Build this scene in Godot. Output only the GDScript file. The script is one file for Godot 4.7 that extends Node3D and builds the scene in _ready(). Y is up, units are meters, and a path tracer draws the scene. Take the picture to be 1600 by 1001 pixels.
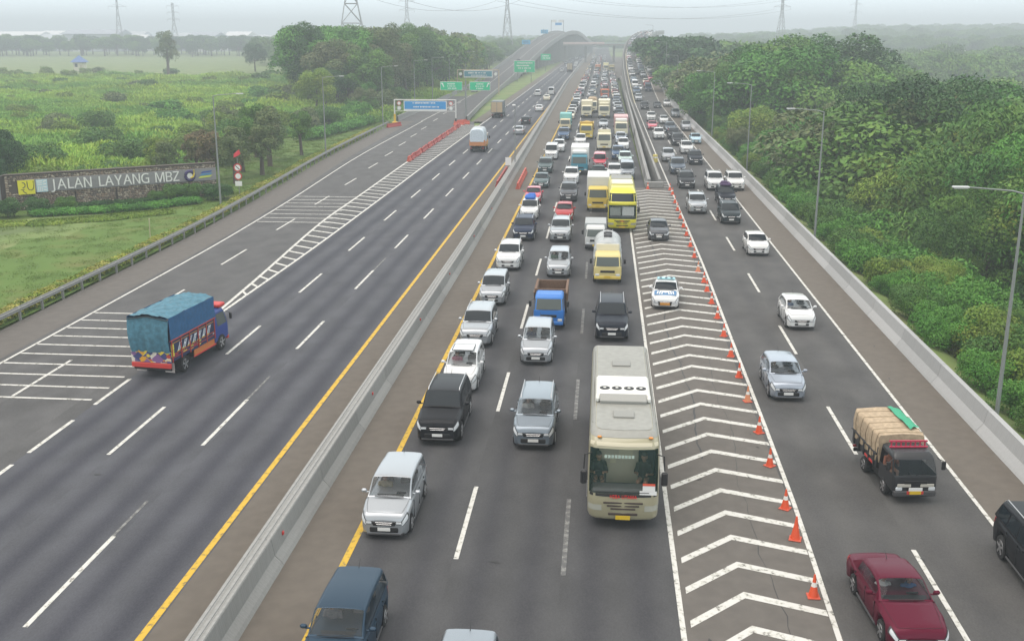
extends Node3D
# A toll road in a traffic jam, seen from a drone. x to the east, the road runs along -z, y up, metres.

class MB:
	var v := PackedVector3Array()
	var n := PackedVector3Array()
	var uv := PackedVector2Array()
	var ix := PackedInt32Array()
	var cl := PackedColorArray()
	func poly(pts: Array, c: Vector3) -> void:
		# flat convex polygon whose outside points away from c
		var m := Vector3.ZERO
		for p in pts:
			m += p
		m /= pts.size()
		var nn := Vector3.ZERO
		for i in pts.size():
			nn += (pts[i] - m).cross(pts[(i + 1) % pts.size()] - m)
		if nn.length() < 1e-9:
			return
		nn = nn.normalized()
		var flip := nn.dot(m - c) < 0.0
		if flip:
			nn = -nn
		var k := v.size()
		var us := [Vector2(0, 1), Vector2(1, 1), Vector2(1, 0), Vector2(0, 0)]
		for i in pts.size():
			v.append(pts[i])
			n.append(nn)
			uv.append(us[i % 4])
		for i in range(1, pts.size() - 1):
			if flip:
				ix.append_array([k, k + i, k + i + 1])
			else:
				ix.append_array([k, k + i + 1, k + i])
	func box(c: Vector3, s: Vector3, bev := 0.0, b := Basis()) -> void:
		var h := s * 0.5
		if bev <= 0.0:
			for a in 3:
				for sg in [-1.0, 1.0]:
					var u := Vector3.ZERO; var w := Vector3.ZERO; var d := Vector3.ZERO
					d[a] = h[a] * sg; u[(a + 1) % 3] = h[(a + 1) % 3]; w[(a + 2) % 3] = h[(a + 2) % 3]
					poly([c + b * (d - u - w), c + b * (d + u - w), c + b * (d + u + w), c + b * (d - u + w)], c)
			return
		var e := Vector3(minf(bev, h.x * .9), minf(bev, h.y * .9), minf(bev, h.z * .9))
		for a in 3:
			var p := (a + 1) % 3
			var q := (a + 2) % 3
			for sg in [-1.0, 1.0]:
				var d := Vector3.ZERO; var u := Vector3.ZERO; var w := Vector3.ZERO
				d[a] = h[a] * sg; u[p] = h[p] - e[p]; w[q] = h[q] - e[q]
				poly([c + b * (d - u - w), c + b * (d + u - w), c + b * (d + u + w), c + b * (d - u + w)], c)
			for s1 in [-1.0, 1.0]:
				for s2 in [-1.0, 1.0]:
					var d := Vector3.ZERO; var f := Vector3.ZERO; var w := Vector3.ZERO
					d[a] = h[a] * s1; d[p] = (h[p] - e[p]) * s2
					f[a] = (h[a] - e[a]) * s1; f[p] = h[p] * s2
					w[q] = h[q] - e[q]
					poly([c + b * (d - w), c + b * (d + w), c + b * (f + w), c + b * (f - w)], c)
		for s1 in [-1.0, 1.0]:
			for s2 in [-1.0, 1.0]:
				for s3 in [-1.0, 1.0]:
					var g := Vector3(s1, s2, s3)
					poly([c + b * (g * Vector3(h.x, h.y - e.y, h.z - e.z)), c + b * (g * Vector3(h.x - e.x, h.y, h.z - e.z)), c + b * (g * Vector3(h.x - e.x, h.y - e.y, h.z))], c)
	func grid(P: Array, c: Vector3, skip := {}) -> void:
		# rows of points; smooth normals; outside points away from c
		var R := P.size()
		var C: int = P[0].size()
		var N := PackedVector3Array()
		N.resize(R * C)
		var s := 0.0
		for i in R:
			for j in C:
				var du: Vector3 = P[mini(i + 1, R - 1)][j] - P[maxi(i - 1, 0)][j]
				var dv: Vector3 = P[i][mini(j + 1, C - 1)] - P[i][maxi(j - 1, 0)]
				var q := du.cross(dv)
				if q.length() < 1e-8:
					var i2 := clampi(i, 1, R - 2) if R > 2 else i
					du = P[mini(i2 + 1, R - 1)][j] - P[maxi(i2 - 1, 0)][j]
					var j2 := clampi(j, 1, C - 2) if C > 2 else j
					dv = P[i2][mini(j2 + 1, C - 1)] - P[i2][maxi(j2 - 1, 0)]
					q = du.cross(dv)
				N[i * C + j] = q.normalized()
				s += q.dot(P[i][j] - c)
		var k := v.size()
		for i in R:
			for j in C:
				v.append(P[i][j])
				n.append(-N[i * C + j] if s < 0.0 else N[i * C + j])
				uv.append(Vector2(float(j) / (C - 1), float(i) / (R - 1)))
		for i in R - 1:
			for j in C - 1:
				if skip.has(i * 1000 + j):
					continue
				var a := k + i * C + j
				if s < 0.0:
					ix.append_array([a, a + C, a + C + 1, a, a + C + 1, a + 1])
				else:
					ix.append_array([a, a + C + 1, a + C, a, a + 1, a + C + 1])
	func tube(pts: Array, rad: Array, seg := 8, caps := true) -> void:
		var rows := []
		for i in pts.size():
			var d: Vector3 = (pts[mini(i + 1, pts.size() - 1)] - pts[maxi(i - 1, 0)]).normalized()
			var a := d.cross(Vector3.UP)
			if a.length() < 0.05:
				a = d.cross(Vector3.RIGHT)
			a = a.normalized()
			var b := d.cross(a)
			var row := PackedVector3Array()
			for k in seg + 1:
				var t := TAU * k / seg
				row.append(pts[i] + (a * cos(t) + b * sin(t)) * float(rad[i]))
			rows.append(row)
		var mid: Vector3 = (pts[0] + pts[pts.size() - 1]) * .5
		# orient every ring away from its own axis: split per segment
		for i in rows.size() - 1:
			mid = (pts[i] + pts[i + 1]) * .5
			grid([rows[i], rows[i + 1]], mid)
		if caps:
			for e in [0, pts.size() - 1]:
				var r := []
				for k in seg:
					r.append(rows[e][k])
				if float(rad[e]) > 0.001:
					poly(r, pts[1] if e == 0 else pts[pts.size() - 2])
	func cyl(a: Vector3, b: Vector3, r: float, seg := 12, r2 := -1.0) -> void:
		tube([a, b], [r, r if r2 < 0.0 else r2], seg)
	func add(o: MB, t := Transform3D()) -> void:
		var k := v.size()
		v.append_array(t * o.v)
		var nb := t.basis.inverse().transposed()
		for q in o.n:
			n.append((nb * q).normalized())
		uv.append_array(o.uv)
		for q in o.ix:
			ix.append(q + k)
	func done() -> ArrayMesh:
		var A := []
		A.resize(Mesh.ARRAY_MAX)
		A[Mesh.ARRAY_VERTEX] = v
		A[Mesh.ARRAY_NORMAL] = n
		A[Mesh.ARRAY_TEX_UV] = uv
		if cl.size() == v.size():
			A[Mesh.ARRAY_COLOR] = cl
		A[Mesh.ARRAY_INDEX] = ix
		var m := ArrayMesh.new()
		m.add_surface_from_arrays(Mesh.PRIMITIVE_TRIANGLES, A)
		return m

var MT := {}
var used := {}
var rng := RandomNumberGenerator.new()
const V0 := Vector3.ZERO

func lin(r: float, g: float, b: float, a := 1.0) -> Color:
	var c := Color(r, g, b).linear_to_srgb()
	c.a = a
	return c

func mat(key: String, r: float, g: float, b: float, rough := 0.8, metal := 0.0) -> StandardMaterial3D:
	if MT.has(key):
		return MT[key]
	var m := StandardMaterial3D.new()
	m.resource_name = key
	m.albedo_color = lin(r, g, b)
	m.roughness = rough
	m.metallic = metal
	MT[key] = m
	return m

func noise_tex(sd: int, freq: float, size: int, c0: Color, c1: Color, oct := 4, kind := FastNoiseLite.TYPE_SIMPLEX_SMOOTH, mid = null) -> NoiseTexture2D:
	var f := FastNoiseLite.new()
	f.seed = sd
	f.frequency = freq
	f.noise_type = kind
	f.fractal_octaves = oct
	var g := Gradient.new()
	g.set_color(0, c0)
	g.set_color(1, c1)
	if mid != null:
		g.add_point(0.5, mid)
	var t := NoiseTexture2D.new()
	t.width = size
	t.height = size
	t.seamless = true
	t.noise = f
	t.color_ramp = g
	return t

func textured(key: String, r: float, g: float, b: float, vary: float, freq: float, scale: float, rough := 0.9, bump := 0.0, sd := 1) -> StandardMaterial3D:
	# base colour times a computed grain, laid in world metres
	if MT.has(key):
		return MT[key]
	var m := mat(key, 1, 1, 1, rough)
	m.albedo_texture = noise_tex(sd, freq, 512, lin(r * (1 - vary), g * (1 - vary), b * (1 - vary)), lin(r * (1 + vary), g * (1 + vary), b * (1 + vary)), 5)
	m.uv1_triplanar = true
	m.uv1_world_triplanar = true
	m.uv1_scale = Vector3.ONE * scale
	if bump > 0.0:
		m.heightmap_enabled = true
		m.heightmap_texture = noise_tex(sd + 7, freq * 3.0, 512, Color.BLACK, Color.WHITE, 4)
		m.heightmap_scale = bump
	return m

func numbered(s: String) -> String:
	used[s] = used.get(s, -1) + 1
	return s if used[s] == 0 else "%s_%03d" % [s, used[s]]

func tag(o: Node, label: String, category: String, group := "", kind := "") -> Node:
	if label:
		o.set_meta("label", label)
	if category:
		o.set_meta("category", category)
	if group:
		o.set_meta("group", group)
	if kind:
		o.set_meta("kind", kind)
	return o

func thing(called: String, label: String, category: String, at := V0, turn := 0.0, group := "") -> Node3D:
	var o := Node3D.new()
	o.name = numbered(called)
	add_child(o)
	o.position = at
	o.rotation.y = turn
	tag(o, label, category, group)
	return o

func part(parent: Node, called: String, m, material: Material, at := V0) -> MeshInstance3D:
	var o := MeshInstance3D.new()
	o.name = called if parent != self else numbered(called)
	o.mesh = m.done() if m is MB else m
	o.material_override = material
	o.position = at
	parent.add_child(o, true)
	return o

func struct(called: String, m, material: Material) -> MeshInstance3D:
	var o := part(self, called, m, material)
	o.set_meta("kind", "structure")
	return o

func bx(parent: Node, called: String, c: Vector3, s: Vector3, material: Material, bev := 0.0) -> MeshInstance3D:
	var b := MB.new()
	b.box(c, s, bev)
	return part(parent, called, b, material)

# a flat strip between two edges, given as rows [z, xl, xr, y]
func strip(rows: Array, uscale := 1.0, vscale := 1.0) -> MB:
	var b := MB.new()
	var P := []
	for r in rows:
		P.append(PackedVector3Array([Vector3(r[1], r[3], -r[0]), Vector3(r[2], r[3], -r[0])]))
	b.grid(P, Vector3(0, -1000, -300))
	for i in rows.size():
		b.uv[i * 2] = Vector2(float(rows[i][1]) * uscale, float(rows[i][0]) * vscale)
		b.uv[i * 2 + 1] = Vector2(float(rows[i][2]) * uscale, float(rows[i][0]) * vscale)
	return b

func rows_at(tab: Array, step := 8.0) -> Array:
	# smooth (Catmull-Rom) resampling of a table [d, a, b, ...] by its first column
	var out := []
	for i in tab.size() - 1:
		var p0: Array = tab[maxi(i - 1, 0)]
		var p1: Array = tab[i]
		var p2: Array = tab[i + 1]
		var p3: Array = tab[mini(i + 2, tab.size() - 1)]
		var k := maxi(1, int(ceil((p2[0] - p1[0]) / step)))
		for q in k:
			var t := float(q) / k
			var r := []
			for c in p1.size():
				var m1: float = (float(p2[c]) - float(p0[c])) / maxf(float(p2[0]) - float(p0[0]), .01) * (float(p2[0]) - float(p1[0]))
				var m2: float = (float(p3[c]) - float(p1[c])) / maxf(float(p3[0]) - float(p1[0]), .01) * (float(p2[0]) - float(p1[0]))
				r.append((2 * t * t * t - 3 * t * t + 1) * p1[c] + (t * t * t - 2 * t * t + t) * m1 + (-2 * t * t * t + 3 * t * t) * p2[c] + (t * t * t - t * t) * m2)
			out.append(r)
	out.append(tab[tab.size() - 1].duplicate())
	return out

func at_d(rows: Array, d: float) -> Array:
	for i in rows.size() - 1:
		if d <= rows[i + 1][0]:
			var t := clampf((d - rows[i][0]) / (rows[i + 1][0] - rows[i][0]), 0, 1)
			var r := []
			for c in rows[i].size():
				r.append(lerpf(rows[i][c], rows[i + 1][c], t))
			return r
	return rows[rows.size() - 1]

# sweep a profile [x, y] along rows [d, x, y]; the profile's inside is at pc
func sweep(rows: Array, prof: Array, pc: Vector2, caps := true) -> MB:
	var b := MB.new()
	for j in prof.size() - 1:
		var P := []
		for r in rows:
			P.append(PackedVector3Array([Vector3(r[1] + prof[j][0], r[2] + prof[j][1], -r[0]), Vector3(r[1] + prof[j + 1][0], r[2] + prof[j + 1][1], -r[0])]))
		for i in P.size() - 1:
			b.grid([P[i], P[i + 1]], Vector3((rows[i][1] + rows[i + 1][1]) * .5 + pc.x, (rows[i][2] + rows[i + 1][2]) * .5 + pc.y, -(rows[i][0] + rows[i + 1][0]) * .5))
	if caps:
		for e in [0, rows.size() - 1]:
			var flat := PackedVector2Array()
			for p in prof:
				flat.append(Vector2(p[0], p[1]))
			var tri := Geometry2D.triangulate_polygon(flat)
			for t in range(0, tri.size(), 3):
				var q := []
				for k in 3:
					var p: Vector2 = flat[tri[t + k]]
					q.append(Vector3(rows[e][1] + p.x, rows[e][2] + p.y, -rows[e][0]))
				b.poly(q, Vector3(rows[e][1], rows[e][2], -rows[e][0] + (-1.0 if e == 0 else 1.0)))
	return b

func glass(key: String, a: float, r := .02, g := .03, b := .03) -> StandardMaterial3D:
	if MT.has(key):
		return MT[key]
	var m := mat(key, r, g, b, .05)
	m.metallic_specular = .26
	if a < 1.0:
		m.transparency = BaseMaterial3D.TRANSPARENCY_ALPHA
		m.albedo_color.a = a
	return m

# ---------------------------------------------------------------- vehicles
const SPEC := {
	"mpv": {L = 4.2, W = 1.68, H = 1.67, hy = .95, cy = 1.10, by = 1.05, zc = 1.0, zt = 1.64, zr = .22, zb = .05, wr = .31, a1 = .78, a2 = .72, gc = .2, wt = .80},
	"mpv2": {L = 4.2, W = 1.68, H = 1.67, hy = .94, cy = 1.10, by = 1.05, zc = 1.0, zt = 1.66, zr = .22, zb = .05, wr = .31, a1 = .78, a2 = .72, gc = .17, wt = .80},
	"mpv3": {L = 4.5, W = 1.76, H = 1.70, hy = 1.02, cy = 1.15, by = 1.10, zc = 1.1, zt = 1.78, zr = .26, zb = .05, wr = .33, a1 = .82, a2 = .78, gc = .22, wt = .79},
	"suv": {L = 4.75, W = 1.86, H = 1.83, hy = 1.09, cy = 1.23, by = 1.18, zc = 1.35, zt = 1.95, zr = .28, zb = .05, wr = .39, a1 = .92, a2 = .95, gc = .26, wt = .78},
	"suvs": {L = 4.4, W = 1.78, H = 1.72, hy = 1.03, cy = 1.16, by = 1.12, zc = 1.18, zt = 1.78, zr = .26, zb = .05, wr = .35, a1 = .84, a2 = .80, gc = .23, wt = .79},
	"sedan": {L = 4.4, W = 1.72, H = 1.40, hy = .80, cy = .96, by = .93, zc = 1.32, zt = 1.98, zr = 1.15, zb = .60, wr = .31, a1 = .86, a2 = .95, gc = .18, wt = .75},
	"hatch": {L = 3.85, W = 1.69, H = 1.49, hy = .89, cy = 1.02, by = 1.0, zc = 1.02, zt = 1.68, zr = .34, zb = .05, wr = .31, a1 = .76, a2 = .66, gc = .18, wt = .77},
	"hatch2": {L = 3.95, W = 1.70, H = 1.50, hy = .90, cy = 1.03, by = 1.0, zc = 1.05, zt = 1.7, zr = .34, zb = .05, wr = .32, a1 = .76, a2 = .68, gc = .17, wt = .77},
	"van": {L = 5.0, W = 1.76, H = 2.02, hy = 1.08, cy = 1.24, by = 1.18, zc = .5, zt = 1.02, zr = .16, zb = .05, wr = .33, a1 = .92, a2 = 1.0, gc = .2, wt = .85},
	"vans": {L = 4.4, W = 1.70, H = 1.88, hy = 1.02, cy = 1.16, by = 1.12, zc = .5, zt = .98, zr = .16, zb = .05, wr = .32, a1 = .85, a2 = .85, gc = .2, wt = .85},
}
# linear paint colours, metallic share
const PAINT := {
	"steel": [.030, .055, .085, .3], "silver": [.36, .385, .41, .5], "silver2": [.32, .335, .355, .5], "black": [.012, .013, .016, .0], "white": [.62, .63, .63, .0], "white2": [.65, .65, .64, .0],
	"darkblue": [.025, .035, .065, .2], "crimson": [.52, .035, .07, .1], "teal": [.06, .095, .10, .3], "grey": [.22, .25, .28, .4], "greysilver": [.19, .23, .27, .5], "red": [.40, .02, .025, .1],
	"darkgrey": [.07, .075, .085, .3], "navyblack": [.016, .020, .030, .1], "darkgreen": [.03, .07, .06, .2], "blue": [.05, .10, .19, .3], "mint": [.52, .66, .62, .2], "whiteblue": [.60, .68, .78, .1],
	"maroon": [.095, .006, .022, .2], "silverblue": [.30, .34, .40, .5], "darkteal": [.03, .04, .045, .2], "charcoal": [.03, .032, .037, .2], "slate": [.08, .105, .14, .3], "sky": [.38, .56, .66, .2], "cream": [.70, .66, .52, .0],
}

func paint(key: String) -> StandardMaterial3D:
	var id := "car_paint_" + key
	if MT.has(id):
		return MT[id]
	var p: Array = PAINT[key]
	var m := mat(id, p[0], p[1], p[2], .38, p[3])
	m.clearcoat_enabled = true
	m.clearcoat = .10 if p[0] + p[1] + p[2] < .2 else (.4 if p[0] + p[1] + p[2] < .6 else .85)
	m.metallic_specular = .22 if p[0] + p[1] + p[2] < .2 else .35
	m.clearcoat_roughness = .04
	return m

func lut(tab: Array, u: float) -> float:
	for i in tab.size() - 1:
		if u <= tab[i + 1][0]:
			var t := clampf((u - tab[i][0]) / maxf(tab[i + 1][0] - tab[i][0], 1e-5), 0, 1)
			return lerpf(tab[i][1], tab[i + 1][1], t)
	return tab[tab.size() - 1][1]

func loop_of(half: Array, z: float) -> PackedVector3Array:
	# half section (x, y) from the lower middle or sill up to the middle of the top, mirrored
	var r := PackedVector3Array()
	for p in half:
		r.append(Vector3(p.x, p.y, z))
	for i in range(half.size() - 2, -1, -1):
		r.append(Vector3(-half[i].x, half[i].y, z))
	return r

func sample(P: Array, t: float, s: float) -> Vector3:
	var i := clampi(int(floor(t)), 0, P.size() - 2)
	var j := clampi(int(floor(s)), 0, P[0].size() - 2)
	var a: Vector3 = P[i][j].lerp(P[i][j + 1], s - j)
	var b: Vector3 = P[i + 1][j].lerp(P[i + 1][j + 1], s - j)
	return a.lerp(b, t - i)

func patch(b: MB, P: Array, t0: float, t1: float, s0: float, s1: float, c: Vector3, off := .008, nt := 6, ns := 6) -> void:
	var G := []
	for i in nt + 1:
		var row := PackedVector3Array()
		for j in ns + 1:
			var t := lerpf(t0, t1, float(i) / nt)
			var s := lerpf(s0, s1, float(j) / ns)
			var p := sample(P, t, s)
			var n := (sample(P, minf(t + .05, P.size() - 1.0), s) - sample(P, maxf(t - .05, 0), s)).cross(sample(P, t, minf(s + .05, P[0].size() - 1.0)) - sample(P, t, maxf(s - .05, 0))).normalized()
			if n.dot(p - c) < 0.0:
				n = -n
			row.append(p + n * off)
		G.append(row)
	b.grid(G, c)

func wheel_meshes(r: float, w: float) -> Array:
	var key := "wheel%.2f_%.2f" % [r, w]
	if MT.has(key):
		return MT[key]
	var ty := MB.new()
	ty.tube([Vector3(-w * .5, 0, 0), Vector3(-w * .42, 0, 0), Vector3(w * .42, 0, 0), Vector3(w * .5, 0, 0)], [r * .88, r, r, r * .88], 18)
	var rm := MB.new()
	for sx in [-1.0, 1.0]:
		rm.tube([Vector3(sx * w * .46, 0, 0), Vector3(sx * (w * .5 + .006), 0, 0)], [r * .66, r * .63], 18, false)
		rm.cyl(Vector3(sx * w * .40, 0, 0), Vector3(sx * (w * .5 + .012), 0, 0), r * .16, 8)
		for k in 5:
			var a := TAU * k / 5
			rm.box(Vector3(sx * (w * .5 + .002), cos(a) * r * .36, sin(a) * r * .36), Vector3(.02, r * .56, r * .17), 0, Basis(Vector3.RIGHT, a))
	var dk := MB.new()
	for sx in [-1.0, 1.0]:
		dk.cyl(Vector3(sx * w * .3, 0, 0), Vector3(sx * (w * .5 - .004), 0, 0), r * .66, 16)
	MT[key] = [ty.done(), rm.done(), dk.done(), ty, rm]
	return MT[key]

func add_wheels(o: Node3D, bits: Array, spots: Array, r: float, w: float) -> void:
	var m := wheel_meshes(r, w)
	for s in spots:
		var wl := part(o, "wheel", m[0], mat("tyre_rubber", .014, .014, .015, .85), s)
		part(wl, "rim", m[1], mat("alloy", .55, .55, .56, .35, .8))
		part(wl, "brake_disc", m[2], mat("brake_steel", .24, .24, .24, .5, .5))
		bits[2].add(m[3], Transform3D(Basis(), s))
		bits[4].add(m[4], Transform3D(Basis(), s))

func new_bits() -> Array:
	return [MB.new(), MB.new(), MB.new(), MB.new(), MB.new()]   # paint, glass, dark, lamp, bright metal

func car_proto(kind: String, see := false) -> Dictionary:
	var q: Dictionary = SPEC[kind]
	var o := Node3D.new()
	var bits := new_bits()
	var L: float = q.L
	var hw: float = q.W * .5
	var sed := kind == "sedan"
	var van := kind.begins_with("van")
	var yt_tab := [[0, q.hy - .24], [.06, q.hy - .12], [.16, q.hy - .03], [.34, q.hy + .01], [q.zc - .05, q.cy], [L * .5, q.by + .01], [L - (q.zb + .1 if sed else .3), q.by + .01], [L - .10, q.by - .01 if not sed else q.by - .04], [L, q.by - .20]]
	if van:
		yt_tab[0][1] = q.hy - .2
	var w_tab := [[0, .74], [.05, .84], [.14, .91], [.35, .965], [.9, 1.0], [L - .7, 1.0], [L - .2, .965], [L - .05, .92], [L, .86]]
	var us := [0.0, .02, .05, .09, .14, .22, .34]
	var u := .34
	for ax in [q.a1, L - q.a2]:
		for k in 13:
			us.append(ax + (k - 6) / 6.0 * (q.wr + .075))
	for x in [q.zc, q.zc + .3, L * .5 - .3, L * .5, L * .5 + .3, L - .3, L - .18, L - .1, L - .05, L - .02, L]:
		us.append(x)
	us.sort()
	var P := []
	var last := -1.0
	for uu in us:
		if uu - last < .012:
			continue
		last = uu
		var yb: float = q.gc + (.06 if uu < .1 or uu > L - .1 else 0.0)
		for ax in [q.a1, L - q.a2]:
			var dd := absf(uu - ax)
			if dd < q.wr + .075:
				yb = maxf(yb, q.wr + sqrt(maxf(0, (q.wr + .075) ** 2 - dd * dd)))
		var yt := lut(yt_tab, uu)
		var w := hw * lut(w_tab, uu)
		var ym := maxf(lerpf(yb, yt, .5), yb + .02)
		var cw := 1.0 - 2.2 * smoothstep(q.zc - .15, q.zc + .05, uu) * (1.0 - smoothstep(L - q.zb - .05, L - q.zb + .1, uu))
		P.append(loop_of([Vector2(0, yb), Vector2(w * .86, yb), Vector2(w * .965, yb + .05), Vector2(w, ym), Vector2(w * .985, maxf(yt - .13, ym + .01)), Vector2(w * .93, yt - .04), Vector2(w * .80, yt), Vector2(w * .4, yt + .025 * cw), Vector2(0, yt + .035 * cw)], L * .5 - uu))
	var body: MB = MB.new()
	var cc := Vector3(0, .62, 0)
	body.grid(P, cc)
	for e in [0, P.size() - 1]:
		var cap := []
		for k in P[e].size() - 1:
			cap.append(P[e][k])
		body.poly(cap, cc)
	# greenhouse
	var G := []
	var zf: float = L * .5 - q.zc
	var zt: float = L * .5 - q.zt
	var zr: float = -L * .5 + q.zr
	var zb: float = -L * .5 + q.zb
	var wb := hw * .955
	var wt: float = hw * q.wt
	var ws := [0.0, .06, .25, .5, .75, .94, 1.0]
	var tl := []      # [z, top y, belt y, top half width]
	for t in ws:
		tl.append([lerpf(zf, zt, t), lerpf(q.cy, q.H - .05, t) + sin(t * PI) * .035, lerpf(q.cy - .01, q.by, t), lerpf(wb * .93, wt, sqrt(t)), lerpf(wb * .97, wb, t)])
	var nroof := 6
	for k in range(1, nroof + 1):
		var t := float(k) / nroof
		tl.append([lerpf(zt, zr, t), q.H - .05 + sin(minf(t * 1.15, 1.0) * PI) * .05 - (0.06 * t if not van else .01 * t), q.by, wt * (1.0 - .03 * t), wb])
	for t in [.06, .5, .94, 1.0]:
		tl.append([lerpf(zr, zb, t), lerpf(q.H - .11 if not van else q.H - .06, q.by + .0, t) + sin(t * PI) * .03, q.by, lerpf(wt * .97, wb * .92, t), wb * lerpf(1.0, .965, t)])
	var ns_marks := [0.0]
	for r in tl:
		var y0: float = r[2] - .03
		var y1: float = maxf(r[1], y0 + .005)
		var hgt := y1 - y0
		var wq: float = r[3]
		var e := minf(.09, hgt * .3)
		var half := [Vector2(r[4], y0), Vector2(lerpf(r[4], wq + .02, .12), y0 + hgt * .12), Vector2(lerpf(r[4], wq + .02, .85), y0 + hgt * .85 - e * .3), Vector2(wq + .015, y1 - e * .8), Vector2(wq - .02, y1 - e * .3), Vector2(wq - .09, y1 - e * .06), Vector2(wq * .5, y1 + .012), Vector2(0, y1 + .018)]
		G.append(loop_of(half, r[0]))
	var nw := ws.size() - 1          # windscreen rows 0..nw
	var r0 := nw + nroof             # roof end row
	var skip := {}
	if see:
		for i in G.size() - 1:
			for j in 14:
				var front: bool = i >= 1 and i < nw - 1 and j >= 4 and j < 10
				var side: bool = (j == 1 or j == 12) and i >= 3 and i < r0
				var rear: bool = i >= r0 + 1 and i < r0 + 3 and j >= 5 and j < 9
				if front or side or rear:
					skip[i * 1000 + j] = true
	body.grid(G, Vector3(0, q.by, lerpf(zf, zb, .5)), skip)
	part(o, "body", body, null)
	bits[0].add(body)
	var gm := glass("tinted_glass", 1.0, .010, .016, .021) if not see else glass("clear_car_glass", .35, .012, .022, .026)
	var gc := Vector3(0, q.by, lerpf(zf, zb, .5))
	var g := MB.new()
	patch(g, G, 1, nw - 1, 4, 10, gc, .006, 6, 8)
	part(o, "windscreen", g, gm)
	bits[1].add(g)
	for side in [[1.0, 2.0], [12.0, 13.0]]:
		for w in [[3.0, nw + 1.9], [nw + 2.1, nw + 3.9], [nw + 4.1, r0 - .1]]:
			g = MB.new()
			patch(g, G, w[0], w[1], side[0], side[1], gc, .006, 5, 2)
			part(o, "side_window", g, gm)
			bits[1].add(g)
	g = MB.new()
	patch(g, G, r0 + 1, r0 + 3, 5, 9, gc, .006, 4, 6)
	part(o, "rear_window", g, gm)
	bits[1].add(g)
	# front details
	var lamp := mat("headlamp", .60, .63, .65, .1)
	var dark := mat("black_trim", .012, .012, .013, .5)
	for sx in [0, 1]:
		g = MB.new()
		var s0 := 3.55 if sx == 0 else 11.0
		var sg := 1.0 if sx == 0 else -1.0
		var bz := MB.new()
		patch(bz, P, .0, 6.0, s0 - .12, s0 + 1.57, cc, .006, 6, 4)
		bz.box(Vector3(sg * hw * .60, q.hy - .305, L * .5), Vector3(hw * .30, .125, .022), .012)
		patch(g, P, .0, 5.3, s0 + .12, s0 + 1.28, cc, .016, 6, 4)
		g.box(Vector3(sg * hw * .61, q.hy - .305, L * .5 + .006), Vector3(hw * .23, .085, .03), .012)
		var hl := part(o, "headlight", g, lamp)
		part(hl, "bezel", bz, mat("lamp_bezel", .045, .047, .05, .3))
		bits[3].add(g)
		bits[2].add(bz)
		g = MB.new()
		var pe := P.size() - 1.0
		patch(g, P, pe - 4.5, pe - .02, s0 - .2, s0 + 1.3, cc, .008, 4, 3)
		part(o, "tail_light", g, mat("tail_lamp", .35, .01, .012, .2))
	g = MB.new()
	var gy: float = q.hy - .33
	g.box(Vector3(0, gy - .01, L * .5 + .004), Vector3(hw * .92, .15, .03), .02)
	if kind == "mpv2" or kind == "hatch2" or kind == "suv" or kind == "mpv3":
		g.box(Vector3(0, q.gc + .21, L * .5 + .003), Vector3(hw * 1.16, .19, .03), .03)
	else:
		g.box(Vector3(0, q.gc + .18, L * .5 + .003), Vector3(hw * .95, .13, .03), .03)
	part(o, "grille", g, dark)
	bits[2].add(g)
	g = MB.new()
	g.box(Vector3(0, gy + .035, L * .5 + .02), Vector3(hw * .7, .022, .02), .006)
	g.box(Vector3(0, gy - .03, L * .5 + .02), Vector3(hw * .62, .018, .02), .006)
	part(o, "grille_bar", g, mat("chrome", .7, .7, .71, .2, .9))
	bits[4].add(g)
	for e in [1.0, -1.0]:
		g = MB.new()
		g.box(Vector3(0, q.gc + (.235 if e > 0 else .5), e * (L * .5 + .022)), Vector3(.43, .125, .014), .004)
		part(o, "number_plate", g, mat("plate_white", .72, .72, .70, .5))
		bits[3].add(g)
	g = MB.new()
	for sx in [-1.0, 1.0]:
		g.tube([Vector3(sx * hw * .70, q.hy - .015, L * .5 - .2), Vector3(sx * hw * .80, lerpf(q.hy, q.cy, .5) + .004, L * .5 - q.zc * .55), Vector3(sx * hw * .86, q.cy + .0, L * .5 - q.zc - .02)], [.0045, .0045, .0045], 4, false)
		for zz in [L * .5 - q.zc - .15, -.12, -1.05]:
			if zz > -L * .5 + q.a2 + q.wr * .6:
				g.box(Vector3(sx * (hw - .008), (q.gc + q.by) * .5 + .06, zz), Vector3(.03, q.by - q.gc - .24, .008), 0)
	g.tube([Vector3(-hw * .70, q.hy - .015, L * .5 - .2), Vector3(0, q.hy + .012, L * .5 - .14), Vector3(hw * .70, q.hy - .015, L * .5 - .2)], [.0045, .0045, .0045], 4, false)
	tag(part(o, "panel_seam", g, dark), "", "", "", "stuff")
	g = MB.new()
	for e in [1.0, -1.0]:
		g.box(Vector3(0, q.gc + .05, e * (L * .5 - .05)), Vector3(hw * 1.45, .09, .14), .03)
	part(o, "bumper_lip", g, mat("grey_trim", .05, .05, .053, .6))
	for sx in [-1.0, 1.0]:
		g = MB.new()
		var zm: float = L * .5 - q.zc - .33
		g.box(Vector3(sx * (hw + .10), q.cy + .09, zm), Vector3(.20, .14, .11), .045)
		g.box(Vector3(sx * (hw - .01), q.cy + .04, zm), Vector3(.12, .04, .06), .01)
		part(o, "mirror", g, null)
		bits[0].add(g)
		g = MB.new()
		for k in 2:
			g.box(Vector3(sx * (hw + .003), q.by - .16, -.15 - k * 1.0 + L * .03), Vector3(.03, .03, .2), .01)
		part(o, "door_handle", g, null)
		g = MB.new()
		g.box(Vector3(sx * (hw * .97), q.gc + .05, (L - q.a1 + -(L - q.a2)) * .0), Vector3(.05, .08, L - q.a1 - q.a2 - q.wr * 2 - .25), .02)
		part(o, "sill", g, mat("grey_trim", .05, .05, .053, .6))
		bits[2].add(g)
	g = MB.new()
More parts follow.
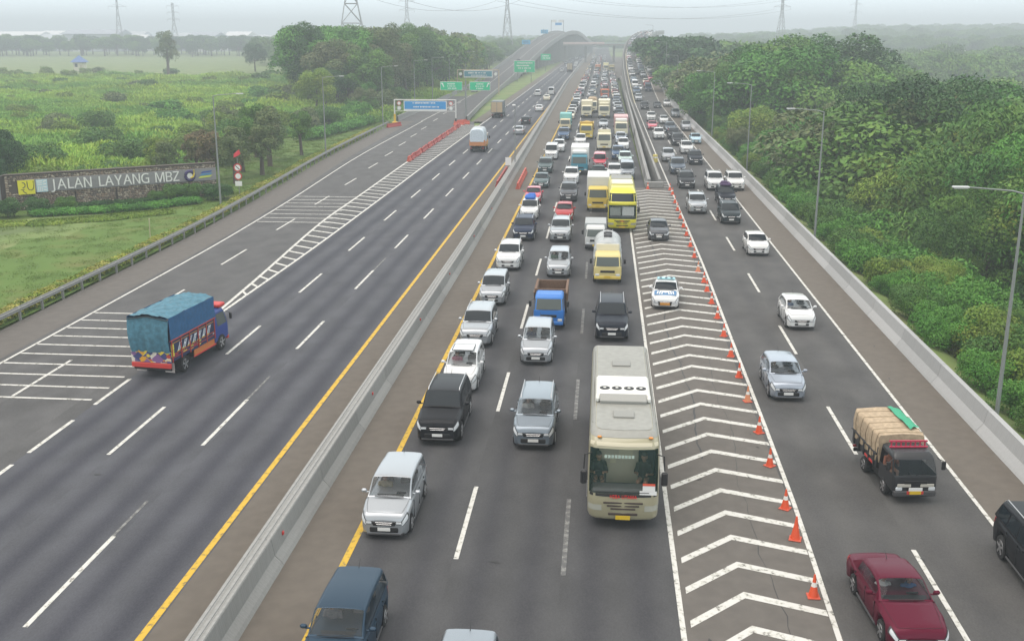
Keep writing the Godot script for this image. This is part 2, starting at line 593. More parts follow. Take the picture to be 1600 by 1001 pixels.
	for sx in [-1.0, 1.0]:
		g.box(Vector3(sx * .25, q.cy + .035, zf - .02), Vector3(.5, .02, .03), .005)
	part(o, "wiper", g, dark)
	if kind == "suv" or kind == "suvs" or kind == "mpv3":
		for sx in [-1.0, 1.0]:
			g = MB.new()
			var xr: float = sx * (wt - .06)
			g.tube([Vector3(xr, q.H - .06, zt - .1), Vector3(xr, q.H + .03, zt - .25), Vector3(xr, q.H + .03, zr + .25), Vector3(xr, q.H - .09, zr + .05)], [.018, .018, .018, .018], 6)
			part(o, "roof_rail", g, mat("alloy", .55, .55, .56, .35, .8))
			bits[4].add(g)
	g = MB.new()
	g.tube([Vector3(0, q.H - .08, zr + .1), Vector3(0, q.H + .1, zr - .12)], [.012, .005], 5)
	part(o, "antenna", g, dark)
	g = MB.new()
	g.box(Vector3(0, q.gc + .12, 0), Vector3(hw * 1.3, .16, L * .8), .03)
	part(o, "underbody", g, mat("dark_steel", .02, .02, .022, .7))
	bits[2].add(g)
	var xs: float = hw - .115
	add_wheels(o, bits, [Vector3(xs, q.wr, L * .5 - q.a1), Vector3(-xs, q.wr, L * .5 - q.a1), Vector3(xs, q.wr, -L * .5 + q.a2), Vector3(-xs, q.wr, -L * .5 + q.a2)], q.wr, .21)
	if see:
		interior(o, zf, zr, q.by, q.gc, hw, q.H)
	return {node = o, bits = bits, far = merged(bits)}

func interior(o: Node3D, zf: float, zr: float, by: float, gc: float, hw: float, H: float) -> void:
	var sm := mat("seat_cloth", .11, .105, .10, .9)
	var g := MB.new()
	g.box(Vector3(0, gc + .28, (zf + zr) * .5), Vector3(hw * 1.7, .1, zf - zr), .02)
	part(o, "cabin_floor", g, mat("dark_steel", .02, .02, .022, .7))
	g = MB.new()
	g.box(Vector3(0, by - .08, zf - .22), Vector3(hw * 1.7, .2, .42), .06)
	g.tube([Vector3(.33, by + .0, zf - .5), Vector3(.33, by + .03, zf - .52)], [.17, .17], 12)
	part(o, "dashboard", g, mat("black_trim", .012, .012, .013, .5))
	var z := zf - 1.15
	while z > zr + .35:
		for sx in [-1.0, 1.0]:
			g = MB.new()
			g.box(Vector3(sx * .36, gc + .42, z), Vector3(.48, .16, .5), .05)
			g.box(Vector3(sx * .36, gc + .42 + (H - gc - .9) * .5, z - .28), Vector3(.48, H - gc - .85, .16), .06, Basis(Vector3.RIGHT, -.2))
			g.box(Vector3(sx * .36, H - .36, z - .37), Vector3(.26, .18, .1), .04)
			part(o, "car_seat", g, sm)
		z -= .85

func merged(bits: Array) -> ArrayMesh:
	var mats := [null, glass("tinted_glass", 1.0, .010, .016, .021), mat("tyre_rubber", .014, .014, .015, .85), mat("headlamp", .60, .63, .65, .1), mat("alloy", .55, .55, .56, .35, .8)]
	var m := ArrayMesh.new()
	for i in 5:
		var b: MB = bits[i]
		if b.v.size() == 0:
			continue
		var A := []
		A.resize(Mesh.ARRAY_MAX)
		A[Mesh.ARRAY_VERTEX] = b.v
		A[Mesh.ARRAY_NORMAL] = b.n
		A[Mesh.ARRAY_INDEX] = b.ix
		m.add_surface_from_arrays(Mesh.PRIMITIVE_TRIANGLES, A)
		m.surface_set_material(m.get_surface_count() - 1, mats[i])
	return m

var protos := {}

func place_car(kind: String, colour: String, x: float, d: float, yaw: float, label: String, y := 0.0, pitch := 0.0, group := "", see := false) -> Node3D:
	var pk := kind + ("_see" if see else "")
	if not protos.has(pk):
		protos[pk] = car_proto(kind, see)
	var o: Node3D = protos[pk].node.duplicate()
	o.name = numbered({"sedan": "sedan_car", "van": "passenger_van", "vans": "passenger_van", "suv": "sport_utility_car", "suvs": "sport_utility_car", "hatch": "hatchback_car", "hatch2": "hatchback_car"}.get(kind, "minivan"))
	add_child(o)
	o.position = Vector3(x, y, -d)
	o.rotation = Vector3(pitch, deg_to_rad(yaw), 0)
	var pm := paint(colour)
	for c in o.get_children():
		if c is MeshInstance3D and c.material_override == null:
			c.material_override = pm
	tag(o, label, "van" if kind.begins_with("van") else "car", group)
	return o

func place_far(kind: String, colour: String, x: float, d: float, yaw: float, y: float, pitch: float, label: String, group: String) -> MeshInstance3D:
	if not protos.has(kind):
		protos[kind] = car_proto(kind)
	var o := MeshInstance3D.new()
	o.mesh = protos[kind].far
	o.name = numbered({"van": "passenger_van", "vans": "passenger_van"}.get(kind, "queue_car"))
	add_child(o)
	o.set_surface_override_material(0, paint(colour))
	o.position = Vector3(x, y, -d)
	o.rotation = Vector3(pitch, deg_to_rad(yaw), 0)
	tag(o, label, "van" if kind.begins_with("van") else "car", group)
	return o

# ---------------------------------------------------------------- trucks and coaches: rings stacked upwards
func tower(rows: Array, round_f := 1.0) -> Array:
	# rows [y, half width, front z, rear z]
	var P := []
	for r in rows:
		var w: float = r[1]
		var f: float = r[2]
		var e: float = minf(.26 * round_f, w * .4)
		var half := [Vector3(w, r[0], r[3]), Vector3(w, r[0], f - e), Vector3(w - e * .12, r[0], f - e * .42), Vector3(w - e * .45, r[0], f - e * .12), Vector3(w * .5, r[0], f - e * .01), Vector3(0, r[0], f + .02 * round_f)]
		var ring := PackedVector3Array(half)
		for i in range(4, -1, -1):
			ring.append(Vector3(-half[i].x, half[i].y, half[i].z))
		P.append(ring)
	return P

func tower_body(P: Array, c: Vector3, skip := {}) -> MB:
	var b := MB.new()
	b.grid(P, c, skip)
	for e in [0, P.size() - 1]:
		var cap := []
		for p in P[e]:
			cap.append(p)
		b.poly(cap, c)
	for i in P.size() - 1:
		b.poly([P[i][0], P[i][10], P[i + 1][10], P[i + 1][0]], c)
	return b

func solid(key: String, r: float, g: float, b: float, rough := .45) -> StandardMaterial3D:
	var m := mat(key, r, g, b, rough)
	return m

func cab(o: Node3D, bits: Array, zf: float, len: float, W: float, H: float, m: Material, y0 := .45, bumper: Material = null, see := false) -> void:
	var w := W * .5
	var wl := y0 + (H - y0) * .48      # bottom of the windscreen
	var wtop := H - .2
	var rows := [[y0, w * .94, zf - .05, zf - len], [y0 + .12, w, zf, zf - len], [wl - .08, w, zf - .01, zf - len], [wl, w * .995, zf - .04, zf - len], [lerpf(wl, wtop, .5), w * .97, zf - .15, zf - len], [wtop, w * .93, zf - .28, zf - len], [H - .08, w * .91, zf - .36, zf - len], [H, w * .80, zf - .52, zf - len + .06]]
	var P := tower(rows, .7)
	var c := Vector3(0, (y0 + H) * .5, zf - len * .5)
	var skip := {}
	if see:
		for i in [3, 4]:
			for j in [0, 2, 3, 4, 5, 6, 7, 9]:
				skip[i * 1000 + j] = true
	var b := tower_body(P, c, skip)
	part(o, "cab", b, m)
	bits[0].add(b)
	var gm: Material = glass("truck_glass_reflection", 1.0, .10, .115, .11)  # pale base colour paints in the sky reflection on the glass
	if see:
		gm = glass("clear_car_glass", .35, .012, .022, .026)
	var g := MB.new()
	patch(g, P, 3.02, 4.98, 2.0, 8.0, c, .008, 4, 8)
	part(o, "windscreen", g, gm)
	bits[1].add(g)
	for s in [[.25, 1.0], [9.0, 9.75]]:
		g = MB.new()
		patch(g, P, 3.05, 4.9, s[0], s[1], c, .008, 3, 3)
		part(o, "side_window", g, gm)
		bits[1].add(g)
	g = MB.new()
	g.box(Vector3(0, y0 + .40, zf + .01), Vector3(W * .52, .16, .03), .01)
	part(o, "grille", g, mat("black_trim", .012, .012, .013, .5))
	bits[2].add(g)
	g = MB.new()
	g.box(Vector3(0, y0 - .02, zf - .04), Vector3(W * .96, .22, .16), .04)
	part(o, "bumper", g, bumper if bumper else mat("grey_trim", .05, .05, .053, .6))
	bits[2].add(g)
	for sx in [-1.0, 1.0]:
		g = MB.new()
		g.box(Vector3(sx * W * .37, y0 + .17, zf + .005), Vector3(W * .15, .15, .05), .03)
		part(o, "headlight", g, mat("headlamp", .60, .63, .65, .1))
		bits[3].add(g)
		g = MB.new()
		g.box(Vector3(sx * (w + .2), wl + .35, zf - .12), Vector3(.16, .34, .07), .03)
		g.tube([Vector3(sx * w * .96, wl + .62, zf - .2), Vector3(sx * (w + .2), wl + .5, zf - .12)], [.015, .015], 5)
		part(o, "mirror", g, mat("black_trim", .012, .012, .013, .5))
		bits[2].add(g)
	g = MB.new()
	g.box(Vector3(0, y0 + .03, zf + .05), Vector3(.42, .13, .014), .003)
	part(o, "number_plate", g, mat("plate_yellow", .62, .42, .02, .5))
	bits[3].add(g)
	g = MB.new()
	for sx in [-1.0, 1.0]:
		g.box(Vector3(sx * W * .16, wl + .03, zf + .0), Vector3(W * .3, .02, .03), .005)
	part(o, "wiper", g, mat("black_trim", .012, .012, .013, .5))

func chassis(o: Node3D, bits: Array, L: float, W: float, r: float, dual := true) -> void:
	var g := MB.new()
	for sx in [-1.0, 1.0]:
		g.box(Vector3(sx * .38, r + .18, -.1), Vector3(.12, .2, L - .5), .01)
	g.box(Vector3(0, r + .02, -.3), Vector3(W * .7, .25, L * .45), .03)
	part(o, "chassis", g, mat("dark_steel", .02, .02, .022, .7))
	bits[2].add(g)
	var x := W * .5 - .14
	add_wheels(o, bits, [Vector3(x, r, L * .5 - .95), Vector3(-x, r, L * .5 - .95)], r, .22)
	add_wheels(o, bits, [Vector3(x - .08, r, -L * .5 + 1.35), Vector3(-x + .08, r, -L * .5 + 1.35)], r, .42 if dual else .22)
	g = MB.new()
	g.box(Vector3(0, r + .08, -L * .5 + .08), Vector3(W * .94, .14, .1), .02)
	part(o, "rear_bumper", g, mat("dark_steel", .02, .02, .022, .7))
	for sx in [-1.0, 1.0]:
		g = MB.new()
		g.box(Vector3(sx * W * .40, r + .22, -L * .5 + .01), Vector3(.26, .1, .04), .01)
		part(o, "tail_light", g, mat("tail_lamp", .35, .01, .012, .2))

func truck(label: String, x: float, d_front: float, yaw: float, q: Dictionary, y := 0.0, pitch := 0.0, group := "", called := "") -> Node3D:
	# q: L, W, cabH, cabc, type, bodyH, bodyc, floor, recede
	var o := Node3D.new()
	var bits := new_bits()
	var L: float = q.L
	var W: float = q.W
	var r: float = q.get("r", .40)
	var cl: float = q.get("cabL", 1.6)
	cab(o, bits, L * .5, cl, W * .94, q.cabH, q.cabc, q.get("y0", .5), q.get("bumper", null), q.get("see", false))
	chassis(o, bits, L, W, r)
	var z1: float = L * .5 - cl - .12
	var z0: float = -L * .5
	var fl: float = q.get("floor", .95)
	var bm: Material = q.bodyc
	var zc := (z0 + z1) * .5
	var bl := z1 - z0
	var g := MB.new()
	match q.type:
		"box":
			g.box(Vector3(0, (fl + q.bodyH) * .5, zc), Vector3(W, q.bodyH - fl, bl), .03)
			part(o, "cargo_box", g, bm)
			for k in 4:
				g = MB.new()
				for sx in [-1.0, 1.0]:
					g.box(Vector3(sx * (W * .5 + .008), (fl + q.bodyH) * .5, z0 + (k + .5) * bl / 4), Vector3(.02, q.bodyH - fl - .2, .05))
				part(o, "side_rib", g, q.get("trim", bm))
			g = MB.new()
			for sx in [-1.0, 1.0]:
				g.box(Vector3(sx * W * .245, (fl + q.bodyH) * .5, z0 - .012), Vector3(W * .45, q.bodyH - fl - .25, .02), .005)
			part(o, "rear_door", g, q.get("rearc", bm))
			if q.has("deflector"):
				g = MB.new()
				g.box(Vector3(0, q.cabH + .28, L * .5 - cl + .2), Vector3(W * .85, .5, .9), .15)
				part(o, "wind_deflector", g, q.deflector)
		"dump":
			for sx in [-1.0, 1.0]:
				g = MB.new()
				g.box(Vector3(sx * (W * .5 - .04), (fl + q.bodyH) * .5, zc), Vector3(.08, q.bodyH - fl, bl), .015)
				for k in 5:
					g.box(Vector3(sx * (W * .5 + .02), (fl + q.bodyH) * .5, z0 + (k + .5) * bl / 5), Vector3(.06, q.bodyH - fl, .1), .01)
				g.box(Vector3(sx * (W * .5), q.bodyH + .03, zc), Vector3(.14, .07, bl), .01)
				part(o, "side_board", g, bm)
			for zz in [z0 + .04, z1 - .04]:
				g = MB.new()
				g.box(Vector3(0, (fl + q.bodyH) * .5 + (.15 if zz > zc else 0.0), zz), Vector3(W, q.bodyH - fl + (.3 if zz > zc else 0.0), .08), .015)
				part(o, "end_board", g, bm)
			g = MB.new()
			g.box(Vector3(0, fl + .04, zc), Vector3(W - .1, .08, bl), .0)
			part(o, "bed_floor", g, q.get("loadc", mat("bed_rust", .06, .04, .03, .9)))
			if q.has("heap"):
				g = MB.new()
				var G := []
				var nz := 12
				for i in nz + 1:
					var row := PackedVector3Array()
					for j in 9:
						var s := j / 8.0
						var hh: float = q.heap * sin(PI * clampf(s, .02, .98)) * (.75 + .25 * sin(i * 2.1 + j)) * sin(PI * clampf(float(i) / nz, .05, .95)) ** .4
						row.append(Vector3((s - .5) * (W - .16), q.bodyH - .1 + hh, lerpf(z0 + .1, z1 - .1, float(i) / nz)))
					G.append(row)
				g.grid(G, Vector3(0, -50, zc))
				part(o, "heap", g, q.get("loadc", bm))
		"tank":
			var tr: float = q.get("tr", W * .42)
			var ty := fl + tr
			var P := []
			for e in [[z0, .80], [z0 + .08, .95], [z0 + .2, 1.0], [z1 - .2, 1.0], [z1 - .08, .95], [z1, .80]]:
				var row := PackedVector3Array()
				for k in 25:
					var a := TAU * k / 24
					row.append(Vector3(cos(a) * tr * 1.18 * e[1], ty + sin(a) * tr * e[1], e[0]))
				P.append(row)
			g.grid(P, Vector3(0, ty, zc))
			for e in [0, 5]:
				var cp := []
				for k in 24:
					cp.append(P[e][k])
				g.poly(cp, Vector3(0, ty, zc))
			part(o, "tank", g, bm)
			g = MB.new()
			for k in 3:
				var zz := lerpf(z0 + .3, z1 - .3, k / 2.0)
				var pts := []
				var rr := []
				for a in 13:
					var t := PI * a / 12
					pts.append(Vector3(cos(t) * tr * 1.19, ty + sin(t) * tr * 1.01, zz)); rr.append(.025)
				g.tube(pts, rr, 5)
			part(o, "tank_band", g, mat("alloy", .55, .55, .56, .35, .8))
			for k in 2:
				g = MB.new()
				g.cyl(Vector3(0, ty + tr - .04, zc - .5 + k), Vector3(0, ty + tr + .13, zc - .5 + k), .3, 14)
				g.cyl(Vector3(0, ty + tr + .13, zc - .5 + k), Vector3(0, ty + tr + .17, zc - .5 + k), .2, 12)
				part(o, "manhole", g, mat("dark_steel2", .08, .08, .085, .6))
			g = MB.new()
			for sx in [-1.0, 1.0]:
				g.box(Vector3(sx * W * .47, fl + .12, zc), Vector3(.1, .5, bl), .02)
				g.tube([Vector3(sx * .32, ty + tr + .05, z0 + .3), Vector3(sx * .32, ty + tr + .1, z1 - .3)], [.02, .02], 5)
			part(o, "side_rail", g, bm)
			g = MB.new()
			g.box(Vector3(0, q.cabH + .0, L * .5 - cl - .02), Vector3(W * .8, .9, .08), .03)
			part(o, "headboard", g, q.get("headc", q.cabc))
		"tarp":
			for sx in [-1.0, 1.0]:
				g = MB.new()
				g.box(Vector3(sx * (W * .5 - .03), fl + .4, zc), Vector3(.06, .8, bl), .01)
				part(o, "side_board", g, q.get("trim", bm))
			g = MB.new()
			g.box(Vector3(0, fl + .4, z0 + .03), Vector3(W - .1, .8, .06), .01)
			part(o, "tailgate", g, q.get("rearc", q.get("trim", bm)))
			g = MB.new()
			var P := []
			var hB: float = q.bodyH
			for i in 15:
				var t := i / 14.0
				var row := PackedVector3Array()
				var e := 1.0 - .12 * pow(absf(t * 2 - 1), 6.0)
				for j in 15:
					var a := j / 14.0
					var th := PI * a
					var sx := cos(th)
					var sy := pow(sin(th), q.get("round", .55))
					var wr := .02 * sin(i * 3.7 + j * 1.9) + .015 * sin(i * 7.1 - j * 2.3)
					row.append(Vector3(signf(sx) * pow(absf(sx), .5) * (W * .5 + .02) * e + wr, fl + .55 + sy * (hB - fl - .55) * e + wr, lerpf(z0 - .02, z1, t) + wr))
				P.append(row)
			g.grid(P, Vector3(0, fl + .5, zc))
			for e in [0, 14]:
				var cp := []
				for k in 15:
					cp.append(P[e][k])
				g.poly(cp, Vector3(0, fl + 1, zc))
			part(o, "tarpaulin", g, bm)
			g = MB.new()
			for i in [2, 5, 8, 11]:
				var pts := []
				var rr := []
				for j in 15:
					pts.append(P[i][j] * Vector3(1.01, 1.008, 1)); rr.append(.012)
				g.tube(pts, rr, 4, false)
			part(o, "rope", g, mat("rope", .25, .2, .12, .9))
	o.name = numbered(called if called else "cargo_truck")
	add_child(o)
	var rec: bool = absf(yaw) > 90.0
	o.position = Vector3(x, y, -(d_front + L * .5))
	o.rotation = Vector3(pitch, deg_to_rad(yaw), 0)
	tag(o, label, "truck", group)
	return o

func text_mesh(s: String, size: float, depth := .02) -> TextMesh:
	var f := SystemFont.new()
	f.font_names = PackedStringArray(["Droid Sans"])
	f.font_weight = 500
	var t := TextMesh.new()
	t.text = s
	t.font = f
	t.font_size = 64
	t.pixel_size = size / 46.0
	t.depth = depth
	return t

func coach(yellow: bool, label: String, x: float, d_front: float) -> Node3D:
	var o := Node3D.new()
	var bits := new_bits()
	var L := 11.0 if not yellow else 10.5
	var H := 3.38 if not yellow else 3.6
	var zf := L * .5
	var w := 1.23
	var bm: Material = solid("coach_champagne", .33, .305, .20, .35) if not yellow else solid("coach_yellow", .66, .60, .03, .35)
	if bm.clearcoat_enabled == false:
		bm.clearcoat_enabled = true
		bm.clearcoat = .6
		bm.clearcoat_roughness = .1
	var rows := [[.34, w * .93, zf - .14, -zf], [.46, w * .985, zf - .03, -zf], [.95, w, zf + .02, -zf], [1.22, w, zf, -zf], [1.32, w, zf - .02, -zf], [2.1, w, zf - .10, -zf], [2.88, w * .985, zf - .24, -zf], [3.0, w * .98, zf - .28, -zf], [H - .22, w * .955, zf - .42, -zf + .02], [H - .08, w * .90, zf - .58, -zf + .05], [H, w * .80, zf - .72, -zf + .12]]
	if yellow:
		rows = [[.34, w * .93, zf - .14, -zf], [.46, w * .985, zf - .03, -zf], [.85, w, zf + .02, -zf], [1.05, w, zf, -zf], [1.15, w, zf - .01, -zf], [1.75, w, zf - .08, -zf], [2.32, w * .99, zf - .17, -zf], [2.42, w * .985, zf - .04, -zf], [2.60, w * .98, zf - .12, -zf], [3.15, w * .955, zf - .62, -zf + .05], [3.4, w * .90, zf - .95, -zf + .08], [H, w * .78, zf - 1.7, -zf + .12]]
	var P := tower(rows, 1.9)
	var c := Vector3(0, 1.6, 0)
	var skip := {}
	for i in [4, 5]:
		for j in range(2, 8):
			skip[i * 1000 + j] = true
	var b := tower_body(P, c, skip)
	part(o, "body", b, bm)
	var gl := glass("coach_glass", .22, .05, .11, .09)
	var dg := glass("tinted_glass", 1.0, .010, .016, .021)
	var g := MB.new()
	patch(g, P, 4.0, 6.0, 2.0, 8.0, c, .01, 6, 10)
	part(o, "windscreen", g, gl)
	if yellow:
		g = MB.new()
		patch(g, P, 8.05, 9.4, 1.9, 8.1, c, .012, 4, 10)
		part(o, "upper_windscreen", g, dg)
	else:
		# black band with red lit route letters under the windscreen
		g = MB.new()
		patch(g, P, 3.1, 3.98, 2.2, 7.8, c, .012, 2, 10)
		part(o, "destination_band", g, mat("black_trim", .012, .012, .013, .5))
	var tm := text_mesh("HIBA UTAMA" if not yellow else "HIBA", .115)
	var tx := part(o, "destination_lettering", tm, mat("red_lettering", .75, .02, .02, .5), Vector3(0, 1.25 if not yellow else .98, zf + .045))
	for s in [[.04, .96], [9.04, 9.96]]:
		for k in 7:
			g = MB.new()
			var a: float = s[0] + (s[1] - s[0]) * (k + .03) / 7
			var e: float = s[0] + (s[1] - s[0]) * (k + .97) / 7
			patch(g, P, 4.6 if not yellow else 5.4, 6.4 if not yellow else 8.2, a, e, c, .008, 3, 2)
			part(o, "side_window", g, dg)
	# roof skin, set a little proud of the body
	g = MB.new()
	var rp := []
	for p in P[P.size() - 1]:
		rp.append(p * Vector3(.98, 1, 1) + Vector3(0, .012, -.02 if p.z > 0 else .02))
	g.poly(rp, c)
	if not yellow:
		patch(g, P, 8.3, 10.0, .0, 10.0, c, .012, 4, 40)
		part(o, "roof_skin", g, textured("coach_roof_grey", .27, .27, .245, .12, .02, .25, .5))
		g = MB.new()
		g.box(Vector3(0, H + .12, .6), Vector3(2.0, .22, 2.3), .07)
		g.box(Vector3(-.94, H + .12, 1.8), Vector3(.14, .2, .5), .05)
		g.box(Vector3(.94, H + .12, 1.8), Vector3(.14, .2, .5), .05)
		var ac := part(o, "air_conditioner", g, mat("ac_white", .66, .66, .62, .5))
		for k in 4:
			g = MB.new()
			g.cyl(Vector3(-.68 + k * .453, H + .225, 1.0), Vector3(-.68 + k * .453, H + .25, 1.0), .19, 16)
			part(ac, "fan", g, mat("fan_black", .015, .015, .016, .6))
			g = MB.new()
			g.cyl(Vector3(-.68 + k * .453, H + .25, 1.0), Vector3(-.68 + k * .453, H + .262, 1.0), .06, 8)
			part(ac, "fan_hub", g, mat("ac_white", .66, .66, .62, .5))
		g = MB.new()
		g.box(Vector3(0, H + .1, 1.9), Vector3(1.72, .2, .5), .02, Basis(Vector3.RIGHT, .25))
		part(ac, "grating", g, textured("ac_mesh", .30, .30, .28, .35, .2, 6.0, .6))
		for zz in [[3.3, 0], [-2.7, 1]]:
			g = MB.new()
			g.box(Vector3(0, H + .04, zz[0]), Vector3(.74, .07, .62), .02)
			part(o, "roof_hatch", g, mat("hatch_grey", .24, .24, .22, .5))
		g = MB.new()
		for sx in [-1.0, 1.0]:
			g.tube([Vector3(sx * 1.08, H - .06, 3.9), Vector3(sx * 1.1, H - .03, 2), Vector3(sx * 1.1, H - .03, -4.6)], [.03, .03, .03], 6)
		part(o, "roof_gutter", g, mat("hatch_grey", .24, .24, .22, .5))
		g = MB.new()
		patch(g, P, 6.7, 7.5, 2.0, 8.0, c, .01, 2, 10)
		part(o, "front_roof_band", g, mat("cream_band", .50, .46, .34, .4))
		for sx in [-.85, .9]:
			g = MB.new()
			g.box(Vector3(sx, H - .15, zf - .46), Vector3(.16, .07, .1), .03)
			part(o, "marker_lamp", g, mat("amber_lens", .6, .22, .02, .3))
	else:
		part(o, "roof_skin", g, mat("yellow_roof", .66, .62, .16, .5))
		g = MB.new()
		g.box(Vector3(0, H + .11, .6), Vector3(1.9, .2, 2.4), .08)
		part(o, "air_conditioner", g, mat("ac_cream", .70, .68, .50, .5))
		g = MB.new()
		g.box(Vector3(0, H + .05, -3.2), Vector3(1.9, .08, 2.6), .03)
		part(o, "rear_roof_panel", g, mat("hatch_grey", .24, .24, .22, .5))
	# face
	g = MB.new()
	for k in 3:
		var gw := 1.35 - k * .25
		g.box(Vector3(0, 1.02 - k * .11, zf + .035), Vector3(gw, .065, .03), .012)
	g.box(Vector3(0, .60, zf + .01), Vector3(1.0, .09, .04), .015)
	part(o, "grille", g, mat("grille_brown", .045, .03, .025, .5) if not yellow else mat("black_trim", .012, .012, .013, .5))
	for sx in [-1.0, 1.0]:
		g = MB.new()
		var s0 := 1.6 if sx > 0 else 6.3
		patch(g, P, 1.5, 1.95, s0, s0 + 2.1, c, .012, 3, 6)
		part(o, "headlight", g, mat("coach_lamp", .40, .40, .34, .12))
		g = MB.new()
		g.tube([Vector3(sx * 1.1, 2.75, zf - .2), Vector3(sx * 1.33, 2.8, zf + .10), Vector3(sx * 1.36, 2.3, zf + .14)], [.025, .025, .025], 6)
		g.box(Vector3(sx * 1.36, 2.0, zf + .14), Vector3(.22, .5, .14), .05)
		part(o, "mirror", g, mat("black_trim", .012, .012, .013, .5))
	g = MB.new()
	g.box(Vector3(0, .48, zf + .04), Vector3(.5, .15, .02), .004)
	part(o, "number_plate", g, mat("plate_yellow", .62, .42, .02, .5))
	g = MB.new()
	for sx in [-.5, .45]:
		g.box(Vector3(sx, 1.42, zf + .03), Vector3(.85, .025, .03), .005)
	part(o, "wiper", g, mat("black_trim", .012, .012, .013, .5))
	# inside
	g = MB.new()
	g.box(Vector3(0, .95, 0), Vector3(2.3, .08, L - .5), 0)
	part(o, "floor_deck", g, mat("grey_trim", .05, .05, .053, .6))
	g = MB.new()
	g.box(Vector3(0, 1.3, zf - .5), Vector3(2.2, .25, .6), .08)
	part(o, "dashboard", g, mat("grey_plastic", .10, .10, .10, .7))
	g = MB.new()
	g.box(Vector3(-.15, 1.85, zf - 1.75), Vector3(1.4, 1.7, .06), .01)
	part(o, "partition", g, mat("beige_panel", .60, .54, .40, .7))
	g = MB.new()
	g.box(Vector3(.1, 2.2, zf - 1.7), Vector3(.5, .36, .02), 0)
	g.box(Vector3(-.35, 1.85, zf - 1.7), Vector3(.2, .16, .02), 0)
	part(o, "paper_notice", g, mat("paper", .70, .64, .44, .8))
	for k in 5:
		for sx in [-.75, .75]:
			g = MB.new()
			g.box(Vector3(sx, 1.5, zf - 2.5 - k * 1.2), Vector3(.9, 1.0, .2), .08)
			g.box(Vector3(sx, 1.25, zf - 2.25 - k * 1.2), Vector3(.9, .18, .5), .06)
			part(o, "passenger_seat", g, mat("seat_blue", .03, .05, .09, .9))
	g = MB.new()
	g.box(Vector3(-.85, 1.5, zf - 1.5), Vector3(.55, .9, .18), .07)
	g.box(Vector3(-.85, 1.25, zf - 1.25), Vector3(.55, .16, .5), .06)
	part(o, "driver_seat", g, mat("seat_cloth", .11, .105, .10, .9))
	g = MB.new()
	var sw := []
	var sr := []
	for k in 17:
		var a := TAU * k / 16
		sw.append(Vector3(-.85 + cos(a) * .22, 1.62 + sin(a) * .12, zf - .86 + sin(a) * -.17)); sr.append(.018)
	g.tube(sw, sr, 5, false)
	part(o, "steering_wheel", g, mat("black_trim", .012, .012, .013, .5))
	if yellow:  # added boards behind the lower glass; their pale colour stands for its reflection
		bx(o, "reflection_board", Vector3(.5, 1.72, zf - .3), Vector3(1.0, .9, .03), mat("sheet_white", .7, .7, .68, .7))
		bx(o, "reflection_board", Vector3(-.6, 1.7, zf - .34), Vector3(.9, .8, .03), mat("reflection_grey", .36, .37, .34, .7))
	if not yellow:
		g = MB.new()
		g.box(Vector3(.86, 1.62, zf + .02), Vector3(.42, .26, .01), 0, Basis(Vector3.RIGHT, -.1))
		part(o, "permit_sheet", g, mat("sheet_white", .7, .7, .68, .7))
		g = MB.new()
		g.box(Vector3(.86, 1.72, zf + .024), Vector3(.42, .08, .01), 0, Basis(Vector3.RIGHT, -.1))
		part(o, "permit_heading", g, mat("sheet_red", .6, .08, .04, .7))
		g = MB.new()
		g.box(Vector3(.84, 1.42, zf + .03), Vector3(.58, .14, .01), 0, Basis(Vector3.RIGHT, -.1))
		part(o, "permit_plate", g, mat("sheet_white", .7, .7, .68, .7))
		g = MB.new()
		for k in 9:
			g.box(Vector3(-.62 + k * .115, 2.62, zf - .20), Vector3(.085, .11, .008), 0, Basis(Vector3.RIGHT, -.18))
		part(o, "windscreen_sticker", g, mat("sticker_mint", .55, .66, .58, .7))
	add_wheels(o, bits, [Vector3(1.1, .48, zf - 2.3), Vector3(-1.1, .48, zf - 2.3), Vector3(1.0, .48, -zf + 3.0), Vector3(-1.0, .48, -zf + 3.0)], .48, .3)
	o.name = numbered("coach_bus")
	add_child(o)
	o.position = Vector3(x, 0, -(d_front + zf))
	tag(o, label, "bus")
	return o

# ---------------------------------------------------------------- plants
func leaf_mat(key: String) -> StandardMaterial3D:
	if MT.has(key):
		return MT[key]
	var m := mat(key, 1, 1, 1, .62)
	m.vertex_color_use_as_albedo = true
	m.metallic_specular = .35
	m.backlight_enabled = true
	m.backlight = Color(.25, .3, .1)
	return m

